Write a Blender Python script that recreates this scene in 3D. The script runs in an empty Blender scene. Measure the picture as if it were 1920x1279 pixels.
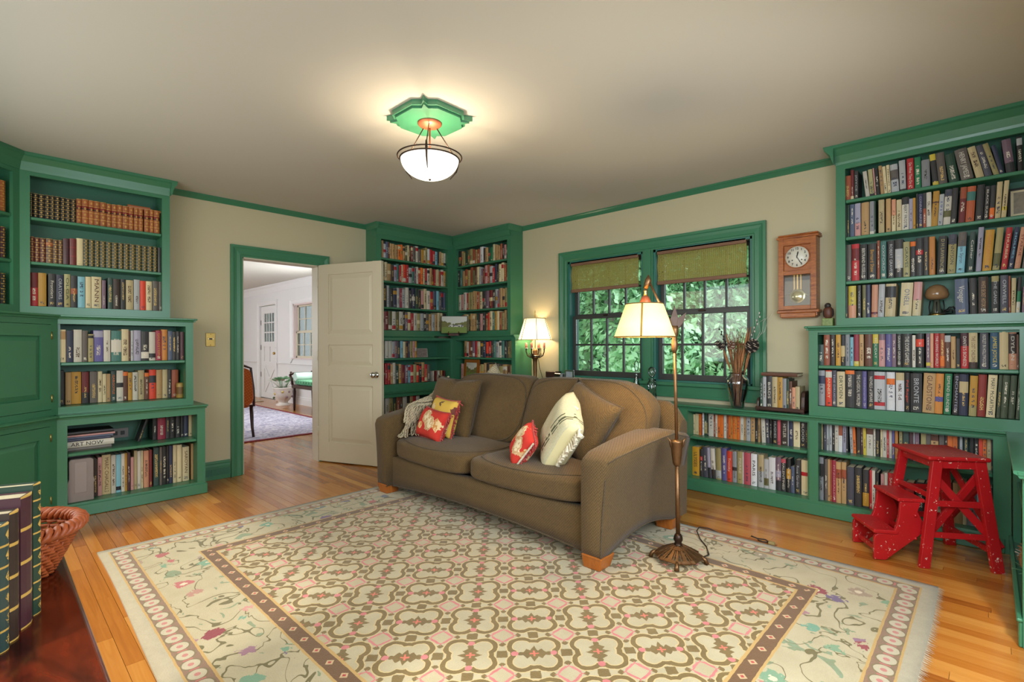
import bpy, bmesh, math, random
from mathutils import Vector, Matrix
random.seed(7)
R = random.Random(11)
PI = math.pi
sc = bpy.context.scene
COL = sc.collection

# ------------------------------------------------------------------ camera, sky, big lights, exposure
yaw, roll = math.radians(43.605), math.radians(-0.171)
Fv = Vector((-math.sin(yaw), math.cos(yaw), 0)); Rv = Vector((math.cos(yaw), math.sin(yaw), 0)); Uv = Vector((0, 0, 1))
R3 = Rv*math.cos(roll) + Uv*math.sin(roll); U3 = -Rv*math.sin(roll) + Uv*math.cos(roll)
cd = bpy.data.cameras.new('camera'); cam = bpy.data.objects.new('camera', cd); COL.objects.link(cam)
cd.sensor_width = 36; cd.lens = 940/1920*36; cd.shift_y = (646.3-639.5)/1920
cd.clip_start = .05; cd.clip_end = 300
cam.matrix_world = Matrix(((R3.x, U3.x, -Fv.x, 4.86), (R3.y, U3.y, -Fv.y, -4.065), (R3.z, U3.z, -Fv.z, 1.16), (0, 0, 0, 1)))
sc.camera = cam
sc.view_settings.view_transform = 'Standard'; sc.view_settings.look = 'None'
sc.view_settings.gamma = 1; sc.view_settings.use_curve_mapping = False
sc.view_settings.exposure = 0.1
try:
    sc.cycles.max_bounces = 7; sc.cycles.diffuse_bounces = 4; sc.cycles.glossy_bounces = 3
    sc.cycles.transparent_max_bounces = 12; sc.cycles.sample_clamp_indirect = 6
    sc.cycles.caustics_reflective = False; sc.cycles.caustics_refractive = False
    sc.cycles.use_denoising = True
except Exception:
    pass
w = bpy.data.worlds.new('sky'); sc.world = w; w.use_nodes = True
bg = w.node_tree.nodes['Background']; bg.inputs[0].default_value = (.80, .92, 1.0, 1); bg.inputs[1].default_value = 2.6

def light(name, kind, loc, power, col, size=None, size_y=None, look=None, radius=None):
    d = bpy.data.lights.new(name, kind); d.energy = power; d.color = col
    if kind == 'AREA':
        d.shape = 'RECTANGLE'; d.size = size; d.size_y = size_y or size
    elif radius is not None:
        d.shadow_soft_size = radius
    o = bpy.data.objects.new(name, d); COL.objects.link(o); o.location = loc
    if look is not None:
        o.rotation_euler = (Vector(look) - Vector(loc)).to_track_quat('-Z', 'Y').to_euler()
    return o
light('sun', 'SUN', (8, -8, 20), 3.0, (1, .97, .9), look=(3, 10, 0)).data.angle = .1
# side window daylight, then area lights added as unseen fill
light('side_window_daylight', 'AREA', (5.12, -2.75, 1.45), 68, (.80, .90, 1.0), 1.5, 1.3, (3.9, -1.8, -.2))
light('rear_fill', 'AREA', (1.9, -4.66, 1.5), 23, (1.0, .88, .62), 2.6, 1.35, (2.0, -1.6, -.2))  # added warm fill from behind the camera, not a known window
light('rear_fill', 'AREA', (4.3, -4.66, 1.5), 23*.5, (.9, .95, 1.0), 1.0, 1.35, (3.6, -1.4, -.2))  # second added fill behind the camera, cooler
light('hall_window_fill', 'AREA', (-3.2, .12, 1.45), 115, (.92, .96, 1.0), 1.3, 1.1, (-4.6, -3, .6))  # added fill against solid wall, standing in for the hall window
light('hall_rear_fill', 'AREA', (-5.2, -3.9, 1.5), 115*.55, (.95, .97, 1.0), 3.0, 1.3, (-5, 0, 1.2))  # unseen fill added inside the hall, no roof window above

# ------------------------------------------------------------------ node helpers and materials
def sRGB(h):
    v = [int(h[i:i+2], 16)/255 for i in (0, 2, 4)]
    return tuple(x/12.92 if x <= .04045 else ((x+.055)/1.055)**2.4 for x in v)

class NB:
    """small builder: sockets as expressions"""
    def __init__(s, name):
        s.m = bpy.data.materials.new(name); s.m.use_nodes = True; s.t = s.m.node_tree
        s.b = s.t.nodes['Principled BSDF']; s.out = s.t.nodes['Material Output']
    def n(s, typ, **k):
        nd = s.t.nodes.new(typ)
        for a, v in k.items(): setattr(nd, a, v)
        return nd
    def put(s, inp, v):
        if isinstance(v, X): s.t.links.new(v.k, inp)
        elif hasattr(v, 'node'): s.t.links.new(v, inp)
        elif isinstance(v, (tuple, list)) and len(v) == 3 and inp.type == 'RGBA': inp.default_value = (*v, 1)
        else: inp.default_value = v
    def m_(s, op, *a):
        nd = s.n('ShaderNodeMath', operation=op)
        for i, v in enumerate(a): s.put(nd.inputs[i], v)
        return X(s, nd.outputs[0])
    def mix(s, f, a, b, bl='MIX'):
        nd = s.n('ShaderNodeMix', data_type='RGBA', blend_type=bl)
        s.put(nd.inputs[0], f); s.put(nd.inputs[6], a); s.put(nd.inputs[7], b)
        return nd.outputs[2]
    def coord(s, which='Object', scale=None, rot=None):
        tc = s.n('ShaderNodeTexCoord').outputs[which]
        if scale or rot:
            mp = s.n('ShaderNodeMapping'); s.t.links.new(tc, mp.inputs[0])
            if scale: mp.inputs['Scale'].default_value = scale
            if rot: mp.inputs['Rotation'].default_value = rot
            return mp.outputs[0]
        return tc
    def xyz(s, v):
        nd = s.n('ShaderNodeSeparateXYZ'); s.t.links.new(v, nd.inputs[0])
        return [X(s, o) for o in nd.outputs]
    def noise(s, v, scale, detail=2, rough=.5, dist=0):
        nd = s.n('ShaderNodeTexNoise'); s.put(nd.inputs['Vector'], v)
        nd.inputs['Scale'].default_value = scale; nd.inputs['Detail'].default_value = detail
        nd.inputs['Roughness'].default_value = rough; nd.inputs['Distortion'].default_value = dist
        return X(s, nd.outputs['Fac'])
    def white(s, x, y, z=0):
        c = s.n('ShaderNodeCombineXYZ'); s.put(c.inputs[0], x); s.put(c.inputs[1], y); s.put(c.inputs[2], z)
        nd = s.n('ShaderNodeTexWhiteNoise'); s.t.links.new(c.outputs[0], nd.inputs['Vector'])
        return X(s, nd.outputs['Value'])
    def ramp(s, f, stops):
        nd = s.n('ShaderNodeValToRGB'); s.put(nd.inputs[0], f); e = nd.color_ramp.elements
        while len(e) < len(stops): e.new(.5)
        for i, (p, c) in enumerate(stops): e[i].position = p; e[i].color = (*c, 1)
        return nd.outputs[0]
    def attr(s, name):
        nd = s.n('ShaderNodeAttribute', attribute_type='OBJECT', attribute_name=name)
        return nd
    def bump(s, h, strength=.3, dist=.005):
        nd = s.n('ShaderNodeBump'); nd.inputs['Strength'].default_value = strength; nd.inputs['Distance'].default_value = dist
        s.put(nd.inputs['Height'], h); s.t.links.new(nd.outputs[0], s.b.inputs['Normal'])
    def set(s, **k):
        for a, v in k.items(): s.put(s.b.inputs[a.replace('_', ' ')], v)
        return s.m

class X:
    def __init__(s, nb, k): s.nb = nb; s.k = k
    def __add__(s, o): return s.nb.m_('ADD', s, o)
    def __radd__(s, o): return s.nb.m_('ADD', o, s)
    def __sub__(s, o): return s.nb.m_('SUBTRACT', s, o)
    def __rsub__(s, o): return s.nb.m_('SUBTRACT', o, s)
    def __mul__(s, o): return s.nb.m_('MULTIPLY', s, o)
    def __rmul__(s, o): return s.nb.m_('MULTIPLY', o, s)
    def __truediv__(s, o): return s.nb.m_('DIVIDE', s, o)
    def __gt__(s, o): return s.nb.m_('GREATER_THAN', s, o)
    def __lt__(s, o): return s.nb.m_('LESS_THAN', s, o)
    def abs(s): return s.nb.m_('ABSOLUTE', s)
    def floor(s): return s.nb.m_('FLOOR', s)
    def fract(s): return s.nb.m_('FRACT', s)
    def sin(s): return s.nb.m_('SINE', s)
    def min(s, o): return s.nb.m_('MINIMUM', s, o)
    def max(s, o): return s.nb.m_('MAXIMUM', s, o)
    def hyp(s, o): return s.nb.m_('SQRT', s*s + o*o)
    def between(s, a, b): return (s > a)*(s < b)

def mat(name, col, rough=.5, metal=0, noise=None, bump=None, **k):
    nb = NB(name)
    c = sRGB(col) if isinstance(col, str) else col
    if noise:                                   # (scale, amount, stretch)
        f = nb.noise(nb.coord('Object', scale=noise[2] if len(noise) > 2 else None), noise[0], 3)
        nb.set(Base_Color=nb.mix(f, tuple(x*(1-noise[1]) for x in c), tuple(min(1, x*(1+noise[1])) for x in c)))
    else:
        nb.set(Base_Color=c)
    nb.set(Roughness=rough, Metallic=metal, **k)
    if bump: nb.bump(nb.noise(nb.coord('Object'), bump[0], 3), bump[1], bump[2] if len(bump) > 2 else .003)
    return nb.m

M = {}
M['green'] = mat('green_paint', '3d7858', .3, noise=(6, .06), bump=(60, .04))
M['inner_green'] = mat('green_paint_inside', '356a54', .5, noise=(6, .08))
M['wall'] = mat('cream_wall_paint', 'bfb595', .8, noise=(1.5, .02), bump=(120, .05))
M['ceil'] = mat('white_ceiling_paint', 'c2bdb2', .9, noise=(1.2, .02))
M['white'] = mat('white_trim_paint', 'c6bca4', .42, noise=(4, .03))
M['hall_wall'] = mat('hall_wall_paint', 'd8d6d4', .8, noise=(2, .02))
M['brass'] = mat('brass', 'b79a5a', .3, 1, noise=(20, .2))
M['steel'] = mat('polished_steel', 'c9c9c9', .15, 1)
M['bronze'] = mat('aged_bronze', '7a5a3c', .42, .85, noise=(35, .35), bump=(90, .3))
M['dark_metal'] = mat('dark_metal', '3a2a20', .4, .7)
M['copper'] = mat('copper_paint', 'a0583c', .4, .4)
M['black'] = mat('black_plastic', '141414', .5)
M['cord'] = mat('brown_cord', '2c2018', .6)
M['paper'] = mat('page_paper', 'd6c8a6', .9, noise=(300, .12, (1, 40, 1)))
M['red_paint'] = NB('chipped_red_paint')
nb = M['red_paint']; co = nb.coord('Object')
chip = nb.noise(co, 55, 4, .7); low = nb.noise(co, 6, 2)
zc = nb.xyz(co)[2]
msk = (chip + low*.22 + (zc < .12)*.035) > .775
nb.set(Base_Color=nb.mix(msk, nb.mix(low, sRGB('960f14'), sRGB('bc1a1e')), sRGB('d8c4b4')), Roughness=.38)
nb.bump(chip, .15); M['red_paint'] = nb.m

def wood(name, c1, c2, rough=.4, scale=(3, 40, 40), dist=1.5):
    nb = NB(name); f = nb.noise(nb.coord('Object', scale=scale), 1.0, 4, .6, dist)
    nb.set(Base_Color=nb.ramp(f, [(.3, sRGB(c1)), (.7, sRGB(c2))]), Roughness=rough); return nb.m
M['mahogany'] = wood('dark_mahogany', '2a0e08', '6a2410', .16, (2.5, 9, 9), 2.5)
M['dark_wood'] = wood('dark_stained_wood', '24120c', '43241a', .35)
M['oak'] = wood('golden_oak', '8a4a1c', 'b87434', .35, (60, 60, 4), 1)
M['foot_wood'] = wood('honey_wood', '9a541c', 'b4682a', .35, (30, 30, 5))
M['blind_edge'] = wood('bamboo_edge', '6a4a38', '8a664c', .6)

# oak strip floor: colour per board from an attribute, grain along x
nb = NB('oak_floorboards'); co = nb.coord('Object'); a = nb.n('ShaderNodeAttribute', attribute_name='tone')
g = nb.n('ShaderNodeMapping'); nb.t.links.new(co, g.inputs[0]); g.inputs['Scale'].default_value = (3, 55, 1)
tone = X(nb, a.outputs['Fac'])
addv = nb.n('ShaderNodeVectorMath', operation='ADD'); nb.t.links.new(g.outputs[0], addv.inputs[0])
cmb = nb.n('ShaderNodeCombineXYZ'); nb.put(cmb.inputs[0], tone*37.0); nb.put(cmb.inputs[2], tone*91.0); nb.t.links.new(cmb.outputs[0], addv.inputs[1])
gr = nb.noise(addv.outputs[0], 1, 4, .6, .8)
f = tone*.62 + gr*.38
nb.set(Base_Color=nb.ramp(f, [(.12, sRGB('7e4014')), (.45, sRGB('ad6a26')), (.85, sRGB('c98e44'))]), Roughness=nb.m_('ADD', gr*.1, .2))
nb.b.inputs['Coat Weight'].default_value = .25; nb.b.inputs['Coat Roughness'].default_value = .12
nb.bump(gr, .06, .001); M['floor'] = nb.m

def fabric(name, c1, c2, scale=400, rough=.95, sheen=.3, b=.35):
    nb = NB(name); x, y, z = nb.xyz(nb.coord('Object'))
    wv = ((x+y)*scale).sin()*((z*1.0 + y*.35)*scale).sin()
    ns = nb.noise(nb.coord('Object'), 90, 3); big = nb.noise(nb.coord('Object'), 3, 2)
    f = wv*.22 + ns*.5 + big*.35
    nb.set(Base_Color=nb.ramp(f, [(.2, sRGB(c1)), (.75, sRGB(c2))]), Roughness=rough, Sheen_Weight=sheen*.3)
    nb.bump(wv + ns, b, .002); return nb.m
M['sofa'] = fabric('olive_chenille', '46351c', '6c532c')
M['piping'] = fabric('olive_piping', '3c3020', '5c4a2e')
M['knit'] = fabric('cream_knit', '8f8268', 'd2c6a8', 260, b=.9)
M['stripe'] = fabric('cream_stripe', 'c9c0a0', 'e4dcc2', 300)
M['trimred'] = fabric('red_tassel', '8c2426', 'c25a52', 300)
M['cream_tassel'] = fabric('cream_tassel', 'd8ccae', 'efe6d0', 300)
M['orange_cloth'] = fabric('orange_cloth', 'a84c18', 'cf7434', 160)
M['green_cloth'] = fabric('green_satin', '1f6a3c', '6fae84', 60)

# embroidered cushions (pattern printed in the cloth, generated coordinates)
def needle(name, base, seed):
    nb = NB(name); co = nb.coord('Object'); x, y, z = nb.xyz(co)
    vo = nb.n('ShaderNodeTexVoronoi'); mp = nb.n('ShaderNodeMapping'); nb.t.links.new(co, mp.inputs[0])
    mp.inputs['Location'].default_value = (seed, seed*.7, 0); mp.inputs['Scale'].default_value = (1, 1, .1)
    nb.t.links.new(mp.outputs[0], vo.inputs['Vector']); vo.inputs['Scale'].default_value = 12
    d = X(nb, vo.outputs['Distance']); cr = nb.xyz(vo.outputs['Color'])
    wob = nb.noise(co, 45, 2)
    flower = (d + (wob-.5)*.5) < .38; core = (d + (wob-.5)*.25) < .15
    col = nb.ramp(cr[0], [(0, sRGB('c23a2c')), (.3, sRGB('e8cda0')), (.5, sRGB('4a6a3a')), (.75, sRGB('7a2030')), (1, sRGB('d89078'))])
    pick = cr[1] > (.35 if seed < 5 else .45)
    c = nb.mix(flower*pick, sRGB(base), col)
    c = nb.mix(core*pick, c, sRGB('f0dcc0') if seed < 5 else sRGB('7a1820'))
    nb.set(Base_Color=c, Roughness=.95); nb.bump(nb.noise(co, 400, 2), .3, .001); return nb.m
M['needle_yellow'] = needle('yellow_needlepoint', 'd6b04c', 8.3)
nb = NB('red_needlepoint'); co = nb.coord('Object'); x, y, z = nb.xyz(co)
wob = nb.noise(co, 38, 3); wob2 = nb.noise(co, 14, 2)
r1 = (x-.035).hyp(y*1.1+.0) + (wob-.5)*.06; r2 = (x+.03).hyp(y-.045) + (wob-.5)*.05
rose = r1.min(r2*1.15)
ringf = (rose*95.0 + wob*7.0).sin()
rc = nb.mix(ringf > .2, sRGB('ead8b4'), sRGB('c9a276'))
lf = ((x+.085).hyp((y+.03)*1.2)+(wob-.5)*.05).min((x-.125).hyp((y+.0)*.8)+(wob-.5)*.06)
lv = nb.mix(ringf > -.1, sRGB('c98a4c'), sRGB('e0c090'))
c = nb.mix(lf < .034, nb.mix(wob2, sRGB('b8261e'), sRGB('cc3a2c')), lv)
c = nb.mix(rose < .062, c, rc)
nb.set(Base_Color=c, Roughness=.95); nb.bump(nb.noise(co, 400, 2), .3, .001); M['needle_red'] = nb.m
nb = NB('woven_stripe_cloth'); co = nb.coord('Object'); x, y, z = nb.xyz(co)
st = nb.white((x*110.0).floor(), 3.0)
dash = nb.white((x*110.0).floor(), (y*60.0).floor())
dk = (st > .72)*x.between(.03, .16)*(dash > .25)
c = nb.mix(nb.noise(co, 120, 2), sRGB('b0aa86'), sRGB('d6d0b2'))
c = nb.mix(x > .165, c, sRGB('d8cc9c'))
c = nb.mix(dk, c, sRGB('4e523a'))
nb.set(Base_Color=c, Roughness=.95); nb.bump(nb.noise(co, 300, 2), .5, .002); M['woven'] = nb.m

# books: one shader, every book carries its own colours as properties
def book_mat(name, rough, coat):
    nb = NB(name); gx, gy, gz = nb.xyz(nb.coord('Generated')); ox, oy, oz = nb.xyz(nb.coord('Object'))
    a = {k: nb.attr(k) for k in ('c1', 'c2', 'c3', 'c4', 'bd', 'be', 'lt', 'fl')}
    c1, c2, c3, c4 = (a[k].outputs['Color'] for k in ('c1', 'c2', 'c3', 'c4'))
    b0, b1, md = nb.xyz(a['bd'].outputs['Vector']); e0, e1, _ = nb.xyz(a['be'].outputs['Vector'])
    l0, l1, lw = nb.xyz(a['lt'].outputs['Vector']); nband, gold, lab = nb.xyz(a['fl'].outputs['Vector'])
    spine = oy < .006
    wear = nb.noise(nb.coord('Object'), 40, 3)
    c = nb.mix(wear*.05, c1, (.3, .26, .2))
    c = nb.mix(spine*(gz > b0)*(gz < b1), c, c2)
    c = nb.mix(spine*(gz > e0)*(gz < e1), c, c4)
    cell = nb.white((oz*260.0).floor(), (ox*420.0).floor(), a['c1'].outputs['Fac'])
    cell2 = nb.white((oz*75.0).floor(), 7.0, a['c3'].outputs['Fac'])
    let = spine*(gz > l0)*(gz < l1)*((gx-.5).abs() < lw)*(cell > .5)*(cell2 > .12)
    c = nb.mix(let, c, c3)
    t = (gz*nband).fract()
    line = spine*(nband > .5)*((t-.5).abs() > .45)
    dot = spine*(gold > .5)*(((gx-.5).abs()*1.2+(t-.5).abs()) < .26)*(nb.white((ox*500.0).floor(), (oz*500.0).floor()) > .25)
    lbl = spine*(lab > .5)*gz.between(.58, .78)
    lb2 = spine*(lab > .5)*gz.between(.585, .635)
    c = nb.mix(lbl, c, sRGB('7c1c14')); c = nb.mix(lb2, c, sRGB('241410'))
    c = nb.mix(line.max(dot), c, c3)
    nb.set(Base_Color=c, Roughness=rough); nb.b.inputs['Coat Weight'].default_value = coat
    nb.b.inputs['Coat Roughness'].default_value = .15
    hb = (t-.5).abs() > .44
    nb.bump(hb*(nband > .5)*1.0 + wear*.15, .4, .003); return nb.m
M['book'] = book_mat('book_cloth', .55, .08)
M['leather'] = book_mat('book_leather', .42, .15)

# rug
nb = NB('wool_rug'); x, y, z = nb.xyz(nb.coord('Object'))
hx, hy = 1.71, 1.335
wn = nb.noise(nb.coord('Object'), 30, 2) - .5
x1 = x + wn*.012; wn2 = nb.noise(nb.coord('Object', rot=(0, 0, 1)), 30, 2) - .5; y1 = y + wn2*.012
dx = hx - x.abs(); dy = hy - y.abs(); d = dx.min(dy) + wn*.006
tt = nb.m_('ADD', y*(dx < dy), x*(dx > dy))
P1, P2 = .1655, .1725
px, py = x1/P1, y1/P2
aa, bb = (px+py)*.5, (px-py)*.5
ra, rb = (aa+.5).floor(), (bb+.5).floor()
fa, fb = aa-ra, bb-rb
lx, ly = fa+fb, fa-fb
qx, qy = lx.abs(), ly.abs()
d1 = (qx-.40).hyp(qy)-.27; d2 = qx.hyp(qy-.40)-.27; d3 = qx.hyp(qy)-.47
ol = d1.min(d2).min(d3).abs()
outline = ol < .058
inl = (ol-.07).abs() < .014
link = ((qx-.5).abs()+(qy-.5).abs()) < .17
sg = (((ra*.5).fract() > .25)*2.0-1.0)
u = (lx + sg*ly)*.7071; v = (lx - sg*ly)*.7071
saw = ((u*6.0).fract()-.5).abs()
leaf = (u.abs()/.44 + v.abs()/(.13+saw*.30)) < 1.0
heart = ((u.abs() < .1)*(v.abs() < .022)).max((v.abs() < .1)*(u.abs() < .022))
tulip = ((u.abs()-.43).hyp(v) < .08)
ex = qx.max(qy)-1.0; ey = qx.min(qy)
sm = ex.abs().max(ey); dash = ((ex*28.0).sin()+(ey*28.0).sin()) > -.35
sq = (((sm-.2).abs() < .03)*dash)
sqc = (ex.abs()-.26).abs().max((ey-.24).abs()) < .05
beige = nb.mix(nb.noise(nb.coord('Object'), 9, 3), sRGB('ac9c78'), sRGB('c4b693'))
olive = nb.mix(nb.noise(nb.coord('Object'), 14, 2), sRGB('6a5424'), sRGB('846a34'))
pink = nb.mix(nb.noise(nb.coord('Object'), 12, 2), sRGB('c05a58'), sRGB('d88a86'))
f = nb.mix(outline.max(link).max(leaf).max(sqc), beige, olive)
f = nb.mix(inl*.6, f, sRGB('d8b878'))
f = nb.mix(tulip.max(sq), f, pink); f = nb.mix(heart, f, sRGB('d87058'))
# floral main border
co = nb.coord('Object')
vo = nb.n('ShaderNodeTexVoronoi'); nb.t.links.new(co, vo.inputs['Vector']); vo.inputs['Scale'].default_value = 8.5
vd = X(nb, vo.outputs['Distance']); vc = nb.xyz(vo.outputs['Color'])
wb = nb.noise(co, 28, 3, .6, .6)
bl = (vd + (wb-.5)*.75) < .33; core = (vd+(wb-.5)*.3) < .13
bcol = nb.ramp(vc[0], [(0, sRGB('7a1a26')), (.22, sRGB('c8716a')), (.42, sRGB('7c9a76')), (.62, sRGB('6f9a80')), (.8, sRGB('6d5478')), (1, sRGB('c98c80'))])
vine = (nb.noise(co, 5.5, 2, .5, .9)-.5).abs() < .012
big = (nb.noise(nb.coord('Object', scale=(1, 1.3, 1)), 6.5, 3, .55, 1.2) > .64)
fl = nb.mix(big, beige, nb.mix(wb, sRGB('86a283'), sRGB('7f7648')))
fl = nb.mix(vine, fl, sRGB('6c6034'))
fl = nb.mix(bl*(vc[1] > .4), fl, bcol); fl = nb.mix(core*(vc[1] > .6), fl, sRGB('d9c7a8'))
# ovals
oc = (tt/.078).fract()-.5
ov = (oc*.078/.036).hyp((d-.093)/.034)
og = nb.mix(ov < 1.0, sRGB('8a6a52'), nb.mix(wb, sRGB('b6ad8e'), sRGB('c6b59a')))
og = nb.mix(ov.between(.86, 1.05), og, sRGB('7d6a46')); og = nb.mix(ov < .3, og, sRGB('c07a70'))
og = nb.mix(((oc.abs() > .44)*((d-.093).abs() < .016)), og, sRGB('bb6a62'))
sc_ = (tt/.105).fract()-.5
st = nb.mix(((sc_*.105).abs()+(d-.442).abs()) < .018, sRGB('6e4c28'), sRGB('c7a77c'))
st = nb.mix(((sc_*.105).abs()+(d-.442).abs()) < .008, st, sRGB('b03a34'))
c = nb.mix(d > .475, nb.mix(d > .405, nb.mix(d > .14, nb.mix(d > .055, nb.mix(wb, sRGB('a79a80'), sRGB('bdb094')), og), fl), st), f)
for e, wd in ((.055, .004), (.14, .005), (.405, .005), (.475, .006)):
    c = nb.mix((d-e).abs() < wd, c, sRGB('c09a58'))
pile = nb.noise(nb.coord('Object'), 260, 2)
c = nb.mix(pile*.35, c, (.28, .25, .19), 'MULTIPLY')
nb.set(Base_Color=c, Roughness=1.0, Sheen_Weight=.2); nb.bump(pile + nb.noise(nb.coord('Object'), 50, 2)*.6, .5, .004); M['rug'] = nb.m
M['rug_fringe'] = fabric('rug_fringe', 'b8ac92', 'd2c8b0', 300)
nb = NB('hall_rug'); co = nb.coord('Object'); v1 = nb.noise(co, 9, 4, .7, 1.5); v2 = nb.noise(co, 30, 3)
xx, yy, _ = nb.xyz(co); ed = (1.95-xx.abs()).min(1.45-yy.abs())
c = nb.ramp(v1*.6+v2*.4, [(.35, sRGB('5c5f78')), (.5, sRGB('a09aa8')), (.65, sRGB('c8c2c4'))])
c = nb.mix(ed < .06, c, sRGB('7c2430')); nb.set(Base_Color=c, Roughness=1.0); M['hall_rug'] = nb.m

def glass(name, tint=(1, 1, 1), gloss=.08, rough=.02):
    nb = NB(name); nt = nb.t; nt.nodes.remove(nb.b)
    tr = nb.n('ShaderNodeBsdfTransparent'); tr.inputs[0].default_value = (*tint, 1)
    gl = nb.n('ShaderNodeBsdfGlossy'); gl.inputs['Roughness'].default_value = rough
    fr = nb.n('ShaderNodeFresnel'); fr.inputs[0].default_value = 1.45
    mx = nb.n('ShaderNodeMixShader'); nb.put(mx.inputs[0], X(nb, fr.outputs[0])*.9 + gloss*.3)
    nt.links.new(tr.outputs[0], mx.inputs[1]); nt.links.new(gl.outputs[0], mx.inputs[2]); nt.links.new(mx.outputs[0], nb.out.inputs[0]); return nb.m
M['pane'] = glass('window_glass', (.96, .99, .97), .05)
M['cut_glass'] = glass('cut_glass', (.84, .80, .92), .22, .06)
M['clear_glass'] = glass('decanter_glass', (.92, .94, .95), .2, .04)

def lampshade(name, col, emit):
    nb = NB(name); nb.set(Base_Color=sRGB(col), Roughness=.9)
    g = nb.xyz(nb.coord('Generated'))[2]; n_ = nb.noise(nb.coord('Object'), 14, 3)
    nb.put(nb.b.inputs['Emission Color'], sRGB(col)); nb.put(nb.b.inputs['Emission Strength'], (n_*.5+.75)*emit*((1.25-(g-.35).abs())))
    return nb.m
M['parchment'] = lampshade('parchment_shade', 'f2d98a', 1.2)
M['silk_shade'] = lampshade('pleated_silk', 'f6e2b4', 1.7)
nb = NB('frosted_bowl'); nb.set(Base_Color=(.9, .88, .82), Roughness=.4)
gg = nb.xyz(nb.coord('Generated')); rr = (gg[0]-.5).hyp(gg[1]-.5)
nb.put(nb.b.inputs['Emission Color'], (1, .93, .78)); nb.put(nb.b.inputs['Emission Strength'], (1.35-rr*1.5)*1.7); M['bowl'] = nb.m
nb = NB('bamboo_blind'); x, y, z = nb.xyz(nb.coord('Object'))
wv = (z*900.0).sin(); warp = ((x*62.0).fract() < .12)
c = nb.mix(nb.noise(nb.coord('Object', scale=(3, 3, 240)), 1, 3, .6), sRGB('a39a4c'), sRGB('cfc67c'))
c = nb.mix(warp, c, sRGB('857a3c')); nb.set(Base_Color=c, Roughness=.8)
nt = nb.t; tl = nb.n('ShaderNodeBsdfTranslucent'); nb.put(tl.inputs[0], c)
trn = nb.n('ShaderNodeBsdfTransparent'); mx1 = nb.n('ShaderNodeMixShader'); mx2 = nb.n('ShaderNodeMixShader')
mx1.inputs[0].default_value = .5; nt.links.new(nb.b.outputs[0], mx1.inputs[1]); nt.links.new(tl.outputs[0], mx1.inputs[2])
hole = (nb.white((x*330.0).floor(), (z*330.0).floor()) > .86)
nb.put(mx2.inputs[0], hole*.85 + .05); nt.links.new(mx1.outputs[0], mx2.inputs[1]); nt.links.new(trn.outputs[0], mx2.inputs[2])
nt.links.new(mx2.outputs[0], nb.out.inputs[0]); M['blind'] = nb.m
def leafmat(name, c1, c2):
    nb = NB(name); nt = nb.t; c = nb.mix(nb.noise(nb.coord('Object'), .9, 3), sRGB(c1), sRGB(c2)); nb.set(Base_Color=c, Roughness=.6)
    tl = nb.n('ShaderNodeBsdfTranslucent'); nb.put(tl.inputs[0], c); mx = nb.n('ShaderNodeMixShader'); mx.inputs[0].default_value = .45
    nt.links.new(nb.b.outputs[0], mx.inputs[1]); nt.links.new(tl.outputs[0], mx.inputs[2]); nt.links.new(mx.outputs[0], nb.out.inputs[0]); return nb.m
M['leaf_a'] = leafmat('leaf_green', '6fa870', 'c4e2bc'); M['leaf_b'] = leafmat('leaf_pale', '8fc096', 'd8f0d6'); M['leaf_c'] = leafmat('leaf_deep', '528a58', '9cc8a0')
M['bark'] = mat('grey_bark', '8f8a88', .9, noise=(14, .35, (1, 1, .25)), bump=(20, .8, .03))
M['grass'] = mat('lawn', '6f9a5c', .95, noise=(3, .4))
M['wicker'] = mat('orange_wicker', '9c4a20', .5, noise=(60, .4))
M['ceramic'] = mat('cream_ceramic', 'cfc6bc', .3, noise=(9, .2))
M['grey_plastic'] = mat('grey_plastic', '8b807c', .55, noise=(30, .05))
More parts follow.
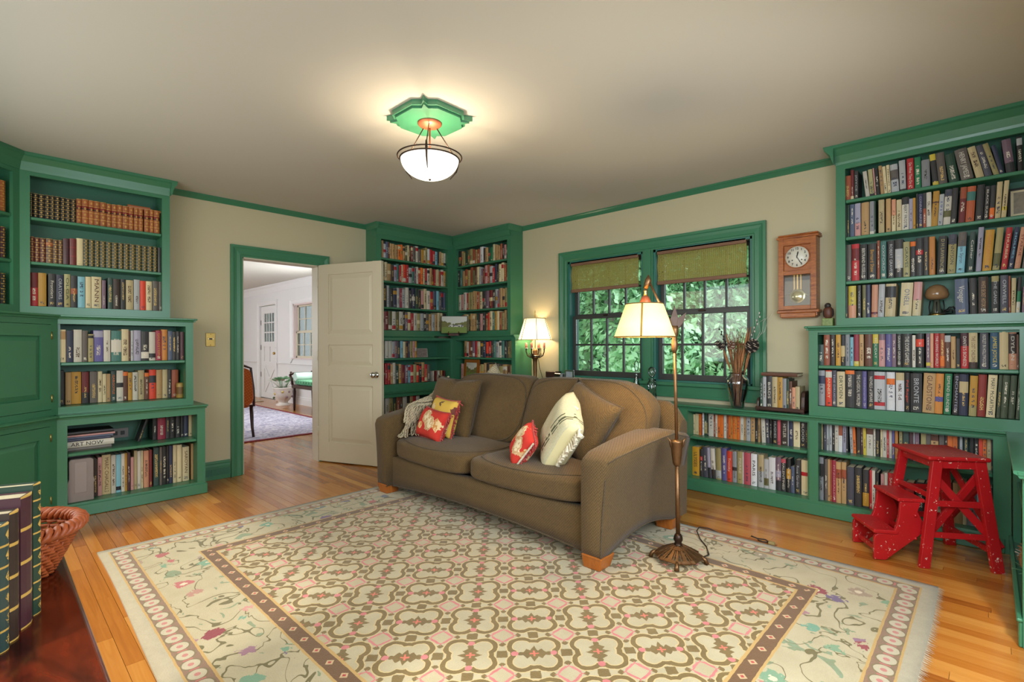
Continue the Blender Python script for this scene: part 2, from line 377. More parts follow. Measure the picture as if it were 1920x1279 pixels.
# ------------------------------------------------------------------ geometry helpers
class G:
    def __init__(s): s.v = []; s.f = []; s.sm = []
    def add(s, vs, fs, smooth=False):
        b = len(s.v); s.v += [tuple(p) for p in vs]; s.f += [tuple(i+b for i in q) for q in fs]; s.sm += [smooth]*len(fs); return s
    def box(s, x0, x1, y0, y1, z0, z1, fr=None, ch=0):
        if x0 > x1: x0, x1 = x1, x0
        if y0 > y1: y0, y1 = y1, y0
        if z0 > z1: z0, z1 = z1, z0
        if ch:                                    # eased edges
            c = min(ch, (x1-x0)*.4, (y1-y0)*.4, (z1-z0)*.4); vs = []; 
            for sx in (0, 1):
                for sy in (0, 1):
                    for sz in (0, 1):
                        X_, Y_, Z_ = (x0, x1)[sx], (y0, y1)[sy], (z0, z1)[sz]
                        ix, iy, iz = (c, -c)[sx], (c, -c)[sy], (c, -c)[sz]
                        vs += [(X_, Y_+iy, Z_+iz), (X_+ix, Y_, Z_+iz), (X_+ix, Y_+iy, Z_)]
            def k(a, b_, c_, d): return (a*4+b_*2+c_)*3+d
            fs = []
            for a in (0, 1):
                fs.append((k(a,0,0,0), k(a,1,0,0), k(a,1,1,0), k(a,0,1,0))); fs.append((k(0,a,0,1), k(1,a,0,1), k(1,a,1,1), k(0,a,1,1))); fs.append((k(0,0,a,2), k(1,0,a,2), k(1,1,a,2), k(0,1,a,2)))
            for a in (0, 1):
                for b_ in (0, 1):
                    fs.append((k(a,b_,0,0), k(a,b_,1,0), k(a,b_,1,1), k(a,b_,0,1)))
                    fs.append((k(a,0,b_,0), k(a,1,b_,0), k(a,1,b_,2), k(a,0,b_,2)))
                    fs.append((k(0,a,b_,1), k(1,a,b_,1), k(1,a,b_,2), k(0,a,b_,2)))
            for a in (0, 1):
                for b_ in (0, 1):
                    for c_ in (0, 1): fs.append((k(a,b_,c_,0), k(a,b_,c_,1), k(a,b_,c_,2)))
        else:
            vs = [(x, y, z) for x in (x0, x1) for y in (y0, y1) for z in (z0, z1)]
            fs = [(0,1,3,2), (4,6,7,5), (0,4,5,1), (2,3,7,6), (0,2,6,4), (1,5,7,3)]
        if fr: vs = [fr(*p) for p in vs]
        return s.add(vs, fs)
    def prism(s, poly, axis_fn, h0, h1, smooth=False):
        n = len(poly); vs = [axis_fn(a, b, h0) for a, b in poly] + [axis_fn(a, b, h1) for a, b in poly]
        s.add(vs, [tuple(range(n)), tuple(range(2*n-1, n-1, -1))]); b = len(s.v)-2*n
        for i in range(n):
            j = (i+1) % n; s.f.append((b+i, b+j, b+n+j, b+n+i)); s.sm.append(smooth)
        return s
    def tube(s, pts, rad, n=8, closed=False, cap=True):
        pts = [Vector(p) for p in pts]; m = len(pts); rs = rad if isinstance(rad, (list, tuple)) else [rad]*m
        vs = []; up = None
        for i, p in enumerate(pts):
            t = (pts[(i+1) % m]-pts[i-1]) if closed else (pts[min(i+1, m-1)]-pts[max(i-1, 0)])
            t.normalize()
            if up is None:
                up = Vector((0, 0, 1)) if abs(t.z) < .9 else Vector((1, 0, 0))
            a = t.cross(up); 
            if a.length < 1e-5: a = t.cross(Vector((0, 1, 0)))
            a.normalize(); b = a.cross(t).normalized(); up = b
            vs += [p + (a*math.cos(2*PI*k/n) + b*math.sin(2*PI*k/n))*rs[i] for k in range(n)]
        fs = []
        for i in range(m if closed else m-1):
            j = (i+1) % m
            for k in range(n): fs.append((i*n+k, i*n+(k+1) % n, j*n+(k+1) % n, j*n+k))
        s.add(vs, fs, True)
        if cap and not closed: s.add(vs[:n], [tuple(range(n))[::-1]]); s.add(vs[-n:], [tuple(range(n))])
        return s
    def lathe(s, prof, c=(0, 0, 0), n=20, mtx=None, flute=None, cap=True):
        vs = []
        for (r, z) in prof:
            for k in range(n):
                a = 2*PI*k/n; rr = r*(1+(flute[1]*math.cos(flute[0]*a) if flute else 0))
                p = Vector((rr*math.cos(a), rr*math.sin(a), z))
                if mtx: p = mtx @ p
                vs.append(p + Vector(c))
        fs = [(i*n+k, i*n+(k+1) % n, (i+1)*n+(k+1) % n, (i+1)*n+k) for i in range(len(prof)-1) for k in range(n)]
        s.add(vs, fs, True)
        if cap:
            if prof[0][0] > 1e-4: s.add(vs[:n], [tuple(range(n))[::-1]])
            if prof[-1][0] > 1e-4: s.add(vs[-n:], [tuple(range(n))])
        return s
    def grid(s, fn, nu, nv, smooth=True, wrap=False):
        vs = [fn(i/(nu-1), j/(nv-1)) for i in range(nu) for j in range(nv)]
        fs = [(i*nv+j, (i+1)*nv+j, (i+1)*nv+j+1, i*nv+j+1) for i in range(nu-1) for j in range(nv-1)]
        return s.add(vs, fs, smooth)
    def ball(s, c, r, n=10, m=7, sc_=(1, 1, 1)):
        return s.lathe([(max(r*math.sin(PI*i/(m-1)), 1e-5)*1, -r*math.cos(PI*i/(m-1))*sc_[2]) for i in range(m)], c, n, Matrix.Diagonal((sc_[0], sc_[1], 1)), cap=False)
    def xf(s, mtx): s.v = [tuple(mtx @ Vector(p)) for p in s.v]; return s
    def mesh(s, name):
        me = bpy.data.meshes.new(name); me.from_pydata(s.v, [], s.f)
        me.polygons.foreach_set('use_smooth', s.sm); me.update()
        bm = bmesh.new(); bm.from_mesh(me); bmesh.ops.remove_doubles(bm, verts=bm.verts, dist=1e-6); bmesh.ops.recalc_face_normals(bm, faces=bm.faces); bm.to_mesh(me); bm.free()
        return me
def obj(name, g, m, parent=None, bevel=0, sub=0, kind=None, label=None):
    me = g.mesh(name) if isinstance(g, G) else g
    o = bpy.data.objects.new(name, me); COL.objects.link(o)
    if m is not None:
        for q in (m if isinstance(m, (list, tuple)) else [m]): me.materials.append(q)
    if parent is not None: o.parent = parent
    if bevel:
        b = o.modifiers.new('edge', 'BEVEL'); b.width = bevel; b.segments = 2; b.limit_method = 'ANGLE'; b.angle_limit = .6
    if sub: q = o.modifiers.new('smooth', 'SUBSURF'); q.levels = sub; q.render_levels = sub
    if kind: o['kind'] = kind
    if label: o['label'] = label
    return o
def tag(o, label, cat, group=None, kind=None):
    o['label'] = label; o['category'] = cat
    if group: o['group'] = group
    if kind: o['kind'] = kind
    return o
def thing(name, label, cat, loc=(0, 0, 0), rz=0, group=None):
    o = bpy.data.objects.new(name, None); o.empty_display_size = .05; COL.objects.link(o); o.location = loc; o.rotation_euler = (0, 0, rz)
    return tag(o, label, cat, group)
def struct(name, g, m, parent=None, **k):
    o = obj(name, g, m, parent, **k); o['kind'] = 'structure'; return o
def copy_thing(root, loc=None, rot=None, label=None):
    r = root.copy(); COL.objects.link(r)
    if loc is not None: r.location = loc
    if rot is not None: r.rotation_euler = rot
    if label: r['label'] = label
    for ch in list(root.children):
        c = ch.copy(); COL.objects.link(c); c.parent = r
        for q in list(ch.children):
            e = q.copy(); COL.objects.link(e); e.parent = c
    return r
def text(name, s, size, mtx, m, parent=None, fit=None, fit_h=None, depth=.0004, off=0):
    cu = bpy.data.curves.new(name, 'FONT'); cu.body = s; cu.size = size; cu.align_x = 'CENTER'; cu.align_y = 'CENTER'
    cu.resolution_u = 2; cu.extrude = depth; cu.offset = off
    tmp = bpy.data.objects.new(name, cu); COL.objects.link(tmp); bpy.context.view_layer.update()
    me = bpy.data.meshes.new_from_object(tmp); bpy.data.objects.remove(tmp); me.name = name; me.materials.clear(); me.materials.append(m)
    o = bpy.data.objects.new(name, me); COL.objects.link(o)
    if fit:                                        # fit: letters squeezed to the length they have on the thing
        n = max(1, len(s)); w0 = size*.62*n; o.matrix_world = mtx @ Matrix.Diagonal((fit/w0, (fit_h or size)/size, 1, 1))
    else: o.matrix_world = mtx
    if parent is not None:
        o.parent = parent
    return o
TXT = {}
def ink(hexc):
    if hexc not in TXT: TXT[hexc] = mat('ink', hexc, .6)
    return TXT[hexc]
def profile_run(prof, p0, p1, out, m0=0, m1=0):
    """moulding: profile (n,z) swept along p0->p1; out = outward normal; m0,m1 = mitre shift per unit n at the ends"""
    g = G(); p0 = Vector(p0); p1 = Vector(p1); d = (p1-p0).normalized(); out = Vector(out)
    n = len(prof); vs = []
    for (p, m_, s_) in ((p0, m0, -1), (p1, m1, 1)):
        vs += [p + out*a + Vector((0, 0, 1))*z + d*(s_*m_*a) for a, z in prof]
    g.add(vs, [tuple(range(n)), tuple(range(2*n-1, n-1, -1))] + [(i, (i+1) % n, n+(i+1) % n, n+i) for i in range(n)])
    return g
def merge(*gs):
    r = G()
    for q in gs: r.add(q.v, q.f); r.sm[-len(q.sm):] = q.sm
    return r

# ------------------------------------------------------------------ the room
ZC = 2.447
XR, YD = 5.15, -4.7           # right wall, rear wall
# floor: base slab, every board in view a part, the rest joined
fl = struct('floor', G().box(-8.4, 5.4, -5.0, .3, -.12, -.012), mat('subfloor', '4a2f1a', .9))
def board(g, x0, x1, y0, y1, z):
    g.box(x0+.0007, x1-.0007, y0+.0007, y1-.0007, -.0115, z)
def tone_attr(me, vals):
    a = me.attributes.new('tone', 'FLOAT', 'POINT'); a.data.foreach_set('value', vals)
singles = 0; rest = G(); rv = []
y = 0.0; row = 0
while y > YD:
    w_ = .0572; y1 = y-w_; x = -.12-R.random()*.9
    while x < XR:
        L_ = R.uniform(.5, 1.5); x1 = min(x+L_, XR); x0 = max(x, -.12); t = R.random()*.8+.1
        cx, cy = (x0+x1)/2, (y+y1)/2; z = R.uniform(-.0006, .0002)
        inview = (cx-4.86)*-.69+(cy+4.065)*.724 > .3
        under_rug = 1.35 < x0 and x1 < 4.6 and -3.55 < cy < -1.1
        left = cx < 1.6 and -3.75 < cy < -.9 and cx > -.1; right = cx > 3.3 and -1.05 < cy < -.2 or cx > 4.5 and -2.2 < cy < -.2
        near = cx > 1.0 and -4.0 < cy < -3.6 and cx < 3.2
        if x1-x0 > .05:
            if inview and not under_rug and (left or right or near) and singles < 292:
                g = G(); board(g, x0, x1, y1, y, z); me = g.mesh('plank'); tone_attr(me, [t]*len(me.vertices)); obj('plank', me, M['floor'], fl); singles += 1
            else:
                board(rest, x0, x1, y1, y, z); rv += [t]*8
        x = x1 if x1 > x else x1+.01
        if x1 >= XR: break
    y = y1
y = .165
while y > -4.4:
    x = -8.2-R.random()
    while x < -.12:
        x1 = min(x+R.uniform(.6, 1.9), -.12); t = R.random()*.8+.1
        if x1-x > .05: board(rest, x, x1, y-.0572, y, 0); rv += [t]*8
        x = x1+1e-4
        if x1 >= -.12: break
    y -= .0572
me = bpy.data.meshes.new('planks'); me.from_pydata(rest.v, [], rest.f); me.update(); tone_attr(me, rv)
obj('planks', me, M['floor'], fl, kind='stuff')

struct('ceiling', G().box(-8.4, 5.4, -5.0, .3, ZC, ZC+.1), M['ceil'])
# wall with the doorway (x = 0); opening y -2.47..-1.775, z to 1.955
DY0, DY1, DZ = -2.475, -1.765, 1.955
g = G().box(-.12, 0, YD-.1, DY0, 0, ZC).box(-.12, 0, DY1, 0.0, 0, ZC).box(-.12, 0, DY0, DY1, DZ, ZC)
struct('wall_left', g, M['wall'])
# wall with the window (y = 0)
WX0, WX1, WZ0, WZ1 = 1.775, 3.545, .835, 1.99
g = G().box(0, WX0, 0, .16, 0, ZC).box(WX1, XR, 0, .16, 0, ZC).box(WX0, WX1, 0, .16, 0, WZ0).box(WX0, WX1, 0, .16, WZ1, ZC)
struct('wall_far', g, M['wall'])
# right wall with a window beside the camera, rear wall with unseen openings added for fill
g = G().box(XR, XR+.12, YD, -3.55, 0, ZC).box(XR, XR+.12, -1.95, .16, 0, ZC).box(XR, XR+.12, -3.55, -1.95, 0, .8).box(XR, XR+.12, -3.55, -1.95, 2.1, ZC)
struct('wall_right', g, M['wall'])
g = G().box(0, .6, YD-.12, YD, 0, ZC).box(3.2, 3.8, YD-.12, YD, 0, ZC).box(4.8, XR, YD-.12, YD, 0, ZC).box(.6, 3.2, YD-.12, YD, 0, .85).box(.6, 3.2, YD-.12, YD, 2.2, ZC).box(3.8, 4.8, YD-.12, YD, 0, .85).box(3.8, 4.8, YD-.12, YD, 2.2, ZC)
struct('wall_rear', g, M['wall'])
# crown moulding
CR = [(0, ZC-.045), (.006, ZC-.045), (.012, ZC-.036), (.026, ZC-.018), (.036, ZC-.010), (.036, ZC-.0005), (0, ZC-.0005)]
struct('trim_1', profile_run(CR, (0, -3.05, 0), (0, -1.225, 0), (1, 0, 0)), M['green'])
struct('trim_2', profile_run(CR, (1.16, 0, 0), (4.13, 0, 0), (0, -1, 0)), M['green'])
# baseboard with heat register beside the door
BB = [(0, .001), (.018, .001), (.018, .115), (.012, .13), (.014, .14), (.006, .158), (0, .158)]
bb = struct('baseboard_left', profile_run(BB, (0, -2.86, 0), (0, -2.58, 0), (1, 0, 0)), M['green'])
struct('baseboard_far', profile_run(BB, (0, -1.765+.11, 0), (0, -1.25, 0), (1, 0, 0)), M['green'])
reg = thing('floor_register', 'green painted wall register set in baseboard beside the doorway', 'register', (.019, -2.69, .025))
obj('frame', G().box(0, .005, -.11, .11, 0, .012).box(0, .005, -.11, .11, .068, .08).box(0, .005, -.11, -.1, .012, .068).box(0, .005, .1, .11, .012, .068).box(0, .005, -.035, -.028, .012, .068), M['green'], reg)
for i in range(6): obj('slat', G().box(-.002, .003, -.1, .1, .015+i*.009, .020+i*.009), M['inner_green'], reg)
# door casing: moulded boards
def casing(segs, out, name, m, wdt, parent=None):
    g = G()
    for a, b, e1, e2, zz in segs: pass
CP = lambda w_: [(0, 0), (.014, 0), (.014, w_*.12), (.02, w_*.2), (.018, w_*.5), (.024, w_*.72), (.03, w_*.8), (.03, w_), (0, w_)]
def frame_trim(name, origin, u, out, x0, x1, z0, z1, w_, m, sides='LTR', parent=None):
    """casing round an opening: inner edge at x0..x1, top z1, boards w_ wide, mitred"""
    u = Vector(u); out = Vector(out); o = Vector(origin); zv = Vector((0, 0, 1)); g = G(); pr = CP(w_); n = len(pr)
    def P(a, b, c): return o + u*a + zv*b + out*c
    def run(f0, f1):
        vs = [f0(c, t) for c, t in pr] + [f1(c, t) for c, t in pr]
        g.add(vs, [tuple(range(n)), tuple(range(2*n-1, n-1, -1))] + [(i, (i+1) % n, n+(i+1) % n, n+i) for i in range(n)])
    low = 1 if 'B' in sides else 0
    if 'L' in sides: run(lambda c, t: P(x0-t, z0-t*low, c), lambda c, t: P(x0-t, z1+t, c))
    if 'R' in sides: run(lambda c, t: P(x1+t, z0-t*low, c), lambda c, t: P(x1+t, z1+t, c))
    if 'T' in sides: run(lambda c, t: P(x0-t, z1+t, c), lambda c, t: P(x1+t, z1+t, c))
    return struct(name, g, m, parent)
frame_trim('trim_3', (0, 0, 0), (0, 1, 0), (1, 0, 0), DY0, DY1, .001, DZ, .1, M['green'])
# white jamb lining
struct('trim_4', G().box(-.125, .001, DY0-.001, DY0+.012, 0, DZ).box(-.125, .001, DY1-.012, DY1+.001, 0, DZ).box(-.125, .001, DY0, DY1, DZ-.012, DZ+.001), M['white'])

# three-panel door standing open into the room
door = bpy.data.objects.new('door_1', None); COL.objects.link(door); door['kind'] = 'structure'
door.location = (.012, -1.775, .012); door.rotation_euler = (0, 0, math.atan2(.375, .927))
DW, DH, DT = .755, 1.945, .036
panels = [(1.255, 1.845), (.945, 1.15), (.19, .755)]; px0, px1 = .125, .655
g = G().box(0, px0, 0, DT, 0, DH).box(px1, DW, 0, DT, 0, DH)
zs = [0] + [q for a, b in panels[::-1] for q in (a, b)] + [DH]
for i in range(0, len(zs), 2): g.box(px0, px1, 0, DT, zs[i], zs[i+1])
obj('door_frame', g, M['white'], door, bevel=.002)
for a, b in panels:
    g = G().box(px0, px1, .013, DT-.013, a, b); i_ = .045
    for yy, s_ in ((.013, -1), (DT-.013, 1)):
        vs = [(px0+.012, yy, a+.012), (px1-.012, yy, a+.012), (px1-.012, yy, b-.012), (px0+.012, yy, b-.012), (px0+i_, yy+s_*.008, a+i_), (px1-i_, yy+s_*.008, a+i_), (px1-i_, yy+s_*.008, b-i_), (px0+i_, yy+s_*.008, b-i_)]
        g.add(vs, [(4, 5, 6, 7), (0, 1, 5, 4), (1, 2, 6, 5), (2, 3, 7, 6), (3, 0, 4, 7)])
    obj('door_panel', g, M['white'], door)
for zz in (.25, 1.0, 1.72): obj('hinge', G().tube([(-.004, -.004, zz), (-.004, -.004, zz+.09)], .006, 8), M['white'], door)
for s_ in (-1, 1):
    y0 = -.0 if s_ < 0 else DT; mt = Matrix.Translation((DW-.06, y0, .865)) @ Matrix.Rotation(PI/2*(1 if s_ < 0 else -1), 4, 'X')
    k = G().lathe([(.03, 0), (.03, .006), (.012, .009), (.01, .03), (.018, .036), (.028, .048), (.029, .056), (.022, .066), (.004, .07)], n=16).xf(mt)
    obj('door_knob', k, M['steel'], door)
# light switch
sw = thing('light_switch', 'brass plate light switch on cream wall beside the doorway', 'switch', (.0, -2.73, 1.21))
obj('plate', G().box(0, .006, -.036, .036, -.058, .058, ch=.003), M['brass'], sw)
obj('toggle', G().box(.005, .012, -.026, .026, -.002, .018, ch=.002), mat('bright_brass', 'e0c98c', .3, .6), sw)
obj('slot', G().box(.011, .0135, -.012, .012, .001, .013), M['black'], sw)
for zz in (-.046, .046): obj('screw', G().lathe([(.004, 0), (.004, .002), (.001, .003)], n=8).xf(Matrix.Translation((.0055, 0, zz)) @ Matrix.Rotation(PI/2, 4, 'Y')), M['brass'], sw)

# ------------------------------------------------------------------ window
frame_trim('trim_5', (0, 0, 0), (1, 0, 0), (0, -1, 0), WX0, WX1, WZ0, WZ1, .1, M['green'], 'LTR')
sill = G().box(WX0-.11, WX1+.11, -.05, .05, WZ0-.028, WZ0+.002, ch=.004).box(WX0-.1, WX1+.1, -.022, 0, WZ0-.115, WZ0-.028).box(WX0-.1, WX1+.1, -.028, 0, WZ0-.125, WZ0-.105)
struct('trim_6', sill, M['green'])
struct('trim_7', G().box(2.615, 2.715, -.014, .13, WZ0, WZ1).box(2.63, 2.70, -.024, -.014, WZ0, WZ1), M['green'])
M['sash'] = mat('sash_paint', '3a3a38', .4); M['jamb'] = mat('jamb_green', '2f6e62', .4)
for wi, (a, b) in enumerate(((WX0, 2.615), (2.715, WX1))):
    wn = struct('window_%d' % (wi+1), G().box(a, a+.02, .0, .155, WZ0, WZ1).box(b-.02, b, .0, .155, WZ0, WZ1).box(a, b, .0, .155, WZ1-.02, WZ1).box(a, b, .0, .155, WZ0, WZ0+.015), M['jamb'])
    for (z0, z1, yy) in ((.85, 1.445, .045), (1.43, WZ1-.02, .085)):
        x0, x1 = a+.022, b-.022; rr = .035; bt = .05 if z0 < 1 else .032
        g = G().box(x0, x0+rr, yy, yy+.035, z0, z1).box(x1-rr, x1, yy, yy+.035, z0, z1).box(x0+rr, x1-rr, yy, yy+.035, z0, z0+bt).box(x0+rr, x1-rr, yy, yy+.035, z1-.032, z1)
        gx0, gx1, gz0, gz1 = x0+rr, x1-rr, z0+bt, z1-.032; gw = (gx1-gx0)/4; gm = (gz0+gz1)/2
        sash = obj('sash', g, M['sash'] if z0 > 1 else M['sash'], wn, bevel=.002)
        for i in range(1, 4): obj('muntin', G().box(gx0+gw*i-.009, gx0+gw*i+.009, yy+.006, yy+.03, gz0, gz1, ch=.003), M['sash'], sash)
        for i in range(4): obj('muntin', G().box(gx0+gw*i+.009*(i > 0), gx0+gw*(i+1)-.009*(i < 3), yy+.007, yy+.029, gm-.009, gm+.009, ch=.003), M['sash'], sash)
        for i in range(4):
            for (q0, q1) in ((gz0, gm), (gm, gz1)):
                obj('pane', G().box(gx0+gw*i, gx0+gw*(i+1), yy+.017, yy+.019, q0, q1), M['pane'], sash)
        if z0 < 1:
            obj('sash_lift', G().box((x0+x1)/2-.03, (x0+x1)/2+.03, yy-.012, yy, z1-.012, z1+.004, ch=.003), M['dark_metal'], sash)
    # woven bamboo shade, rolled part down
    bx0, bx1 = a+.03, b-.055 if wi == 0 else b-.05
    bl = thing('bamboo_shade', 'woven bamboo shade half lowered in the %s window' % ('doorway-side' if wi == 0 else 'clock-side'), 'window shade', ((bx0+bx1)/2, .012, 1.70), 0, 'woven bamboo window shades')
    hw = (bx1-bx0)/2
    obj('woven_slats', G().grid(lambda u_, v_: (-hw+2*hw*u_, .006*math.sin(v_*9+u_*2)+.004, .0+.28*v_), 12, 12).grid(lambda u_, v_: (-hw+2*hw*u_, .006*math.sin(v_*9+u_*2)+.0055, .0+.28*v_), 12, 12), M['blind'], bl)
    obj('hem_bar', G().box(-hw, hw, -.006, .01, -.02, .012, ch=.004), M['blind_edge'], bl)
    obj('head_rail', G().box(-hw, hw, -.012, .016, .245, .285, ch=.004), M['blind_edge'], bl)
    obj('pull_cord', G().tube([(hw+.02, 0, .28), (hw+.022, .002, .1), (hw+.02, 0, -.05)], .0022, 6), M['cord'], bl)
    obj('bracket', G().box(hw+.002, hw+.04, -.004, .006, .265, .285), M['dark_metal'], bl)
# ------------------------------------------------------------------ built-in bookcases
def frame_of(origin, u, n):
    o = Vector(origin); u = Vector(u).normalized(); n = Vector(n).normalized()
    return lambda a, b, c: o + u*a + n*b + Vector((0, 0, 1))*c
FA = frame_of((0, 0, 0), (0, 1, 0), (1, 0, 0))      # wall_left: a = y, b = x
FB = frame_of((0, 0, 0), (1, 0, 0), (0, -1, 0))     # wall_far:  a = x, b = -y
LEDGE = lambda d, z, o: [(0, z-.028), (d+o*.35, z-.028), (d+o*.5, z-.018), (d+o*.85, z-.014), (d+o, z-.010), (d+o, z-.002), (d+o-.003, z), (0, z)]
CORN = lambda d, o: [(d-.004, ZC-.115), (d+.004, ZC-.115), (d+.008, ZC-.10), (d+o*.35, ZC-.06), (d+o*.8, ZC-.028), (d+o, ZC-.02), (d+o, ZC-.001), (d-.004, ZC-.001)]
def sweep(prof, fr, a0, a1, m0=0, m1=0):
    """profile (b,z) along a; m = mitre shift in a per b"""
    g = G(); n = len(prof)
    vs = [fr(a0+m0*b, b, z) for b, z in prof] + [fr(a1+m1*b, b, z) for b, z in prof]
    return g.add(vs, [tuple(range(n)), tuple(range(2*n-1, n-1, -1))] + [(i, (i+1) % n, n+(i+1) % n, n+i) for i in range(n)])
def tier(root, fr, a0, a1, d, z0, z1, s0, s1, top, bot, shelves, dshelf, tilt=None, back=.012, backname='back_panel'):
    """one tier of shelving: a0..a1 along the wall, depth d, stiles s0,s1, head rail 'top' high, bottom rail up to z0+bot"""
    g = G()
    if s0: g.box(a0, a0+s0, d-.022, d, z0, z1, fr)
    if s1: g.box(a1-s1, a1, d-.022, d, z0, z1, fr)
    if top: g.box(a0+s0, a1-s1, d-.022, d, z1-top, z1, fr)
    if bot: g.box(a0+s0, a1-s1, d-.022, d, z0, z0+bot, fr)
    obj('face_frame', g, M['green'], root)
    e0 = max(0, s0-.0); e1 = max(0, s1-.0)
    obj('side_panel', G().box(a0+.001, a0+max(e0, .014), .001, d-.022, z0, z1, fr), M['green'], root)
    obj('side_panel', G().box(a1-max(e1, .014), a1-.001, .001, d-.022, z0, z1, fr), M['green'], root)
    obj(backname, G().box(a0+.012, a1-.012, .001, back, z0, z1, fr), M['inner_green'], root)
    obj('shelf_floor', G().box(a0+.013, a1-.013, back, d-.0225, z0+bot-.02, z0+bot, fr), M['green'], root)
    if top: obj('case_top', G().box(a0+.013, a1-.013, back, d-.0225, z1-.03, z1-.012, fr), M['inner_green'], root)
    for zz in shelves:
        obj('shelf', G().box(a0+max(s0, .014)+.001, a1-max(s1, .014)-.001, back, d-dshelf, zz-.021, zz, fr, ch=.004), M['green'], root)
GREENGRP = 'green built-in bookcases round the room'
# left of the doorway: three stepped tiers against wall_left
b1 = thing('bookcase', 'green stepped built-in bookcase of three tiers between corner cabinet and doorway', 'bookcase', (0, 0, 0), 0, GREENGRP)
tier(b1, FA, -3.74, -2.872, .38, .0, .668, .052, .055, .045, .092, [.432], .012)
tier(b1, FA, -3.728, -2.932, .295, .694, 1.342, 0, .05, .032, .05, [1.046], .012)
tier(b1, FA, -3.908, -3.066, .205, 1.369, 2.43, .05, .052, .125, .06, [1.73, 2.03], .008)
K = math.tan(PI/8)
obj('ledge', sweep(LEDGE(.38, .696, .026), FA, -3.74, -2.872, 0, .0).add([], []), M['green'], b1)
obj('ledge', sweep(LEDGE(.295, 1.371, .03), FA, -3.728, -2.93), M['green'], b1)
obj('cornice', sweep(CORN(.205, .055), FA, -3.908+.085*0, -3.066+.0, 0, .0), M['green'], b1)
for (d, z, o, e) in ((.38, .696, .018, -2.872), (.295, 1.371, .024, -2.93)):      # returned ends
    obj('ledge_return', G().box(e, e+o, .001, d+o, z-.014, z, FA, ch=.003).box(e, e+o*.5, .001, d+o*.5, z-.027, z-.014, FA), M['green'], b1)
obj('cornice_return', G().prism([(0, ZC-.115), (.006, ZC-.11), (.018, ZC-.06), (.04, ZC-.028), (.045, ZC-.001), (0, ZC-.001)], lambda a, c, h: FA(-3.066+a, h, c), .04, .255), M['green'], b1)
obj('plinth', G().box(-3.74, -2.872+.012, .38, .394, .001, .078, FA, ch=.003).box(-2.872, -2.872+.012, .02, .38, .001, .078, FA), M['green'], b1)
# wall socket seen at the back of the low shelf
so = thing('wall_socket', 'grey double socket plate at the back of a low shelf by the doorway', 'socket', (.0125, -3.36, .49))
obj('plate', G().box(0, .006, -.058, .058, -.036, .036, ch=.002), M['grey_plastic'], so)
for a in (-.022, .022): obj('outlet', G().box(.0055, .0075, a-.013, a+.013, -.015, .015, ch=.003), M['black'], so)

# diagonal corner cabinet left of it
def diag(J):
    return frame_of((J[0], J[1], 0), (1, -1, 0), (1, 1, 0))     # a runs away from the joint, b = toward the room
cc = thing('corner_cabinet', 'green diagonal corner cabinet with raised-panel doors under book shelves', 'cabinet', (.0, -4.2, 0))
Jl, Jm, Ju = (.38, -3.74), (.295, -3.728), (.205, -3.908)
LEN = 1.25
for (J, z0, z1, db, dt_) in ((Jl, .0, .668, .075, .635), (Jm, .694, 1.342, .735, 1.305)):
    fr = diag(J); st = .05
    g = G().box(0, st, -.022, 0, z0, z1, fr).box(LEN-st, LEN, -.022, 0, z0, z1, fr).box(st, LEN-st, -.022, 0, z0, db, fr).box(st, LEN-st, -.022, 0, dt_, z1, fr).box(LEN/2-.02, LEN/2+.02, -.022, 0, db, dt_, fr)
    obj('face_frame', g, M['green'], cc)
    obj('carcass', G().box(.0, LEN, -.3, -.03, z0, z1, fr), M['inner_green'], cc)
    for (a0, a1, ks) in ((st+.002, LEN/2-.022, 1), (LEN/2+.022, LEN-st-.002, 0)):
        dr = obj('cabinet_door', G().box(a0, a0+.075, -.018, .002, db+.003, dt_-.003, fr).box(a1-.075, a1, -.018, .002, db+.003, dt_-.003, fr).box(a0+.075, a1-.075, -.018, .002, db+.003, db+.078, fr).box(a0+.075, a1-.075, -.018, .002, dt_-.078, dt_-.003, fr), M['green'], cc)
        g = G(); p0, p1, q0, q1, i_ = a0+.075, a1-.075, db+.078, dt_-.078, .035
        vs = [fr(*p) for p in ((p0, -.012, q0), (p1, -.012, q0), (p1, -.012, q1), (p0, -.012, q1), (p0+i_, 0, q0+i_), (p1-i_, 0, q0+i_), (p1-i_, 0, q1-i_), (p0+i_, 0, q1-i_))]
        obj('raised_panel', g.add(vs, [(4, 5, 6, 7), (0, 1, 5, 4), (1, 2, 6, 5), (2, 3, 7, 6), (3, 0, 4, 7)]), M['green'], dr)
        ka = a1-.04 if ks else a0+.04; c0 = fr(ka, .002, (db+dt_)/2)
        mt = Matrix.Translation(c0) @ Vector((1, 1, 0)).to_track_quat('Z', 'Y').to_matrix().to_4x4()
        obj('knob', G().lathe([(.018, 0), (.018, .003), (.007, .006), (.007, .016), (.012, .02), (.016, .03), (.013, .037), (.003, .04)], n=8).xf(mt), M['steel'], dr)
        ha = a0-.003 if ks else a1+.003
        for zz in (db+.05, dt_-.1): obj('hinge', G().tube([fr(ha, .003, zz), fr(ha, .003, zz+.05)], .004, 6), M['brass'], dr)
fr = diag(Ju)
g = G().box(0, .045, -.022, 0, 1.369, 2.43, fr).box(LEN-.05, LEN, -.022, 0, 1.369, 2.43, fr).box(.045, LEN-.05, -.022, 0, 1.369, 1.432, fr).box(.045, LEN-.05, -.022, 0, 2.305, 2.43, fr)
obj('face_frame', g, M['green'], cc)
obj('back_panel', G().box(0, LEN, -.24, -.225, 1.369, 2.43, fr), M['inner_green'], cc)
for zz in (1.432, 1.73, 2.03): obj('shelf', G().box(.02, LEN-.03, -.225, -.01, zz-.021, zz, fr, ch=.004), M['green'], cc)
obj('side_panel', G().box(.0, .02, -.225, -.022, 1.369, 2.43, fr), M['green'], cc)
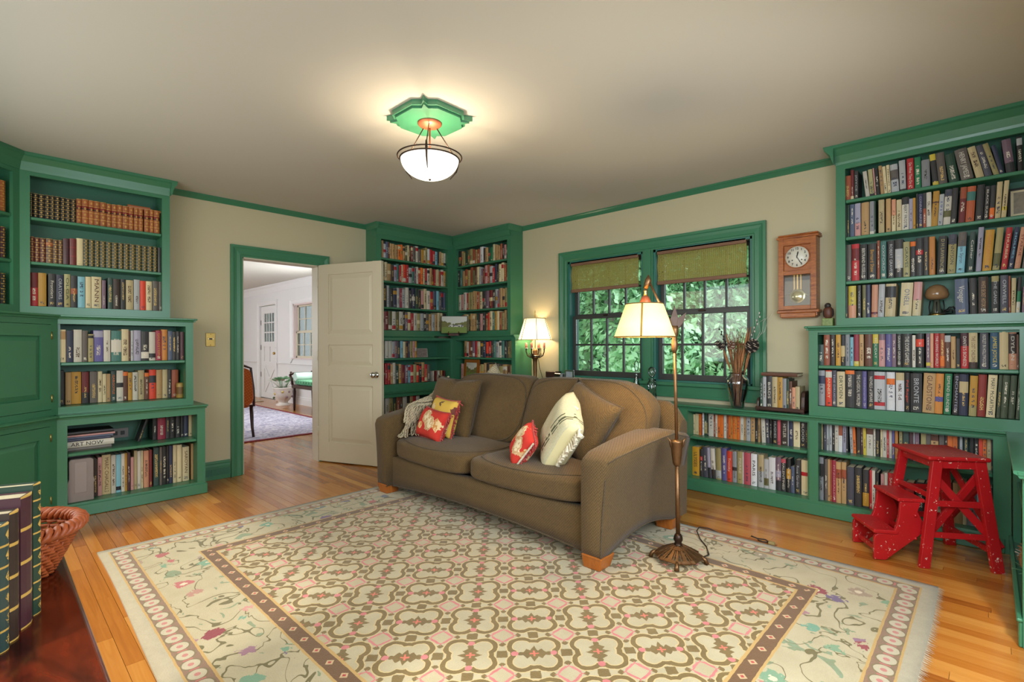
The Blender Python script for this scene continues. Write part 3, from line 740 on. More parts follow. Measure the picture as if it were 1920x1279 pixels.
obj('ledge', sweep([(b-.38, z) for b, z in LEDGE(.38, .696, .026)], diag(Jl), -.0, LEN), M['green'], cc)
obj('ledge', sweep([(b-.295, z) for b, z in LEDGE(.295, 1.371, .03)], diag(Jm), -.0, LEN), M['green'], cc)
obj('cornice', sweep([(b-.205, z) for b, z in CORN(.205, .055)], fr, 0, LEN), M['green'], cc)
obj('plinth', G().box(-.0, LEN, 0, .014, .001, .078, diag(Jl)), M['green'], cc)

# tall corner bookcases that meet in the room's far corner
b2 = thing('bookcase', 'green tall bookcase in the far corner behind the open white door', 'bookcase', (0, 0, 0), 0, GREENGRP)
tier(b2, FA, -1.24, -.0, .21, 1.262, 2.43, .057, .282, .145, .055, [1.567, 1.848, 2.09], .008)
tier(b2, FA, -1.3, -.0, .265, .66, 1.235, .055, .29, .02, .08, [1.018], .01)
tier(b2, FA, -1.3, -.0, .29, .0, .635, .055, .29, .03, .09, [.4], .01)
obj('ledge', sweep(LEDGE(.265, 1.264, .025), FA, -1.3, -.26, 0, -1), M['green'], b2)
obj('ledge', sweep(LEDGE(.29, .662, .025), FA, -1.3, -.26, 0, -1), M['green'], b2)
obj('cornice', sweep(CORN(.21, .05), FA, -1.24, -.0, -.0, -1), M['green'], b2)
obj('cornice_return', G().prism([(0, ZC-.06), (.02, ZC-.028), (.03, ZC-.001), (0, ZC-.001)], lambda a, c, h: FA(-1.24-a, h, c), .03, .255), M['green'], b2)
b3 = thing('bookcase', 'green tall bookcase in the far corner beside the lit table lamp', 'bookcase', (0, 0, 0), 0, GREENGRP)
tier(b3, FB, .21, 1.158, .2, 1.262, 2.43, .052, .048, .14, .055, [1.567, 1.848, 2.09], .008)
tier(b3, FB, .265, 1.285, .262, .705, 1.235, .035, .055, .02, .03, [1.018], .01)
tier(b3, FB, .265, 1.285, .262, .0, .7, .035, .055, .03, .09, [.42], .01)
obj('ledge', sweep(LEDGE(.262, 1.264, .022), FB, .262, 1.285, 1-1, 0), M['green'], b3)
obj('cornice', sweep(CORN(.2, .05), FB, .0, 1.158, 1, 0), M['green'], b3)
obj('cornice_return', G().prism([(0, ZC-.06), (.02, ZC-.028), (.03, ZC-.001), (0, ZC-.001)], lambda a, c, h: FB(1.158+a, h, c), .03, .245), M['green'], b3)

# low bookcase under the window, its long top, and the tall bookcase on it
b4 = thing('low_bookcase', 'green low bookcase of two bays running under the window to the corner', 'bookcase', (0, 0, 0), 0, GREENGRP)
tier(b4, FB, 1.31, 3.968, .195, .0, .648, 1.80, 0, .02, .097, [.427], .004)
tier(b4, FB, 3.968, 4.945, .195, .0, .648, .054, .072, .02, .097, [.430], .004)
obj('plinth', G().box(1.31, 4.92, .195, .203, .001, .08, FB, ch=.003), M['green'], b4)
b5 = thing('low_bookcase', 'green low bookcase end against the side wall beside the red step stool', 'bookcase', (5.0, -.8, 0), 0, GREENGRP)
FC = frame_of((XR, 0, 0), (0, 1, 0), (-1, 0, 0))
g = G().box(-1.34, -1.29, .17, .2, .0, .645, FC).box(-.27, -.2, .17, .2, .0, .645, FC).box(-1.29, -.27, .17, .2, 0, .095, FC).box(-1.29, -.27, .17, .2, .625, .645, FC)
obj('face_frame', g, M['green'], b5)
obj('end_panel', G().box(-1.34, -1.32, .001, .17, .0, .645, FC), M['green'], b5)
obj('shelf', G().box(-1.315, -.2, .012, .185, .40, .421, FC, ch=.004), M['green'], b5)
obj('shelf_floor', G().box(-1.315, -.2, .012, .17, .075, .095, FC), M['green'], b5)
obj('back_panel', G().box(-1.315, -.2, .001, .012, 0, .645, FC), M['inner_green'], b5)
obj('plinth', G().box(-1.352, -.21, .2, .212, .001, .11, FC, ch=.004).box(-1.352, -1.34, .001, .2, .001, .11, FC), M['green'], b5)
obj('plinth_moulding', G().box(-1.358, -.21, .2, .218, .098, .112, FC, ch=.004), M['green'], b5)
ct = thing('counter_top', 'green painted long window counter with moulded edge turning the corner', 'counter', (3, -.1, .67))
off = -Vector(ct.location)
g = sweep(LEDGE(.195, .674, .026), FB, 1.287, 4.93, 0, 0); g2 = sweep(LEDGE(.2, .674, .026), FC, -1.36, -.19)
g2.box(-1.362, -1.345, .001, .215, .655, .673, FC, ch=.003)
for q in (g, g2): q.v = [tuple(Vector(p)+off) for p in q.v]
obj('top_board', g, M['green'], ct); obj('return_board', g2, M['green'], ct)
b6 = thing('bookcase', 'green tall bookcase beside the wall clock reaching up to the cornice', 'bookcase', (0, 0, 0), 0, GREENGRP)
tier(b6, FB, 3.968, 5.03, .195, .674, 1.25, .053, .052, .016, .066, [1.014], .004)
tier(b6, FB, 4.128, 5.14, .195, 1.278, 2.43, .052, .05, .13, .048, [1.567, 1.855, 2.098], .004)
obj('ledge', sweep(LEDGE(.195, 1.279, .028), FB, 3.968, 5.14), M['green'], b6)
obj('ledge_return', G().box(3.944, 3.968, .001, .222, 1.263, 1.279, FB, ch=.004).box(3.956, 3.968, .001, .21, 1.25, 1.263, FB), M['green'], b6)
obj('cornice', sweep(CORN(.195, .075), FB, 4.128, 5.14), M['green'], b6)
obj('cornice_return', G().prism([(0, ZC-.115), (.004, ZC-.11), (.02, ZC-.06), (.05, ZC-.028), (.058, ZC-.001), (0, ZC-.001)], lambda a, c, h: FB(4.128-a, h, c), .036, .27), M['green'], b6)

# rows of books: shelf key, wall axis, spine plane, shelf height, depth, kind, then u,width,height,lean,colour,bands,flag,title in mm
ROWS=[
('L1', 'x', 0.175, 2.031, 0.14, 'L', '-3857,14,167,0,bk,,L6,;-3841,24,164,0,bk,,L6,;-3816,32,164,0,bk,,L6,;-3783,27,166,0,bk,,L6,;-3756,24,166,0,bk,,L6,;-3731,28,167,0,bk,,L6,;-3702,25,164,0,bk,,L6,;-3677,27,163,0,bk,,L6,;-3649,28,164,0,bk,,L6,;-3619,28,174,0,tl,,R,;-3590,37,179,0,tl,,R,;-3552,30,176,0,tl,,R,;-3522,34,177,0,tl,,R,;-3487,34,176,0,tl,,R,;-3452,30,173,0,tl,,R,;-3421,33,173,0,tl,,R,;-3388,30,176,0,tl,,R,;-3357,38,176,0,tl,,R,;-3319,29,173,0,tl,,R,;-3288,28,172,0,tl,,R,;-3259,27,173,0,tl,,R,;-3225,33,175,0,tl,,R,;-3191,29,179,0,tl,,R,;-3161,36,178,0,tl,,R,'),
('L2', 'x', 0.175, 1.731, 0.14, 'L', '-3857,20,169,0,dl,,L5,;-3836,28,166,0,dl,,L5,;-3807,28,166,0,dl,,L5,;-3778,35,167,0,bl2,,M5,;-3742,26,164,0,bl2,,L5,;-3715,23,166,0,bl2,,L5,;-3690,33,183,0,bg,,,;-3655,36,187,0,dr,,,;-3619,36,195,0,cr,,,;-3581,30,194,0,gl,,L8,;-3550,31,193,0,gl,,L8,;-3518,30,193,0,gl,,L8,;-3487,33,192,0,gl,,L8,;-3453,33,192,0,gl,,L8,;-3419,36,192,0,gl,,L8,;-3382,30,193,0,gl,,L8,;-3351,34,194,0,gl,,L8,;-3316,39,194,0,gl,,L8,;-3276,37,194,0,gl,,L8,;-3238,34,193,0,gl,,L8,;-3204,34,195,0,gl,,L8,;-3169,28,194,0,gl,,L8,;-3138,28,193,0,bk,,,'),
('L3', 'x', 0.175, 1.432, 0.15, 'H', '-3857,39,226,0,rd,.55-1:dr,,;-3817,41,227,0,gd,,,;-3767,39,228,0,dk,,,Frontiers:iv;-3726,40,224,0,nv,,,ORATORS:lg;-3685,33,232,0,ol2,0-.55:kh,,OLGA:dg;-3650,35,225,0,dk,.42-.6:rs,,;-3613,40,221,0,lb,,,;-3571,31,224,0,cr,,,;-3538,56,228,0,cr,,,MANN:br;-3479,23,207,0,mv,,,;-3446,29,228,0,dt,,,;-3416,42,223,0,db,,,;-3370,30,225,0,dk,,,;-3338,46,222,0,kt,,,;-3290,36,229,0,lg,,,;-3252,36,223,0,ro,,,;-3215,38,223,0,cr,,,;-3174,40,229,0,gb,,,;-3133,21,226,0,gb,,,'),
('M1', 'x', 0.265, 1.047, 0.17, 'H', '-3725,41,225,0,cr,.7-.95:tn,,;-3682,36,219,0,nv,,,;-3644,44,226,0,iv,,,;-3598,30,220,0,gb,,,;-3567,29,196,0,kh,.85-.95:bk,,;-3537,55,223,0,pu,.78-.98:lv,,;-3481,39,226,0,iv,,,;-3439,59,222,0,te,.3-.7:iv,,;-3379,43,234,0,cr,,,;-3335,8,222,0,br,,,;-3325,15,225,0,lg,,,;-3309,45,227,0,lv,,,;-3262,48,220,0,dk,.08-.3:iv,,;-3213,41,217,0,iv,.1-.25:dk,,;-3171,36,228,0,cm,,,GOLDSTEIN:gd;-3135,40,237,0,oc,,,;-3093,29,226,0,st,,,;-3063,23,220,0,dk,,,;-3039,26,224,0,dk,,,;-3012,26,221,0,bg,,,'),
('M2', 'x', 0.16, 0.747, 0.14, 'H', '-3718,34,241,0,dk,,,;-3679,32,227,0,tn,,,;-3646,52,228,0,gd,,,;-3592,40,226,0,dr,0-.35:dk,,;-3547,45,227,0,gb,,,;-3501,25,226,0,cr,,,;-3475,22,207,0,cr,,,;-3452,24,206,0,tn,,,;-3426,30,226,0,dt,,,GARGOYLE:or;-3394,40,228,0,iv,.45-.6:dk,,;-3354,28,220,0,br,.85-.98:or,,;-3325,26,211,0,gd,,,;-3298,33,212,0,iv,,,;-3263,39,224,0,kt,,,;-3223,28,206,0,br,.85-.98:or,,;-3194,44,227,0,ro,.55-.8:dk,,;-3148,38,224,0,tn,,,;-3108,34,225,0,kt,,,;-3073,26,222,0,dk,,,;-3046,46,220,0,rs,,,'),
('B1', 'x', 0.22, 0.434, 0.17, 'H', '-3278,17,171,18,bk,,,;-3183,30,166,0,bk,,,;-3152,52,165,0,cm,,,;-3099,26,168,0,dk,,,;-3072,34,166,0,bk,,,;-3033,32,168,0,dk,,,;-3000,20,169,0,bk,,,;-2979,32,169,0,nv,,,;-2945,38,168,0,kt,,,'),
('B2', 'x', 0.27, 0.093, 0.2, 'H', '-3544,28,262,0,db,,,;-3517,23,272,0,pk,,,;-3493,50,283,0,kt,,,MARC CHAGALL:br;-3442,27,276,0,iv,,,;-3414,29,275,0,lb,.06-.16:bk,,;-3384,21,278,0,iv,,,;-3363,14,279,0,gd,,,;-3349,19,280,0,bg,,,;-3328,19,242,0,pk,,,;-3308,19,288,0,kt,,,;-3288,22,281,0,iv,,,;-3265,13,281,0,cr,,,;-3249,32,277,0,sa,,,;-3216,19,280,0,dr,,,;-3188,36,289,0,dt,,,;-3150,16,292,0,gb,,,;-3133,27,291,0,bk,,,;-3105,14,293,0,bk,,,;-3089,24,292,0,nv,,,;-3064,25,295,0,cr,,,;-3037,33,291,0,cr,,,;-3000,46,268,0,cr,,,SAROYAN:br;-2940,40,286,0,tn,,,'),
('R1', 'y', -0.17, 2.098, 0.14, 'H', '4172,34,161,0,rs,,,;4206,17,204,0,dr,.0-.12:cr,,;4225,22,182,0,dk,,,JOYCE:lg;4287,22,170,-6,iv,,,;4310,23,175,-4,ol2,.22-.4:kh|0-.1:dk,,;4336,7,177,-4,pk,,,;4344,19,171,-4,bk,,,;4366,18,183,-4,tn,,,;4384,17,175,-4,cr,,,;4402,16,179,-3,cr,,,MEMOIRS:bk;4420,38,177,-3,lg,.45-.8:gb,,;4462,31,196,-2,lg,0-.07:dk,,;4498,33,203,-1,rd,,,Do What They Do:iv;4534,30,203,-1,gr,,,;4567,39,165,-1,gb2,,,'),
('R1b', 'y', -0.17, 2.098, 0.14, 'H', '4618,27,204,-5,dk,.8-1:ye|0-.12:ye,,;4646,38,204,-5,gb,,,;4693,43,172,-8,dg,,,;4745,53,209,-10,gb,,,HENRY JAMES:iv;4808,34,207,-12,kt,,,;4845,30,204,-12,sl,,,;4880,23,207,-14,kh,,,;4904,19,172,-12,nv,,,;4930,36,205,-6,mv,0-.3:dk,,;4975,22,203,-2,bk,.75-.95:lg,,'),
('R2', 'y', -0.17, 1.855, 0.14, 'H', '4174,11,222,0,bk,,,;4186,13,221,0,dg,,,;4201,26,223,0,st,,,;4229,31,216,0,lv,0-.4:pk,,;4263,41,216,0,tn,,,;4307,24,214,0,gb2,0-.1:iv,,;4332,7,209,0,dg,,,;4353,30,213,0,kt,,,;4391,25,212,0,tn,,,;4420,21,202,0,sa,0-.5:cr,,;4444,26,194,0,cr,,,;4471,34,203,0,iv,.78-1:dk,,ROBERT FROST:dk;4506,18,188,0,lv,,,;4524,14,189,0,gd,,,;4540,9,213,0,dk,,,;4549,23,208,0,nv,,,CONRAD AIKEN:lv;4572,15,209,0,dk,0-.55:rs,,;4587,24,210,0,iv,,,'),
('R2b', 'y', -0.17, 1.855, 0.14, 'H', '4609,29,214,3,gd,.66-.7:br,,;4639,22,185,3,lg,,,1912:pu;4663,32,207,3,iv,.8-1:sl|.22-.4:ol,,;4695,26,212,3,dk,,,;4731,28,206,3,dr,.68-1:rs,,;4760,37,204,3,or2,.6-.85:te,,;4802,32,205,3,dk,,,;4837,20,189,3,dk,,,BLACK SUN:iv;4859,21,189,3,dk,.1-.34:or|0-.1:rd,,;4883,23,203,3,kt,,,;4908,20,204,4,kt,.2-.3:ye,,'),
('R3', 'y', -0.17, 1.567, 0.14, 'H', '4174,7,238,0,lg,,,;4182,26,240,0,gb,,,;4210,41,240,0,rd,.55-.88:dr,,;4254,40,231,0,bk,,,BERTRAND RUSSELL:iv;4298,44,230,0,dk,,,Bernard Shaw:gd;4346,14,244,0,rs,,,;4362,31,236,0,te,,,OXFORD:lg;4398,35,236,0,dk,,,ROBERT GRAVES:lg;4436,39,238,0,dk,.25-.75:lg,,;4477,32,216,0,ol2,,,GRAVES:dg;4510,27,218,0,dk,.85-.98:or,,;4538,34,230,0,dk,.56-.68:rd,,;4573,26,233,0,dk,,,;4600,27,230,0,oc,,,'),
('R3b', 'y', -0.17, 1.567, 0.14, 'H', '4636,38,226,2,dk,,,D H LAWRENCE:kh;4681,36,230,2,kh,.75-1:sl,,TENNYSON:dk;4720,36,235,3,lb,.65-1:gb,,William Styron:sl;4769,25,231,3,dt,,,Cather:iv;4804,23,251,3,lv,,,;4830,38,231,4,gd,,,GALLANT:oc;4872,28,236,5,kh,.1-.4:ol,,;4906,25,232,6,rd,,,THURBER:cr;4935,19,229,7,nv,,,HOLMES:lb;4959,23,225,7,sa,,,STARKIE:dr;4989,15,221,7,gb,,,'),
('R4', 'y', -0.17, 1.327, 0.14, 'H', "4173,16,227,0,bk,,,;4191,42,230,0,ye,.0-.4:sa,,;4241,20,225,0,dk,,,VOICES:lg;4268,20,226,0,ol,,,;4288,23,224,0,nv,,,;4314,33,223,1,sa,.1-.16:dr,,;4348,32,224,2,lg,,,;4383,53,225,2,kt,.58-.92:bk,,;4457,58,224,3,cr,,,O'NEILL:st;4518,40,222,3,cr,.46-1:pk,,"),
('R4b', 'y', -0.17, 1.327, 0.14, 'H', '4717,57,223,-1,st,,,Voyager:iv;4780,31,224,-1,dk,,,;4815,41,221,0,db,,,WHITE SECRET HISTORY:tn;4869,30,222,0,dk,.85-1:kh,,THE GANG:lg;4904,33,220,0,sl,,,ORWELL:lg;4938,6,204,0,rs,,,;4946,18,191,1,kt,,,;4965,15,195,3,bk,.3-.6:gr|0-.3:iv,,;4988,16,140,2,mv,,,'),
('S1', 'y', -0.17, 1.014, 0.14, 'H', '4017,33,140,0,dt,,,;4051,35,208,0,rs,,,;4088,27,208,0,db,,,;4120,28,211,0,gd,,,;4148,24,202,0,bk,.3-.65:kt,,;4174,24,209,0,gb2,,,;4200,19,188,0,lb,,,;4220,28,212,0,cm,0-.15:ye,,;4250,23,216,0,tn,,,;4279,42,207,0,br,,,;4322,29,215,0,gr,.7-1:ye,,HOLIDAY:iv;4353,32,214,0,pk,.8-1:mv,,;4387,32,214,0,pu,,,;4419,22,213,0,mv,,,;4442,26,213,0,bk,,,GRAHAM GREENE:iv;4470,47,217,0,dk,,,THE DOPE GAMES:iv;4519,16,196,0,iv,,,;4537,38,213,0,bk,.6-.82:ro,,'),
('S1b', 'y', -0.17, 1.014, 0.14, 'H', "4584,20,208,0,mv,.05-.15:ye,,;4604,15,206,0,sa,,,;4620,27,211,0,rd,,,THE LIVING WORD:iv;4648,21,204,0,rs,.05-.35:or,,;4669,27,192,0,br,.8-1:lg,,;4697,21,186,0,tn,,,;4719,19,173,0,dk,,,;4739,34,216,0,rd,.62-1:bg,,DANTE'S BONES:iv;4774,37,215,0,kt,0-.18:db,,THE LOST CHILDREN:br;4821,35,215,0,sl,,,HUXLEY IN HOLLYWOOD:iv;4863,37,214,0,st2,,,JAMES JOYCE:ye;4900,36,214,0,kt,,,;4937,31,209,0,sa,.42-.95:db,,DYLAN:iv;4968,9,192,0,br,,,"),
('S2', 'y', -0.17, 0.742, 0.14, 'H', '4018,39,237,0,gb2,.62-.85:nv,,;4060,37,238,0,ro,.8-.97:iv,,CANNERY:cr;4099,25,240,0,sl,,,THE DRUIDS:lv;4125,46,233,0,cr,,,DRYDEN:dg;4173,50,242,0,dk,.9-1:or,,;4224,42,240,0,dk,,,THE CLASSICAL WORLD:iv;4266,23,240,0,pu,,,Middlemarch:lv;4293,36,241,0,dk,,,NOVELS of SPEARE:iv;4329,55,239,0,lg,.8-.9:rd|.1-.2:rd,,;4385,7,238,0,gb2,,,;4392,42,239,0,wh,.67-.83:or,,;4439,41,237,0,wh,.8-1:kt,,;4483,24,239,0,bk,,,Pol Roger:ro'),
('S2b', 'y', -0.17, 0.742, 0.14, 'H', '4509,55,235,0,dk,,,BRONTE:lg;4565,56,241,2,tn,,,GLADSTONE:br;4622,36,238,2,oc,.3-.42:pu,,;4662,33,239,2,gr,,,EDMUND BLUNDEN:iv;4701,28,238,2,bk,,,ENCHANTED:lv;4730,39,239,1,nv,.55-.82:kt,,;4772,33,231,2,gd,0-.25:kh,,;4807,35,240,2,dr2,,,;4844,37,243,3,cr,,,MARY McCARTHY:dk;4886,16,246,3,ol3,,,;4903,28,247,3,ol3,,,;4933,26,248,3,ol3,,,;4963,16,249,3,ol3,,,'),
('LA', 'y', -0.095, 0.427, 0.085, 'P', '3112,14,162,0,cr,,,;3126,33,168,0,cr,,,;3160,18,171,0,or,,,;3186,15,189,0,wh,,,;3205,23,176,0,dg,.1-.6:kh,,;3228,8,175,0,dk,,,;3236,42,189,0,iv,,,;3279,12,173,0,rs,,,;3291,18,176,0,iv,,,;3309,23,176,0,or,,,;3333,22,178,0,or,,,;3357,22,193,0,iv,,,;3380,14,185,0,rs,,,;3394,16,183,0,or,,,;3411,14,184,0,oc,,,;3426,16,184,0,or,,,;3442,14,184,0,oc,,,;3456,23,183,0,or,,,;3480,27,192,0,iv,,,;3507,15,182,0,tn,,,;3524,31,182,0,lg,,,;3558,29,193,0,tn,,,;3588,19,183,0,bk,,,;3610,14,190,0,tn,,,;3634,28,192,-2,iv,,,;3665,24,199,-2,sl,,,;3690,14,197,0,bk,,,;3709,33,193,0,bk,,,HUGHES:lg;3743,20,198,0,pr,,,;3765,45,199,0,db,,,HITLER:iv;3810,7,197,0,lg,,,;3817,28,199,0,nv,,,;3846,42,198,0,cr,,,;3889,33,197,0,bk,,,BLOOD:iv;3923,11,198,0,bk,,,;3934,11,194,0,kt,,,'),
('LB', 'y', -0.115, 0.098, 0.1, 'H', '3106,61,231,0,ye2,,,ULYSSES:dk;3170,27,214,0,dk,.6-.75:rd,,;3199,43,239,-2,sl,,,;3243,22,238,-3,lv,0-.35:dk,,;3268,34,237,-3,iv,0-.3:dk,,;3305,39,243,-1,kh,.05-.3:lg,,;3346,41,249,-1,pu,,,;3387,38,235,0,ro,,,Trotsky:iv;3426,33,236,0,gb2,.38-.5:dk,,;3462,42,241,0,kh,,,PIERRE:iv;3504,6,240,0,wh,,,;3511,48,241,0,pr,,,;3562,43,239,0,wh,,,PARIS:bk;3614,40,241,0,kt,0-.5:lg,,;3656,31,215,0,lg,.1-.35:ol,,;3688,45,233,0,wh,,,;3735,34,240,0,mv,.4-.6:lv|0-.3:dk,,;3770,31,233,0,dk,.88-1:pr,,VALENTINE:iv;3805,28,240,0,bk,.4-.7:gd,,;3833,24,188,0,st,,,;3859,36,240,0,dk,,,Rose Garden:lg;3899,52,245,0,cr,.55-.66:rd,,'),
('RA', 'y', -0.095, 0.43, 0.085, 'P', '4001,7,180,0,lg,,,;4015,12,187,0,kt,,,;4033,17,189,0,sl,,,;4051,13,182,0,lg,,,;4066,17,182,0,lg,,,;4084,15,178,0,bk,,,;4099,22,178,0,iv,,,;4122,21,192,0,rs,0-.6:wh,,;4144,20,192,0,lv,,,;4165,10,192,0,dk,,,;4188,16,181,-2,lg,,,;4204,16,179,-2,or,,,;4224,20,186,0,db,,,;4245,12,182,0,bg,,,;4260,17,193,-1,ye,,,;4277,35,194,0,iv,.75-.95:br,,;4314,11,190,0,iv,,,;4326,20,188,0,bk,,,;4351,11,185,0,cr,,,;4362,21,190,0,iv,,,;4384,11,192,0,rd,,,;4395,14,194,0,iv,,,;4410,14,190,0,pu,,,;4426,15,190,0,oc,,,;4447,16,191,0,kh,,,;4466,29,190,0,dt,,,;4497,20,190,0,bg,,,;4517,6,191,0,lg,,,;4523,22,191,0,mv,,,'),
('RAb', 'y', -0.095, 0.43, 0.085, 'P', '4553,25,190,0,kh,,,;4578,21,190,0,gb,,,;4600,36,190,0,tn,.75-.95:br,,;4639,24,192,0,gb,,,;4664,13,184,0,db,,,;4677,23,181,0,or,,,;4700,22,181,0,or,,,;4723,8,180,0,bk,,,;4731,13,179,0,lg,,,;4750,18,187,0,dt,,,;4776,17,177,0,bk,,,;4796,17,177,0,bk,,,;4814,17,179,0,ro,,,;4831,16,179,0,or,,,;4848,18,179,0,kt,,,;4866,7,178,0,dk,,,'),
('RB', 'y', -0.15, 0.098, 0.13, 'H', '4012,32,290,0,gb2,.55-.85:bk,,;4049,18,280,0,gb,,,;4067,14,282,0,tn,,,;4081,11,280,0,rs,,,;4093,23,279,0,cm,,,FITZGERALD:pk;4116,28,274,0,tn,.6-.82:rs,,;4145,28,275,0,tn,.6-.82:rs,,;4176,40,250,0,sl,,,;4220,39,253,0,dk,,,;4263,34,246,0,dk,.05-.4:gd,,;4299,14,247,0,rd,,,;4313,17,250,0,iv,,,;4331,18,238,0,bk,,,;4358,19,233,0,pk,,,;4378,16,245,0,iv,,,;4395,30,247,0,rd,,,SAROYAN:iv'),
('RBb', 'y', -0.12, 0.098, 0.11, 'H', '4481,41,200,0,rd,,,;4531,40,210,0,bk,,,KEYNES:iv;4574,50,213,0,dk,,,;4628,24,216,0,iv,,,OF THE:bk;4653,45,233,0,db,,,;4701,42,236,0,tn,,,;4744,18,253,0,cr,,,;4763,41,228,0,gb2,,,;4805,22,229,0,lb,,,;4834,39,236,0,dt,,,'),
('CL1', 'x', 0.18, 2.092, 0.14, 'P', '-1180,26,167,0,dk,,,;-1154,23,183,0,tn,,,;-1132,29,150,0,lg,.4-.6:rd,,;-1103,24,175,0,st,,,;-1079,22,177,0,br,,,;-1057,29,165,0,tn,,,;-1028,40,166,0,tn,,,;-988,37,159,0,tn,,,;-951,37,166,0,or,.7-.9:cr,,;-914,25,173,0,or,.4-.6:gd,,;-889,32,152,0,tn,.7-.9:dk,,;-857,26,160,0,ol,.4-.6:iv,,;-830,24,176,0,cr,,,;-806,23,170,0,db,,,;-783,25,175,0,dr,.7-.9:cr,,;-758,40,170,0,gb,,,;-718,38,183,0,iv,.7-.9:rd,,;-680,37,151,0,gb,,,;-643,37,153,0,gd,,,;-605,25,151,0,cr,.05-.25:rd,,;-581,27,184,0,kh,,,;-554,34,174,0,wh,.05-.25:gd,,;-520,36,172,0,rd,,,;-484,38,159,0,rd,.05-.25:dk,,;-446,39,156,0,lb,,,;-407,23,163,0,dk,,,;-384,33,163,0,tn,,,;-351,35,153,0,cr,.05-.25:gd,,;-316,31,154,0,iv,.05-.25:dk,,'),
('CL2', 'x', 0.18, 1.85, 0.14, 'P', '-1180,23,180,0,ol2,,,;-1157,38,174,0,dk,.05-.25:gd,,;-1118,35,199,0,cr,,,;-1083,43,185,0,tn,.4-.6:cr,,;-1040,35,176,0,db,,,;-1005,34,179,0,lv,.7-.9:rd,,;-971,35,197,0,te,,,;-936,29,183,0,rd,,,;-907,23,194,0,cr,,,;-884,40,199,0,ro,.05-.25:iv,,;-844,28,199,0,rd,,,;-815,44,171,0,lg,.4-.6:dk,,;-772,36,190,0,te,.7-.9:rd,,;-735,26,175,0,mv,,,;-709,26,192,0,iv,.4-.6:iv,,;-682,32,176,0,rd,.7-.9:cr,,;-651,33,188,0,or,,,;-618,27,182,0,cr,,,;-591,32,187,0,rd,.05-.25:dk,,;-559,36,190,0,iv,.7-.9:dk,,;-523,31,197,0,tn,,,;-492,27,183,0,dr,.05-.25:gd,,;-465,26,191,0,rd,,,;-439,23,187,0,cr,,,;-416,28,193,0,cr,,,;-389,34,172,0,rs,,,;-355,39,195,0,iv,.7-.9:rd,,;-316,31,184,0,tn,.7-.9:gd,,'),
('CL3', 'x', 0.18, 1.567, 0.14, 'P', '-1175,31,225,0,lg,,,;-1144,50,230,0,bk,,,;-1094,35,234,0,lg,,,;-1059,45,206,0,dk,,,;-1014,47,204,0,nv,.7-.9:gd,,;-967,36,218,0,lg,.4-.6:iv,,;-931,27,214,0,cm,,,;-904,49,208,0,lg,,,;-855,46,230,0,iv,,,;-809,35,202,0,dk,,,;-774,51,227,0,nv,.4-.6:iv,,;-724,36,233,0,dg,,,;-688,44,215,0,dk,,,;-644,37,209,0,pk,.05-.25:dk,,;-607,41,235,0,cr,,,;-566,49,215,0,iv,,,;-516,42,206,0,rd,.4-.6:gd,,;-475,49,220,0,st,.05-.25:dk,,;-426,38,222,0,lb,,,;-388,28,214,0,gb,,,;-360,40,223,0,nv,.7-.9:rd,,;-320,35,211,0,st,,,'),
('CL4', 'x', 0.18, 1.322, 0.14, 'P', '-1175,25,205,0,lb,,,;-1150,25,198,0,pk,.4-.6:dk,,;-1124,49,198,0,dr,,,;-1076,46,203,0,ol,.05-.25:iv,,;-1030,45,201,0,iv,.05-.25:rd,,;-985,45,196,0,ol,,,;-940,49,205,0,iv,.05-.25:gd,,;-891,29,214,0,bk,,,;-863,39,192,0,mv,.7-.9:gd,,;-823,37,205,0,cr,.4-.6:rd,,;-786,39,192,0,rd,,,;-747,48,196,0,iv,,,;-698,44,194,0,kh,.4-.6:cr,,;-655,49,197,0,lg,,,;-606,28,210,0,bk,.7-.9:iv,,;-578,41,197,0,gb,.4-.6:gd,,;-537,42,194,0,tn,,,;-495,43,191,0,lg,,,;-451,40,193,0,tn,,,;-411,46,215,0,cr,,,;-365,32,212,0,cr,,,;-333,48,206,0,bk,.4-.6:dk,,'),
('CL5', 'x', 0.22, 1.019, 0.14, 'P', '-1140,41,197,0,iv,,,;-1099,40,185,0,iv,,,;-1059,36,179,0,lg,.05-.25:rd,,;-1023,33,200,0,mv,,,;-989,36,192,0,dk,,,;-954,36,195,0,lb,,,;-917,33,178,0,cr,,,;-884,32,181,0,br,.7-.9:dk,,;-852,24,198,0,nv,,,;-828,39,197,0,kh,,,;-789,31,193,0,pk,,,;-758,23,183,0,gd,.4-.6:iv,,'),
('CL6', 'x', 0.22, 0.742, 0.14, 'P', '-1140,27,219,0,rd,,,;-1113,36,221,0,rd,.7-.9:dk,,;-1077,28,211,0,tn,.4-.6:cr,,;-1049,34,225,0,iv,,,;-1015,44,193,0,dg,,,;-971,32,209,0,tn,.05-.25:gd,,;-939,45,199,0,dr,,,;-894,43,192,0,mv,,,;-851,33,194,0,lb,.7-.9:rd,,;-819,40,193,0,rd,.4-.6:cr,,;-778,42,200,0,ol2,,,;-736,28,190,0,ro,.4-.6:cr,,;-707,37,199,0,bk,.7-.9:rd,,;-671,42,220,0,tn,.05-.25:rd,,;-629,37,196,0,rd,.05-.25:cr,,;-592,42,192,0,gb,,,'),
('CL7', 'x', 0.22, 0.4, 0.14, 'P', '-1140,47,238,0,iv,.05-.25:iv,,;-1093,47,230,0,kh,.05-.25:rd,,;-1047,48,211,0,dg,,,;-998,40,216,0,rs,,,;-959,37,225,0,br,.4-.6:dk,,;-921,53,237,0,iv,,,;-869,41,228,0,bk,.4-.6:cr,,;-828,38,236,0,tn,.05-.25:dk,,;-790,46,205,0,rd,,,;-744,44,218,0,iv,,,'),
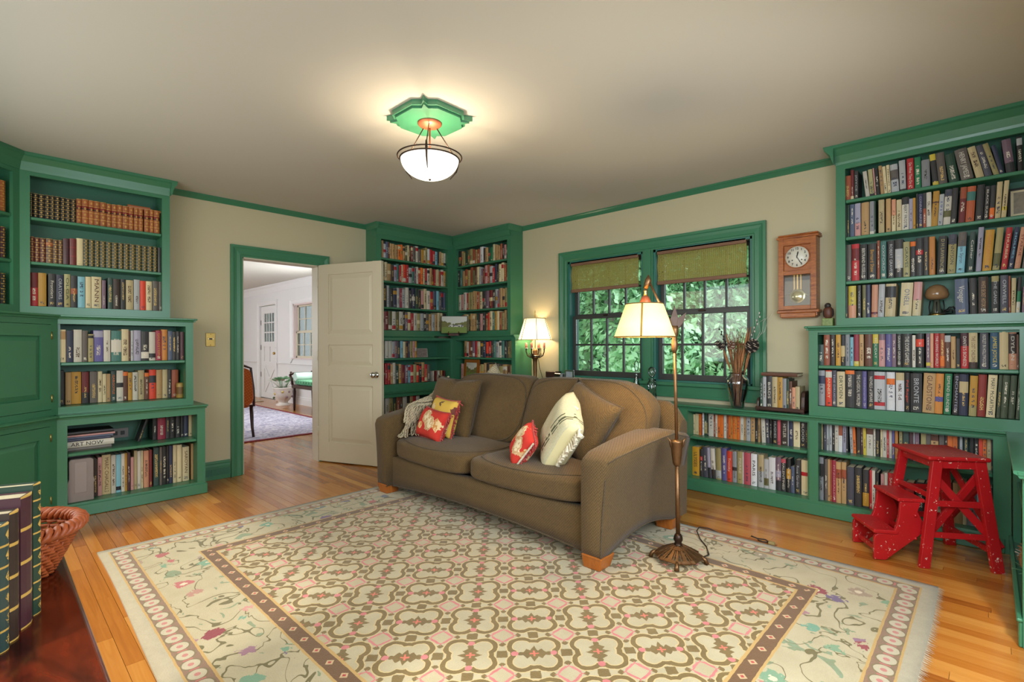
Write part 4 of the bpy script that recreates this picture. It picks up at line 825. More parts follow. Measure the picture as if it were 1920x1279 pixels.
('CR1', 'y', -0.17, 2.092, 0.14, 'P', '265,55,185,0,bk,.4-.6:rd,,;320,32,176,0,tn,,,;352,34,152,0,kh,,,;386,51,183,0,dg,,,;437,31,175,0,ol,.4-.6:rd,,;468,54,180,0,kh,.05-.25:cr,,;522,36,171,0,rs,.05-.25:iv,,;558,43,161,0,tn,,,;601,46,164,0,rs,,,;647,53,182,0,wh,,,;700,30,163,0,db,,,;729,51,163,0,tn,,,;780,33,163,0,dg,.4-.6:rd,,;813,47,154,0,gr,,,;860,28,185,0,cr,,,;889,49,169,0,tn,,,;937,33,154,0,tn,,,;970,33,174,0,rs,,,;1003,29,169,0,bk,,,;1032,37,156,0,pk,.05-.25:iv,,;1068,37,162,0,db,.4-.6:iv,,'),
('CR2', 'y', -0.17, 1.85, 0.14, 'P', '265,27,192,0,bk,.7-.9:dk,,;292,46,198,0,te,,,;338,39,182,0,tn,,,;378,47,195,0,rs,.4-.6:gd,,;425,52,181,0,kh,,,;477,47,208,0,rs,,,;523,33,172,0,ol,,,;556,36,203,0,br,,,;592,43,202,0,cr,,,;636,29,193,0,lg,,,;664,29,172,0,mv,,,;693,31,171,0,dr,,,;725,45,204,0,pk,.4-.6:rd,,;770,29,207,0,rs,,,;799,50,189,0,lg,.4-.6:dk,,;849,34,168,0,rd,,,;882,36,204,0,nv,,,;919,28,186,0,bk,,,;946,45,196,0,cr,,,;991,37,206,0,cr,.7-.9:rd,,;1029,33,181,0,rs,,,;1062,43,174,0,rs,.05-.25:cr,,'),
('CR3', 'y', -0.17, 1.567, 0.14, 'P', '265,46,187,0,iv,.7-.9:cr,,;311,50,189,0,pk,,,;361,49,208,0,iv,,,;411,29,195,0,rd,,,;439,33,203,0,kh,,,;472,46,204,0,kh,,,;519,33,214,0,tn,,,;552,32,208,0,tn,,,;584,47,198,0,rs,,,;632,48,196,0,cr,,,;680,30,201,0,bk,.4-.6:rd,,;710,30,204,0,dk,,,;740,52,199,0,mv,,,;792,54,202,0,dr,.4-.6:cr,,;847,42,191,0,dk,,,;889,42,207,0,lg,.4-.6:gd,,;931,29,190,0,mv,.05-.25:rd,,;960,42,214,0,tn,,,;1002,37,201,0,tn,.4-.6:dk,,;1039,32,211,0,kh,.05-.25:rd,,;1072,33,188,0,tn,,,'),
('CR4', 'y', -0.17, 1.322, 0.14, 'P', '330,29,186,0,rs,,,;359,45,197,0,tn,,,;404,39,190,0,cr,,,;443,28,192,0,ol,.7-.9:gd,,;471,34,200,0,tn,,,;505,47,195,0,tn,.7-.9:cr,,;552,31,196,0,tn,,,;583,36,196,0,dg,,,;619,25,202,0,bk,,,;643,46,190,0,pk,,,;689,44,201,0,dk,,,;734,40,188,0,tn,.7-.9:rd,,;774,28,198,0,ro,,,;801,45,212,0,cr,,,;847,32,197,0,te,,,;879,39,209,0,gd,,,;918,33,209,0,cr,.4-.6:cr,,;951,39,196,0,rs,,,;989,46,187,0,kh,,,;1035,34,215,0,tn,,,;1069,36,192,0,dr,,,'),
('CR5', 'y', -0.22, 1.019, 0.14, 'P', '420,49,184,0,tn,.05-.25:rd,,;469,31,174,0,iv,.05-.25:dk,,;500,38,178,0,rs,,,;538,30,193,0,br,.4-.6:iv,,;567,41,192,0,mv,.05-.25:iv,,;608,40,185,0,rd,,,;648,47,178,0,cr,.7-.9:iv,,;695,48,175,0,dk,.7-.9:gd,,;743,45,199,0,nv,,,;788,43,171,0,ro,.05-.25:dk,,;831,47,179,0,rd,.05-.25:dk,,;878,33,183,0,dk,,,;910,40,194,0,te,,,;950,51,173,0,lg,.7-.9:iv,,;1001,38,184,0,iv,.7-.9:dk,,;1039,41,186,0,te,,,;1080,44,176,0,dk,,,;1124,40,177,0,ol,.4-.6:dk,,;1164,51,184,0,kh,,,'),
('CR6', 'y', -0.22, 0.742, 0.14, 'P', '360,48,197,0,pk,,,;408,56,182,0,tn,,,;464,56,210,0,lb,.4-.6:cr,,;521,61,198,0,lg,.05-.25:iv,,;582,68,204,0,dk,,,;650,48,181,0,tn,,,;698,58,197,0,kh,.4-.6:gd,,;756,40,213,0,tn,,,;796,45,210,0,dk,,,;841,39,200,0,tn,,,;880,66,204,0,tn,,,;947,48,205,0,gb,,,;994,61,186,0,kh,.4-.6:cr,,;1055,67,203,0,tn,.7-.9:iv,,;1122,49,186,0,br,,,;1172,43,199,0,kt,.4-.6:cr,,')]
# ------------------------------------------------------------------ books
PAL = {}
for ln in """cr cfbf96 cream;iv c6c0b2 ivory;wh d6d6d8 white;gb 5e5650 brown-grey;gb2 84868a grey;lg a9abad pale-grey;dk 2b2a2c charcoal;bk 161416 black;nv 262c48 navy;lb 7ab0c0 sky-blue;st 4e5a74 slate-blue;st2 27506c petrol-blue;sl 42424e slate;te 3d7068 teal;dt 2c4440 dark-teal;dg 1c3c2c bottle-green;gr 156e46 emerald;ol 5c5a34 olive;ol2 a09a6c sage;ol3 39452f moss-green;kh 9a8e5c khaki;kt b8a67c sand;tn b08c5c tan;oc c07c34 ochre;or d86a1c orange;or2 a8502a burnt-orange;ro d23c20 scarlet;rd ac1c24 red;dr 6c1a1c maroon;dr2 84241c brick-red;cm 8e2038 crimson;rs 94482a russet;br 5c3422 brown;db 34241e dark-brown;bg 44202a burgundy;pk c08c88 pink;pr b84c58 rose;mv 705868 mauve;pu 56508a violet;lv 9a96aa lavender;sa c88c6c salmon;gd b8882c golden;ye c8b23c yellow;ye2 c89420 mustard;tl a0582a tan-calf;dl 5e2018 red-calf;bl2 5a3a26 brown-calf;gl 2c3420 dark-green-calf;st0 444444 grey""".split(';'):
    k, h, nm = ln.split(); PAL[k] = (sRGB(h), nm, h)
ORD = 'first second third fourth fifth sixth seventh eighth ninth tenth eleventh twelfth thirteenth fourteenth fifteenth sixteenth seventeenth eighteenth nineteenth twentieth'.split()
ORD += ['twenty-'+o for o in ORD[:9]] + ['thirtieth'] + ['thirty-'+o for o in ORD[:9]] + ['fortieth'] + ['forty-'+o for o in ORD[:9]]
PLACE = dict(L1='top shelf beside the doorway', L2='second shelf beside the doorway', L3='third shelf beside the doorway', M1='fourth shelf beside the doorway', M2='fifth shelf beside the doorway', B1='outlet shelf beside the doorway', B2='bottom shelf beside the doorway',
 R1='top shelf by the clock', R2='second shelf by the clock', R3='third shelf by the clock', R4='mushroom shelf by the clock', S1='fifth shelf by the clock', S2='sixth shelf by the clock', LA='upper shelf under the window', LB='lower shelf under the window', RA='upper shelf behind the stool', RB='lower shelf behind the stool',
 CL1='top corner shelf behind the door', CL2='second corner shelf behind the door', CL3='third corner shelf behind the door', CL4='fourth corner shelf behind the door', CL5='fifth corner shelf behind the door', CL6='sixth corner shelf behind the door', CL7='lowest corner shelf behind the door',
 CR1='top corner shelf near the lamp', CR2='second corner shelf near the lamp', CR3='third corner shelf near the lamp', CR4='fourth corner shelf near the lamp', CR5='fifth corner shelf near the lamp', CR6='sixth corner shelf near the lamp')
CLEAR = dict(L1=.27, L2=.275, L3=.272, M1=.255, M2=.275, B1=.182, B2=.315, R1=.2, R2=.218, R3=.262, R4=.215, S1=.215, S2=.248, LA=.196, LB=.305, RA=.19, RB=.308, CL1=.19, CL2=.215, CL3=.255, CL4=.22, CL5=.19, CL6=.252, CL7=.2, CR1=.19, CR2=.215, CR3=.255, CR4=.22, CR5=.19, CR6=.252)
NAMES = dict(L=('leather_book', 'leather-bound volume'), H=('hardcover_book', 'hardcover'), P=('paperback_book', 'paperback'), C=('cloth_book', 'cloth book'))
counter = {}
def make_book(name, wd, h, d, pal, flag, bands, title, kind):
    """local frame: x thickness, y depth (spine at 0), z height"""
    c1 = pal[0]; lum = .3*c1[0]+.6*c1[1]+.1*c1[2]
    soft = kind == 'P'; tb = .0007 if soft else .0024; bul = min(.006, wd*(.05 if soft else .14 if kind != 'L' else .2))
    tb = min(tb, wd*.25); sg = G()
    arc = [(wd*i/4, -bul*math.sin(PI*i/4)) for i in range(5)]
    outer = [(0, d)] + [(x_, y_+bul) for x_, y_ in arc] + [(wd, d)]
    inner = [(wd-tb, d)] + [(wd-tb, tb+bul)] + [(tb, tb+bul)] + [(tb, d)]
    n = 7; vs = []
    for z in (0, h): vs += [(x_, y_, z) for x_, y_ in outer+inner]
    m = n+4
    fs = [(i, i+1, m+i+1, m+i) for i in range(m-1)] + [(m-1, 0, m, 2*m-1)]
    for b in (0, m):
        fs += [(b+0, b+1, b+9, b+10), (b+5, b+6, b+7, b+8), (b+1, b+2, b+3, b+4, b+5, b+8, b+9)]
    sg.add(vs, fs)
    o = obj(name, sg, M['leather' if kind == 'L' else 'book'])
    ins = 0 if soft else .003
    obj('pages', G().box(tb+.0002, wd-tb-.0002, tb+bul+.0002, d-ins, ins+.0001, h-ins-(.0005 if soft else 0)), M['paper'], o)
    rr = R
    def jit(c): k = rr.uniform(.85, 1.12); return tuple(min(1, q*k) for q in c)
    o['c1'] = jit(c1)
    bd = [(0., 0., 0.), (0., 0., 0.)]; bc = [c1, c1]
    for i, b in enumerate([q for q in bands.split('|') if q][:2]):
        rg, cn = b.split(':'); r0, r1 = rg.split('-'); bd[i] = (float(r0), float(r1), 1.); bc[i] = PAL[cn][0]
    o['bd'], o['be'] = bd; o['c2'], o['c4'] = bc
    dark = lum < .16
    if kind == 'L':
        o['c3'] = sRGB('c9a04e') if flag else tuple(q*1.6 for q in c1); k = flag[:1]
        o['fl'] = (float({'L': int(flag[1:] or 5), 'R': 4, 'M': 5}.get(k, 4) if flag else 3), 1. if k in 'LMR' and flag else 0., 1. if k == 'R' else 0.)
        o['lt'] = (0., 0., 0.)
        if k == 'M': o['bd'] = (.7, .85, 1.); o['c2'] = sRGB('a0502a')
    else:
        o['fl'] = (0., 0., 0.); o['c3'] = rr.choice([sRGB('d8d0bc'), sRGB('c8c0b0'), sRGB('c8a860')]) if dark else rr.choice([sRGB('2a2622'), sRGB('4a3020'), sRGB('24304a')])
        if title or rr.random() < .2 or wd < .010: o['lt'] = (.06, .14, .25)
        else:
            a = rr.uniform(.1, .35); o['lt'] = (a, min(.93, a+rr.uniform(.3, .6)), rr.uniform(.12, .26))
    if title:
        s, tc = title.split(':'); L_ = h*(.62 if len(s) < 9 else .82); zc_ = h*(.56 if len(s) < 9 else .52)
        mt = Matrix(((0, 1, 0, wd/2), (0, 0, -1, -.0003), (-1, 0, 0, zc_), (0, 0, 0, 1)))
        t = text('title', s, wd*.62, mt, ink(PAL[tc][2]), None, L_, wd*.62); t.parent = o
    return o
def ordinal(i): return ORD[min(i, len(ORD)-1)]
row_count = {}
for key, ax, pl, zb, dep, kind, data in ROWS:
    base = key[:-1] if key[-1] == 'b' and key[:-1] in PLACE else key
    corner = key[0] == 'C'; kk = 'C' if corner else kind
    nm, noun = NAMES[kk]; place = PLACE[base]
    for e in data.split(';'):
        u, wd, h, lean, col, bands, flag, title = e.split(',')
        u = int(u)/1000; wd = max(.006, int(wd)/1000-.0008); h = min(int(h)/1000, CLEAR[base]-.006); lean = math.radians(int(lean))
        k2 = kk
        if kind == 'L' and not flag: k2 = 'H' if col == 'cr' else 'L'
        pal = PAL[col]; i = row_count.get(base, 0); row_count[base] = i+1
        if lean: h = min(h, (CLEAR[base]-.008-abs(math.sin(lean))*wd)/math.cos(lean))
        dd = min(dep, h*.72)
        o = make_book(NAMES[k2][0], wd, h, dd, pal, flag, bands, title, k2)
        lm = Matrix.Identity(4)
        if lean:
            pv = Vector((wd, 0, 0)) if lean > 0 else Vector((0, 0, 0))
            lm = Matrix.Translation(pv) @ Matrix.Rotation(lean, 4, 'Y') @ Matrix.Translation(-pv)
        jy = R.uniform(-.004, .006)
        if ax == 'y': W_ = Matrix.Translation((u, pl+jy, zb+.0004))
        else: W_ = Matrix.Translation((pl-jy, u, zb+.0004)) @ Matrix.Rotation(PI/2, 4, 'Z')
        o.matrix_world = W_ @ lm
        bn = ''
        if bands and not flag: bn = ' with %s band' % PAL[bands.split('|')[0].split(':')[1]][1]
        elif flag and flag[0] == 'L': bn = ' with gilt bands'
        elif flag and flag[0] == 'R': bn = ' with red label'
        elif lean and abs(int(e.split(',')[3])) > 3: bn = ' leaning'
        lab = '%s %s%s, %s from %s, %s' % (pal[1], NAMES[k2][1], bn, ordinal(i), 'corner cabinet' if key[0] in 'LMB' and key not in ('LA', 'LB') else 'door' if key[:2] == 'CL' else 'corner' if key[:2] == 'CR' else 'sofa' if base in ('LA', 'LB') else 'window', place)
        tag(o, lab, 'book', NAMES[k2][0].replace('_', ' ') + 's on the ' + place)
# a few books on the diagonal corner shelves at the frame's edge
fr = diag(Ju)
for zb, cols in ((2.03, ['tl', 'tl', 'bl2', 'tl']), (1.73, ['bg', 'dr', 'bg', 'dr', 'bg']), (1.432, ['bk', 'bg', 'bk', 'dr', 'bk'])):
    a = .052
    for i, c in enumerate(cols):
        wd = R.uniform(.028, .036); h = R.uniform(.19, .215)
        o = make_book('leather_book', wd, h, .14, PAL[c], 'L6', '', '', 'L')
        p = fr(a+wd, -.035, zb+.0004); o.matrix_world = Matrix.Translation(p) @ Matrix.Rotation(math.radians(135), 4, 'Z'); a += wd+.001
        tag(o, '%s leather volume, %s from the stile, %s shelf of diagonal cabinet' % (PAL[c][1], ordinal(i), {2.03: 'top', 1.73: 'middle', 1.432: 'lowest'}[zb]), 'book', 'leather books on the diagonal corner shelves')
# flat books: pile of art books on the outlet shelf, two volumes lying on the tan calf set
def flat_book(name, loc, rz, L_, D_, T, col, lab, grp, title=None, tc='dk', ts=.6):
    o = make_book(name, T, L_, D_, PAL[col], '', '', '', 'H')
    o['lt'] = (.0, .0, .0)
    # lay on its side: local z (height) -> along u, local x (thickness) -> up, spine to the room
    o.matrix_world = Matrix.Translation(loc) @ Matrix.Rotation(rz, 4, 'Z') @ Matrix(((0, 0, 1, 0), (0, 1, 0, 0), (1, 0, 0, 0), (0, 0, 0, 1)))
    if title:
        mt = Matrix(((0, 1, 0, T/2), (0, 0, -1, -.0004), (1, 0, 0, L_*ts), (0, 0, 0, 1)))
        t = text('title', title, T*.8, mt, ink(PAL[tc][2]), None, L_*.62, T*.85); t.parent = o
    return tag(o, lab, 'book', grp)
z = .4325
for i, (T, L_, c, ti, tc, lab) in enumerate(((.024, .24, 'gb', None, 'iv', 'brown-grey art book at the bottom of the flat pile'), (.042, .255, 'iv', 'ART NOW', 'bk', 'white thick art book with large black lettering in the flat pile'), (.016, .235, 'nv', None, 'iv', 'navy art book lying under a sky-blue one in the flat pile'), (.013, .25, 'st', None, 'iv', 'slate-blue thin art book in the flat pile'), (.012, .262, 'pk', None, 'iv', 'pink thin art book near the top of the flat pile'), (.022, .255, 'bk', None, 'iv', 'black art book on top of the flat pile'))):
    flat_book('art_book', (.30-.004*i, -3.683, z), PI/2, L_, .2, T, c, lab, 'art books piled flat on the outlet shelf', ti, tc, .42); z += T+.0006
flat_book('leather_book', (.165, -3.325, 2.204), PI/2, .14, .1, .022, 'tl', 'tan-calf volume lying flat on top of the tan set, near the doorway', 'volumes lying on the tan set')
flat_book('leather_book', (.165, -3.18, 2.196), PI/2, .09, .1, .018, 'tl', 'small tan-calf volume lying flat at the end of the tan set', 'volumes lying on the tan set')
# grey box standing at the end of the bottom shelf, small tin on the fifth
gbx = thing('file_box', 'grey plastic moulded box standing on the bottom shelf before the art books', 'box', (.2, -3.615, .0935))
obj('shell', G().prism([(-.07, 0), (.068, .0), (.068, .12), (.074, .135), (.066, .16), (.066, .28), (.05, .292), (-.055, .292), (-.064, .28), (-.064, .16), (-.074, .13), (-.074, .08)], lambda a, c, h: Vector((h, a, c)), 0, .15), M['grey_plastic'], gbx, bevel=.004)
obj('front_panel', G().box(.1485, .1525, -.035, .03, .06, .27, ch=.002), mat('grey_panel', '968b87', .5), gbx)
flat_book('magazine', (.29, -3.68, .392), PI/2, .2, .16, .008, 'sl', 'dark thin magazine lying across the top of the grey box', 'loose magazines')
tin = thing('small_tin', 'ochre small label tin at the doorway end of the fifth shelf', 'tin', (.2, -3.0, .7472))
obj('body', G().lathe([(.026, 0), (.027, .003), (.027, .108), (.024, .113), (.02, .118), (.001, .119)], n=20), mat('ochre_tin', '9a7a3a', .4, noise=(60, .5)), tin)
obj('label_band', G().lathe([(.0274, .03), (.0274, .085)], n=20, cap=False), mat('tin_label', '6a4a20', .5, noise=(90, .6)), tin)
# ------------------------------------------------------------------ rug
rug = thing('area_rug', 'large cream wool rug with brown lattice field and floral border under the sofa', 'rug', (2.97, -2.315, 0))
NU, NV = 70, 56
def rugpt(u_, v_, z0=.011):
    x_ = -1.71+3.42*u_; y_ = -1.335+2.67*v_
    return (x_ + .006*math.sin(v_*9), y_ + (.012*math.sin(u_*7+1)) - .03*(u_-.5)*0, z0+.0012*math.sin(u_*31)*math.sin(v_*23))
g = G().grid(lambda a, b: rugpt(a, b), NU, NV)
edge = [(i/(NU-1), 0) for i in range(NU)] + [(1, j/(NV-1)) for j in range(1, NV)] + [(1-i/(NU-1), 1) for i in range(1, NU)] + [(0, 1-j/(NV-1)) for j in range(1, NV-1)]
vs = [rugpt(*e) for e in edge]; n = len(vs)
g.add(vs + [(p[0], p[1], .0008) for p in vs], [(i, (i+1) % n, n+(i+1) % n, n+i) for i in range(n)])
obj('pile', g, M['rug'], rug)
g = G()
for j in range(330):
    v_ = j/329; p = rugpt(1, v_); g.add([(p[0]-.004, p[1]-.003, .009), (p[0]-.004, p[1]+.003, .009), (p[0]+R.uniform(.015, .03), p[1]+R.uniform(-.006, .006), .0015)], [(0, 1, 2)])
    p = rugpt(0, v_); g.add([(p[0]+.004, p[1]-.003, .009), (p[0]+.004, p[1]+.003, .009), (p[0]-R.uniform(.006, .012), p[1]+R.uniform(-.006, .006), .0015)], [(0, 1, 2)])
obj('fringe', g, M['rug_fringe'], rug, kind='stuff')

# ------------------------------------------------------------------ sofa
ZR = .0125
sofa = thing('sofa', 'olive brown two-cushion fabric sofa with curved arms and tapered wood feet', 'sofa', (2.415, -1.45, ZR))
SX, SY = 2.415, -1.45
def S(p): return (p[0]-SX, p[1]-SY, p[2]-ZR)
def sm(t): return t*t*(3-2*t)
def armpts(side):
    """side +1 right, -1 left; stations front to rear of cross-sections"""
    g = G(); st = []
    N = 15
    for k in range(N):
        t = k/(N-1); y = -1.935+.885*t
        top = .598+.062*math.sin(min(1, t*1.15)*PI*.62) - .05*max(0, t-.72)/.28
        bot = .068+.075*math.sin(PI*min(1, t*1.02))**1.2
        flare = .045+.05*math.sin(PI*t)*.6+.02*t
        xi, xo = 3.312+.0, 3.448
        h = top-bot; ring = [(xi, bot), (xi-.002, bot+h*.5), (xi, top-.05)]
        for q in range(5):
            a = PI - q*PI/8; ring.append((xi+.045+.045*math.cos(a), top-.045+.045*math.sin(a)-.0))
        for q in range(5):
            a = PI/2 - q*PI/8; ring.append((xo+flare-.035+.035*math.cos(a), top-.035+.035*math.sin(a)))
        for s_ in (.85, .65, .45, .25, .1): ring.append((xo+flare*(max(0, s_)**1.8), bot+h*s_*.94))
        ring.append((xo-.002, bot))
        if k == 0: ring = [(xi+.012+(x-xi)*.9, bot+(z-bot)*.97+.004) for x, z in ring]
        st.append([S((SX+side*(x-SX), y+(.0 if k else -.0), z)) for x, z in ring])
    n = len(st[0])
    g.add([p for r in st for p in r], [(i*n+j, i*n+(j+1) % n, (i+1)*n+(j+1) % n, (i+1)*n+j) for i in range(N-1) for j in range(n)], True)
    fr_ = [(p[0]*1.0, p[1]-.012, p[2]) for p in st[0]]
    c = Vector((sum(p[0] for p in st[0])/n, st[0][0][1], sum(p[2] for p in st[0])/n))
    ins = [tuple(c+(Vector(p)-c)*.86+Vector((0, -.016, 0))) for p in st[0]]
    g.add(list(st[0])+ins, [(j, (j+1) % n, n+(j+1) % n, n+j) for j in range(n)] + [tuple(range(n, 2*n))], True)
    g.add(st[-1], [tuple(range(n))])
    return g, st
for side in (-1, 1):
    g, st = armpts(side); a = obj('arm', g, M['sofa'], sofa)
    n = len(st[0])
    front = [tuple(Vector(p)+Vector((0, -.006, 0))) for p in st[0]]
    obj('piping', G().tube(front[13:]+front[:1], .0045, 6).tube([r[11] for r in st], .0042, 6).tube([r[-1] for r in st], .004, 6), M['piping'], a)
# front rail, arched underneath and gently bowed
def railpt(u_, z, y): return S((1.515+1.80*u_, y-.035*(1-(2*u_-1)**2), z))
def arch(u_): return .072+.055*(1-(2*u_-1)**2)
g = G().grid(lambda u_, v_: railpt(u_, arch(u_)+(.292-arch(u_))*v_, -1.895), 24, 4).grid(lambda u_, v_: railpt(u_, arch(u_)+(.292-arch(u_))*v_, -1.80), 24, 4)
g.grid(lambda u_, v_: railpt(u_, arch(u_), -1.895+.095*v_), 24, 2).grid(lambda u_, v_: railpt(u_, .292, -1.895+.095*v_), 24, 2)
rail = obj('front_rail', g, M['sofa'], sofa)
obj('piping', G().tube([railpt(i/23, arch(i/23), -1.896) for i in range(24)], .005, 6), M['piping'], rail)
obj('seat_deck', G().box(*[q for q in (1.515-SX, 3.315-SX, -1.80-SY, -1.12-SY, .19-ZR, .30-ZR)]), M['sofa'], sofa)
# back frame with rounded shoulders
def backsec(u_):
    x = 1.35+2.13*u_; e = min(u_, 1-u_)*2.13
    top = .80-.11*max(0, 1-e/.13)**2.2
    return x, top
g = G(); NB_ = 40; pr = []
for i in range(NB_):
    x, top = backsec(i/(NB_-1)); yy = -1.0-.05*(1-(2*i/(NB_-1)-1)**2)*-1; bot = .10+.03*math.sin(PI*i/(NB_-1))
    yb = -1.02+.03*(1-(2*i/(NB_-1)-1)**2); 
    pr.append([S((x, yb-.10, bot)), S((x, yb-.11, .45)), S((x, yb-.10, top-.03)), S((x, yb-.08, top-.006)), S((x, yb-.05, top)), S((x, yb-.02, top-.006)), S((x, yb, top-.03)), S((x, yb+.005, .45)), S((x, yb-.01, bot))])
n = 9
g.add([p for r in pr for p in r], [(i*n+j, i*n+(j+1) % n, (i+1)*n+(j+1) % n, (i+1)*n+j) for i in range(NB_-1) for j in range(n)], True).add(pr[0], [tuple(range(n))]).add(pr[-1], [tuple(range(n))])
bk = obj('back_frame', g, M['sofa'], sofa)
obj('piping', G().tube([r[6] for r in pr], .004, 6), M['piping'], bk)

def cushion(fn, n=12, e=4.0):
    """soft box: cube surface points pushed to a superellipsoid, then placed by fn(x,y,z in -1..1)"""
    g = G()
    def P(a, b, c):
        r = (abs(a)**e+abs(b)**e+abs(c)**e)**(1/e); return fn(a/r, b/r, c/r)
    for ax in range(3):
        for s_ in (-1, 1):
            def q(u_, v_):
                t = [2*u_-1, 2*v_-1]; t.insert(ax, s_); return P(*t)
            g.grid(q, n, n)
    return g
def rim(fn, zc_, e=4.0, n=56, k=1.0):
    pts = []
    for i in range(n):
        a = 2*PI*i/n; x, y = math.cos(a), math.sin(a); r = (abs(x)**e+abs(y)**e+abs(zc_)**e)**(1/e); pts.append(fn(x/r*k, y/r*k, zc_/r*k))
    return pts
for i, (x0, x1) in enumerate(((1.522, 2.408), (2.412, 3.306))):
    cx, hw = (x0+x1)/2, (x1-x0)/2
    def fn(a, b, c, cx=cx, hw=hw):
        X_ = cx+hw*a; u_ = (X_-1.515)/1.8
        bow = .045*(1-(2*u_-1)**2)*(b < 0)*abs(b)
        Y_ = -1.60+.315*b-bow
        Z_ = .372+.072*c + (.02 if c > 0 else .0)*(1-a*a)*(1-b*b)*c
        return S((X_, Y_, Z_))
    sc_ = obj('seat_cushion', cushion(fn, 16, 7), M['sofa'], sofa)
    obj('piping', G().tube(rim(fn, .86, 7), .0055, 6, True).tube(rim(fn, -.86, 7), .0055, 6, True), M['piping'], sc_)
for i, (x0, x1, sgn) in enumerate(((1.50, 2.412, -1), (2.416, 3.40, 1))):
    cx, hw = (x0+x1)/2, (x1-x0)/2
    def fn(a, b, c, cx=cx, hw=hw, sgn=sgn):
        X_ = cx+hw*a; o_ = a*sgn            # o_: +1 at the outer end
        drop = .12*max(0, (o_-.35)/.65)**2.0
        zt = .925-drop; zb = .44
        Z_ = (zt+zb)/2+(zt-zb)/2*c
        Y_ = -1.30+.15*(c*.5+.1)+.095*b*(1.05-.25*c)-.035*(1-a*a)*(1-c*c)*(b < 0) - .05*max(0, o_-.5)
        return S((X_, Y_, Z_))
    bc = obj('back_cushion', cushion(fn, 16, 8), M['sofa'], sofa)
    def rim2(bb, k=1.0, n=72, e=8.0, fn=fn):
        pts = []
        for q in range(n):
            t = 2*PI*q/n; x, z = math.cos(t), math.sin(t); r = (abs(x)**e+abs(z)**e+abs(bb)**e)**(1/e); pts.append(fn(x/r*k, bb/r, z/r*k))
        return pts
    obj('piping', G().tube(rim2(-.8), .0055, 6, True), M['piping'], bc)
for (x, y) in ((3.385, -1.885), (1.445, -1.885), (3.385, -1.10), (1.445, -1.10)):
    sx = 1 if x > SX else -1
    f_ = lambda a, b, c: S((x+a*(.05+.012*c)+sx*.008*c, y+b*(.05+.012*c), ZR+.004*0+.07*c if c else ZR))
    vs = [f_(a, b, c) for c in (0, 1) for a, b in ((-1, -1), (1, -1), (1, 1), (-1, 1))]
    obj('foot', G().add(vs, [(0, 1, 2, 3), (4, 5, 6, 7), (0, 1, 5, 4), (1, 2, 6, 5), (2, 3, 7, 6), (3, 0, 4, 7)]), M['foot_wood'], sofa, bevel=.004)

# ------------------------------------------------------------------ cushions
def pillow_mesh(w_, h_, t_, n=15, pinch=.9, crease=None):
    g = G()
    def P(u_, v_, s_):
        a, b = 2*u_-1, 2*v_-1
        k = 1-.10*(1-abs(a)**2)*(abs(b)**6)-.0; k2 = 1-.10*(1-abs(b)**2)*(abs(a)**6)
        f = ((1-a**4)*(1-b**4))**.55
        dz = s_*t_*f
        if crease: dz -= s_*crease*math.exp(-((a-.0)/.12)**2)*max(0, b)**1.5*t_
        return (w_*a*k2, h_*b*k, dz+.003*math.sin(7*a+3*b)*f)
    g.grid(lambda u_, v_: P(u_, v_, 1), n, n).grid(lambda u_, v_: P(u_, v_, -1), n, n)
    rimp = [P(i/20, 0, 0) for i in range(20)]+[P(1, i/20, 0) for i in range(20)]+[P(1-i/20, 1, 0) for i in range(20)]+[P(0, 1-i/20, 0) for i in range(20)]
    return g, rimp
def mtx(loc, xdir, ydir):
    x = Vector(xdir).normalized(); z = x.cross(Vector(ydir)).normalized(); y = z.cross(x)
    return Matrix(((x.x, y.x, z.x, loc[0]), (x.y, y.y, z.y, loc[1]), (x.z, y.z, z.z, loc[2]), (0, 0, 0, 1)))
def cush(name, label, mx, w_, h_, t_, m, pip=None, group='cushions on the sofa', crease=None):
    g, rimp = pillow_mesh(w_, h_, t_, crease=crease); o = obj(name, g, m); o.matrix_world = mx; tag(o, label, 'cushion', group)
    if pip: obj('piping', G().tube(rimp, .005, 6, True), pip, o)
    return o, rimp
def tassels(o, pts, m, L_=.03, n=1, r=.006, down=None, name='tassel'):
    inv = o.matrix_world.inverted().to_3x3(); dn = inv @ Vector((0, 0, -1)) if down is None else Vector(down)
    for p in pts:
        p = Vector(p); out = Vector((p.x, p.y, 0)).normalized(); d = (out*.55+dn*.8+Vector((R.uniform(-.3, .3), R.uniform(-.3, .3), R.uniform(-.3, .3)))).normalized()
        obj(name, G().tube([p, p+d*L_*.25, p+d*L_*.4, p+d*L_], [r*.35, r*.8, r*.55, r*1.15], 6), m, o)
# square pillow at the doorway end
cush('square_pillow', 'olive square pillow matching the sofa, behind the two needlepoint cushions', mtx((1.765, -1.50, .665), (.93, .02, -.02), (.05, .30, 1)), .265, .245, .075, M['sofa'], M['piping'], crease=.5)
o, rp = cush('yellow_cushion', 'yellow needlepoint cushion with flowers standing behind the red one', mtx((1.80, -1.625, .60), (.93, -.16, -.03), (.05, .28, 1)), .185, .150, .055, M['needle_yellow'])
tassels(o, [rp[i] for i in range(21, 40)], M['trimred'], .035, r=.006); obj('braid', G().tube(rp, .006, 6, True), M['trimred'], o)
o, rp = cush('red_cushion', 'red needlepoint cushion with cream roses leaning on the yellow one', mtx((1.80, -1.725, .555), (.93, -.14, -.04), (.05, .42, 1)), .185, .118, .06, M['needle_red'])
tassels(o, [rp[i] for i in range(20, 40)] + [rp[i] for i in range(0, 20, 1)], M['trimred'], .026, r=.006); obj('braid', G().tube(rp, .006, 6, True), M['trimred'], o)
